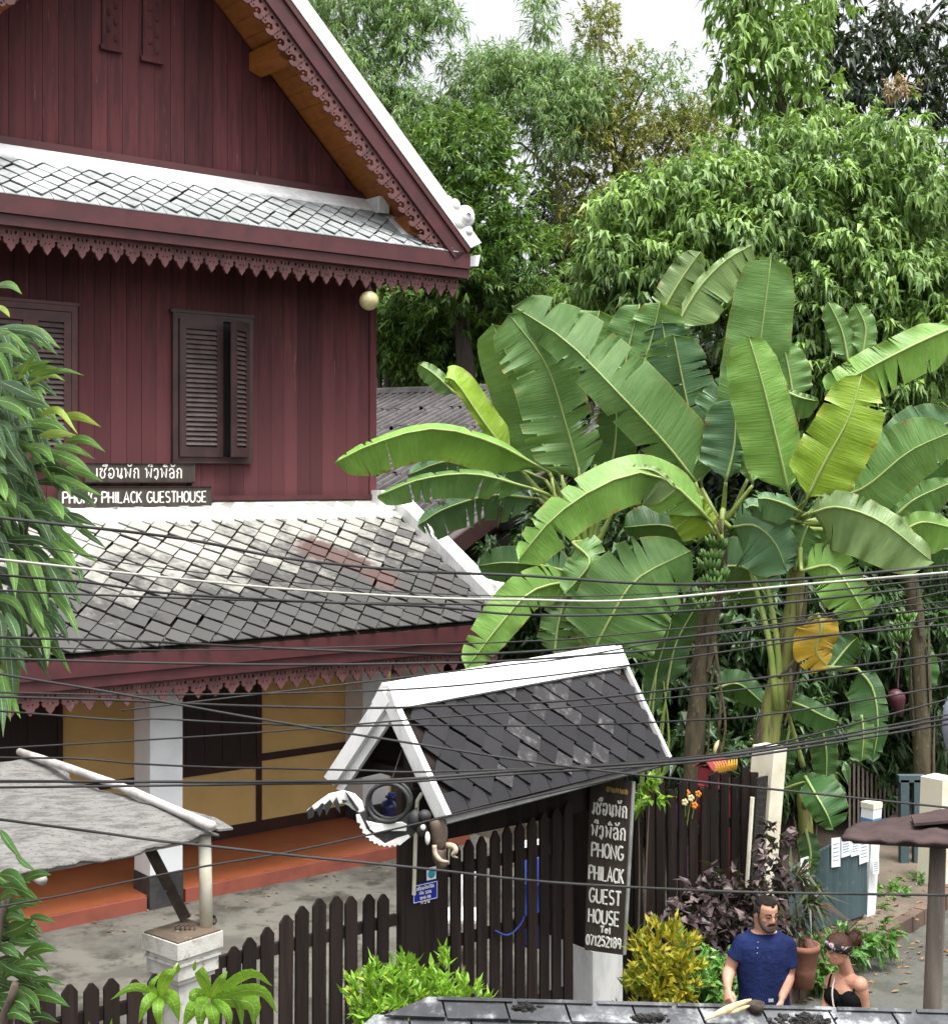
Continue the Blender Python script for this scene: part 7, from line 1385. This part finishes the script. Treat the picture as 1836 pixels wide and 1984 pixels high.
for s in (-1,1): limbpts = [PM(.33*s,.07,.50), PM(.315*s,.11,.36), PM(.28*s,.17,.22), PM(.21*s,.27,.10), PM(.10*s,.35,.035), PM(0,.37,.02)]; b.tube(spline(limbpts, 14), [.012,.014,.017,.021,.026,.030,.034,.038,.042,.045,.046,.046,.046,.046], 8, squash=(hf, .55)) if False else b.tube(spline(limbpts, 14), [HM*q for q in (.03,.034,.036,.04,.045,.05,.058,.064,.07,.074,.078,.08,.082,.082)], 8)
b.build('beard', M['hairside'], mn, True)
b = MB(); b.tube(spline([PM(-.15,.335,.185), PM(-.09,.39,.245), PM(0,.415,.262), PM(.09,.39,.245), PM(.15,.335,.185)], 12), [HM*q for q in (.014,.025,.034,.038,.036,.034,.034,.036,.038,.034,.025,.014)], 8); b.build('moustache', M['hair'], mn, True)
b = MB(); b.tube(spline([PM(-.07,.392,.19), PM(0,.405,.185), PM(.07,.392,.19)], 8), HM*.02, 6); b.build('lips', M['lip'], mn, True)
for s in (-1,1):
    b = MB(); b.tube(spline([PM(.06*s,.405,.585), PM(.15*s,.375,.61), PM(.24*s,.30,.575)], 8), [HM*q for q in (.022,.028,.028,.026,.023,.02,.016,.01)], 6); b.build('eyebrow', M['hair'], mn, True)
    b = MB(); b.tube(spline([PM(.075*s,.375,.495), PM(.13*s,.375,.487), PM(.20*s,.325,.49)], 7), [HM*q for q in (.012,.02,.024,.024,.022,.018,.01)], 6); b.build('eyelid', M['hairside'], mn, True)
# T-shirt
b = MB()
loft(b, [tor(.955,.190,.142),tor(1.0,.186,.140),tor(1.10,.176,.136),tor(1.22,.190,.139),tor(1.36,.200,.139),tor(1.44,.196,.128),tor(1.495,.160,.108,0,.005),tor(1.53,.105,.088,0,.012,2.0)], 26)
for s_ in (SR, SL): b.sphere(s_, .069, n=14, m=10)
def sleeve(S0, E0, t):
    e = S0.lerp(E0, t); inn = S0+(Vector((cx,cy,S0.z))-S0)*.35; b.tube(spline([inn+Z*.005, S0+Z*.005, S0.lerp(e,.55), e], 10), [.052,.058,.062,.065,.066,.067,.068,.069,.070,.072], 16)
sleeve(SR, ER_, .62); sleeve(SL, EL_, .80)
sh_ = fuse(b, 'shirt', M['shirt'], mn, .0065, 9)
b = MB(); nk = [Vector((cx,cy+.008,1.522))+Vector((.080*math.cos(a), .082*math.sin(a)-.006, .022*math.sin(a))) for a in [2*math.pi*k/28 for k in range(29)]]; b.tube(nk, .0085, 7, caps=False); b.build('neckline', M['shirtdark'], sh_, True)
b = MB(); pq = mp(1470,1838,-.10); b.box(Vector((pq.x,cy-.118,1.385)), Vector((.014,0,0)), Vector((0,.012,.0)), Vector((0,.004,.065))); b.build('placket', M['shirt'], sh_)
for k, v in enumerate((1821,1832,1842)):
    p = at(1468-k*.8, v, cy-.136); b = MB(); b.lathe([(0,0),(.0042,0),(.0042,.003),(0,.004)], p, 10, ax=(0,-1,.1)); b.build('button', M['bead'], sh_)
p = at(1493,1934,cy-.152); b = MB(); b.box(p, Vector((.018,.003,0)), Vector((0,.004,0)), Vector((0,0,.010))); b.build('hem_label', M['bead'], sh_)
b = MB(); loft(b, [tor(.60,.19,.13,0,0),tor(.80,.185,.135),tor(.98,.172,.13)], 20)
for sx, dy in ((-.095,-.10),(.095,.12)): limb(b, [Vector((cx+sx,cy,.85)), Vector((cx+sx*1.05,cy-.02+dy*.3,.45))], [.112,.108,.10])
fuse(b, 'shorts', M['trousers'], mn, .009, 1)

# ---- the woman
YW = 9.6
def wp_(u, v, dy=0): return at(u, v, YW+dy)
wn = thing('person', 'woman in black strappy top with flowered headband and hair bun, turned towards the man', 'person', Vector((2.55,YW+.05,0)))
wf = Vector((-1,-.30,-.14)).normalized(); b = MB(); HW = .205; wo_ = wp_(1627,1862,.0)
PW, r_, f_, u_ = head(b, wo_, wf, HW)
TF = Vector((-.55,-.83,0)).normalized(); wx, wy = wp_(1641,1930).x, YW+.05
nk0 = wp_(1641,1882,.04)
loft(b, [(nk0-Z*.06,Z,TF,.07,.06),(nk0,Z,TF,.05,.05),(nk0.lerp(PW(0,-.12,.14),.55),Z,TF,.047,.05),(PW(0,-.10,.16),Z,TF,.048,.052)], 16)
def wt(z, hw, hd, df=0, p=2.2): return (Vector((wx,wy,z))+TF*df, Z, TF, hw, hd, p)
ztop = nk0.z-.03
loft(b, [wt(.80,.165,.125),wt(.92,.15,.11),wt(1.05,.128,.095),wt(1.15,.138,.10),wt(ztop-.06,.150,.092),wt(ztop-.005,.125,.066),wt(ztop+.035,.06,.045)], 20)
for s in (-1,1): b.sphere(Vector((wx,wy,1.135))+TF*.072+TF.cross(Z)*(.062*s), .062, n=12, m=9)
WSL, WSR = wp_(1665,1903,-.05), wp_(1611,1898,.12)
WEL, WER = wp_(1674,1965,-.02), wp_(1598,1956,.02)
WWL, WWR = wp_(1664,2030,-.12), wp_(1584,2005,-.10)
limb(b, [WSL, WSL.lerp(WEL,.5)+Vector((.008,0,0)), WEL, WEL.lerp(WWL,.5), WWL], [.050,.048,.042,.039,.036,.037,.033,.028,.022]); limb(b, [WSR, WSR.lerp(WER,.5), WER, WER.lerp(WWR,.5), WWR], [.046,.044,.041,.038,.035,.036,.032,.027,.022])
b.tube([Vector((wx,wy,ztop-.02)), WSL], [.06,.052], 12); b.tube([Vector((wx,wy,ztop-.02)), WSR], [.06,.048], 12)
b.sphere(WSL, .056, n=14, m=10); b.sphere(WSR, .052, n=14, m=10)
hand(b, WWL, (WWL-WEL), Vector((-.8,-.3,0)), 1, curl=.4); hand(b, WWR, (WWR-WER), Vector((.8,.3,0)), -1, curl=.4)
for s, dy in ((-1,.1),(1,-.08)):
    o = TF.cross(Z)*(.085*s); limb(b, [Vector((wx,wy,.86))+o, Vector((wx,wy,.47))+o+TF*dy*.4, Vector((wx,wy,.08))+o+TF*dy], [.088,.076,.057,.053,.05,.043,.033])
    ft = Vector((wx,wy,.035))+o+TF*dy; loft(b, [(ft-TF*.05,TF,Z,.03,.03),(ft+TF*.03,TF,Z,.038,.036),(ft+TF*.10,TF,Z,.043,.026),(ft+TF*.17,TF,Z,.03,.013)], 12)
fuse(b, 'body', M['skinw'], wn, .0056, 3)
capmesh(PW, r_, f_, u_, HW, lambda x, y, z: (z > .30 and y < .80) or (y < .12 and z > -.55 and not (abs(x) > .8 and z < -.1)), .03, 'hair', M['hairbrown'], wn)
bc = PW(0,-.62,.70); b = MB(); b.sphere(bc, .052, .052, .05, 14, 10)
for k in range(14):
    a = R.uniform(0,6.28); e_ = R.uniform(-1,1); d_ = Vector((math.cos(a)*.8, math.sin(a)*.8, e_)).normalized(); t_ = d_.cross(Z).normalized(); b.tube(spline([bc+d_*.045, bc+d_*.058+t_*.02, bc+d_*.045+t_*.045-Z*.012], 6), [.012,.014,.014,.012,.009,.004], 6)
for k in range(9): a = R.uniform(-1,1); b.tube(spline([bc-f_*.02+Z*a*.03, bc-f_*.055+Z*(a*.06-.02), bc-f_*.075+Z*(a*.08-.06)], 6), [.005,.004,.003,.003,.002,.001], 5)
b.build('bun', M['hairbrown'], wn, True)
# wide flowered headband
b = MB(); n = 32; pts = []
for k in range(n):
    a = 2*math.pi*k/n; x, y = math.cos(a), math.sin(a)
    for w_ in (-1, 0, 1):
        zz = .68+.15*y+.25*w_*(1.0-.15*y); rr_ = math.sqrt(max(.05, 1-((zz-.575)/.48)**2)); pts.append(PW(x*.415*rr_, -.015+y*.50*rr_, zz))
fl = []
for k in range(n):
    for j in range(2): fl.append((k*3+j, ((k+1) % n)*3+j, ((k+1) % n)*3+j+1, k*3+j+1))
b.add(pts, fl); hb2 = b.build('headband', M['band'], wn, True); sm = hb2.modifiers.new('thick','SOLIDIFY'); sm.thickness = .006
for s in (-1,1):
    b = MB(); b.tube(spline([PW(.07*s,.41,.585), PW(.15*s,.375,.60), PW(.23*s,.30,.575)], 6), HW*.013, 5); b.build('eyebrow', M['hairbrown'], wn)
    b = MB(); b.tube(spline([PW(.08*s,.375,.49), PW(.14*s,.37,.483), PW(.20*s,.32,.487)], 6), HW*.018, 6); b.build('eyelid', M['hairbrown'], wn)
b = MB(); b.tube(spline([PW(-.06,.39,.185), PW(0,.405,.19), PW(.06,.39,.185)], 6), HW*.026, 6); b.build('lips', M['lip'], wn, True)
# top with thin straps, bag strap and skirt
b = MB(); zt_ = 1.155
loft(b, [wt(.86,.168,.128),wt(.93,.160,.119),wt(1.06,.139,.106),wt(zt_-.03,.148,.110),wt(zt_+.012,.150,.106)], 22)
for s in (-1,1): b.sphere(Vector((wx,wy,1.134))+TF*.076+TF.cross(Z)*(.062*s), .0655, n=12, m=9)
tp_ = fuse(b, 'top', M['blacktop'], wn, .006, 1)
rs = TF.cross(Z)
for s in (-1,1):
    b = MB(); b.tube(spline([Vector((wx,wy,1.17))+TF*.118+rs*(.078*s), Vector((wx,wy,ztop-.05))+TF*.093+rs*(.088*s), Vector((wx,wy,ztop+.012))+TF*.02+rs*(.088*s), Vector((wx,wy,ztop-.06))-TF*.085+rs*(.08*s), Vector((wx,wy,1.15))-TF*.11+rs*(.07*s)], 14), .007, 6); b.build('shoulder_strap', M['blacktop'], tp_)
b = MB(); b.tube(spline([Vector((wx,wy,ztop+.02))-rs*-.06+TF*.03, Vector((wx,wy,1.17))+TF*.128+rs*.05, Vector((wx,wy,1.02))+TF*.138+rs*.02, Vector((wx,wy,.93))+TF*.135-rs*.0], 12), .006, 6); b.build('bag_strap', M['strap'], wn)
b = MB(); b.box(Vector((wx,wy,.985))+TF*.137+rs*.012, rs*.013, TF*.006, Vector((0,0,.03))); b.build('strap_buckle', M['bead'], wn)
b = MB(); loft(b, [wt(.42,.21,.19),wt(.65,.195,.165),wt(.85,.172,.135),wt(.89,.160,.122)], 22); fuse(b, 'skirt', M['darkskirt'], wn, .01, 1)

# ================================================================== OVERHEAD CABLES (each one a thing)
def cable(pts, Y, r, m, lab):
    P = [Vector(p) for p in pts]; d0 = P[1]-P[0]; d1 = P[-1]-P[-2]
    P = [P[0]-d0.normalized()*700]+P+[P[-1]+d1.normalized()*700]
    n = 70; S_ = spline([at(p.x, p.y, Y+(p.x-918)*.00035) for p in P], n); b = MB(); b.tube(S_, r*.80*Y/FP/2, 6)
    o = b.build('power_cable', M[m], None, True); tag(o, lab, 'cable', 'overhead cables crossing the view')
CB = [
 ([(0,998),(341,1037),(550,1076),(797,1101),(1010,1110),(1290,1127),(1550,1117),(1836,1091)], 5.2, 8, 'wire', 'thick black cable, uppermost across the slate veranda roof'),
 ([(0,1079),(275,1109),(550,1136),(825,1153),(1010,1157),(1226,1158),(1551,1128),(1836,1104)], 5.25, 6.5, 'wirewhite', 'the only white cable, crossing slate roof and banana leaves'),
 ([(0,1046),(110,1060),(275,1091),(605,1127),(860,1146),(1200,1148),(1836,1110)], 5.3, 3.2, 'wiregrey', 'thin grey cable just above the white cable'),
 ([(0,1109),(165,1123),(330,1145),(605,1161),(825,1170),(1010,1186),(1226,1185),(1500,1165),(1836,1128)], 5.35, 6.5, 'wire', 'black cable next below the white one on the left'),
 ([(0,1139),(165,1147),(550,1160),(900,1166),(1226,1172),(1500,1150),(1836,1115)], 5.4, 5.5, 'wiregrey', 'grey cable below the white one, nearly level across the slates'),
 ([(0,1230),(275,1238),(495,1249),(715,1258),(940,1262),(1226,1240),(1836,1172)], 5.45, 6.5, 'wire', 'black cable along the lower edge of the veranda slates'),
 ([(0,1247),(275,1255),(550,1252),(1010,1238),(1226,1222),(1836,1160)], 5.5, 3.6, 'wiregrey', 'thin grey cable along the top of the maroon veranda fascia'),
 ([(0,1271),(275,1279),(550,1283),(825,1280),(1010,1274),(1356,1247),(1836,1205)], 5.2, 6, 'wiregrey', 'grey cable across the middle of the maroon veranda fascia'),
 ([(0,1301),(229,1339),(495,1387),(808,1437),(1057,1475),(1320,1506),(1501,1525),(1836,1560)], 5.0, 6, 'wiregrey', 'cable slanting steeply down to the right across the canopy tiles'),
 ([(0,1337),(229,1341),(560,1338),(891,1323),(1320,1270),(1836,1190)], 5.5, 4.6, 'wiregrey', 'cable passing just under the fretwork and over the canopy ridge'),
 ([(0,1345),(229,1352),(457,1362),(700,1367),(891,1361),(1181,1345),(1836,1262)], 5.55, 6, 'wiregrey', 'grey cable across the top of the yellow wall and canopy apex'),
 ([(0,1373),(229,1390),(305,1388),(457,1396),(643,1402),(808,1400),(1057,1401),(1320,1392),(1501,1378),(1836,1325)], 5.3, 5, 'wire', 'wavy black cable across the upper canopy tiles'),
 ([(0,1445),(229,1432),(495,1415),(767,1392),(1320,1345),(1836,1275)], 5.6, 4.4, 'wiregrey', 'thin cable rising to the right from the yellow wall over the canopy'),
 ([(0,1463),(152,1465),(267,1475),(419,1482),(533,1484),(700,1488),(808,1491),(1057,1483),(1320,1464),(1519,1438),(1836,1380)], 5.4, 5, 'wire', 'wavy cable across the middle of the white column and yellow wall'),
 ([(0,1509),(343,1510),(560,1510),(767,1506),(974,1491),(1320,1468),(1519,1443),(1836,1388)], 5.1, 7.5, 'wire', 'thickest black cable, level across the yellow wall by the awning pole'),
 ([(0,1521),(343,1517),(560,1513.5),(767,1511),(974,1497),(1320,1474),(1519,1450),(1836,1398)], 5.15, 6, 'wire', 'black cable hanging just beneath the thickest cable'),
 ([(0,1583),(183,1607),(305,1624),(427,1637),(560,1652),(808,1677),(1057,1704),(1320,1719),(1501,1725),(1836,1730)], 4.95, 6.5, 'wire', 'lowest black cable, falling across the awning and sign board'),
 ([(0,1752),(122,1730),(274,1698),(396,1674),(560,1646),(767,1601),(933,1561),(1181,1506),(1320,1470),(1519,1432),(1836,1350)], 5.7, 5, 'wiregrey', 'thin cable climbing from lower left up past the canopy eave'),
 ([(930,1290),(1100,1270),(1356,1225),(1600,1190),(1836,1140)], 5.75, 4.2, 'wiregrey', 'thin grey cable over the banana stems, starting near the canopy ridge'),
]
for c in CB: cable(*c)
for k, o in enumerate([o for o in C.objects if o.name.startswith('power_cable')]): pass

# ================================================================== dry leaves lying about
V = []; Fc = []
def litter(p0, p1, wd, n, z, sz):
    for _ in range(n):
        q = Vector(p0).lerp(Vector(p1), R.random())+Vector((R.gauss(0,wd), R.gauss(0,wd), 0)); a = R.uniform(0,6.28); l = sz*R.uniform(.5,1.3); d = Vector((math.cos(a),math.sin(a),R.uniform(-.1,.25))); s = Vector((-math.sin(a),math.cos(a),R.uniform(-.2,.2)))*l*.28
        q.z = z+.004; o = len(V); V.extend([tuple(q), tuple(q+d*l*.5+s+Z*.008), tuple(q+d*l), tuple(q+d*l*.5-s+Z*.004)]); Fc.append((o,o+1,o+2)); Fc.append((o,o+2,o+3))
litter((1.7,12.2,0),(4.2,14.6,0),.16,150,.178,.09); litter((3.0,12.9,0),(6.2,17,0),.25,90,.147,.08); litter((2.6,11.9,0),(4.8,14.2,0),.18,60,.002,.08)
litter(W(-5,-4.6,0),W(0,-3.6,0),.6,120,.002,.07); litter(W(-4,-.25,0),W(1,-.25,0),.15,60,.002,.06)
lo_ = bpy.data.objects.new('fallen_leaves', fastmesh('fallen_leaves', V, Fc, mat('litter', (.20,.125,.06), .9, (.10,.055,.028), 9, col3=(.16,.17,.05), scale3=14))); link(lo_, None, Matrix()); lo_['kind'] = 'stuff'
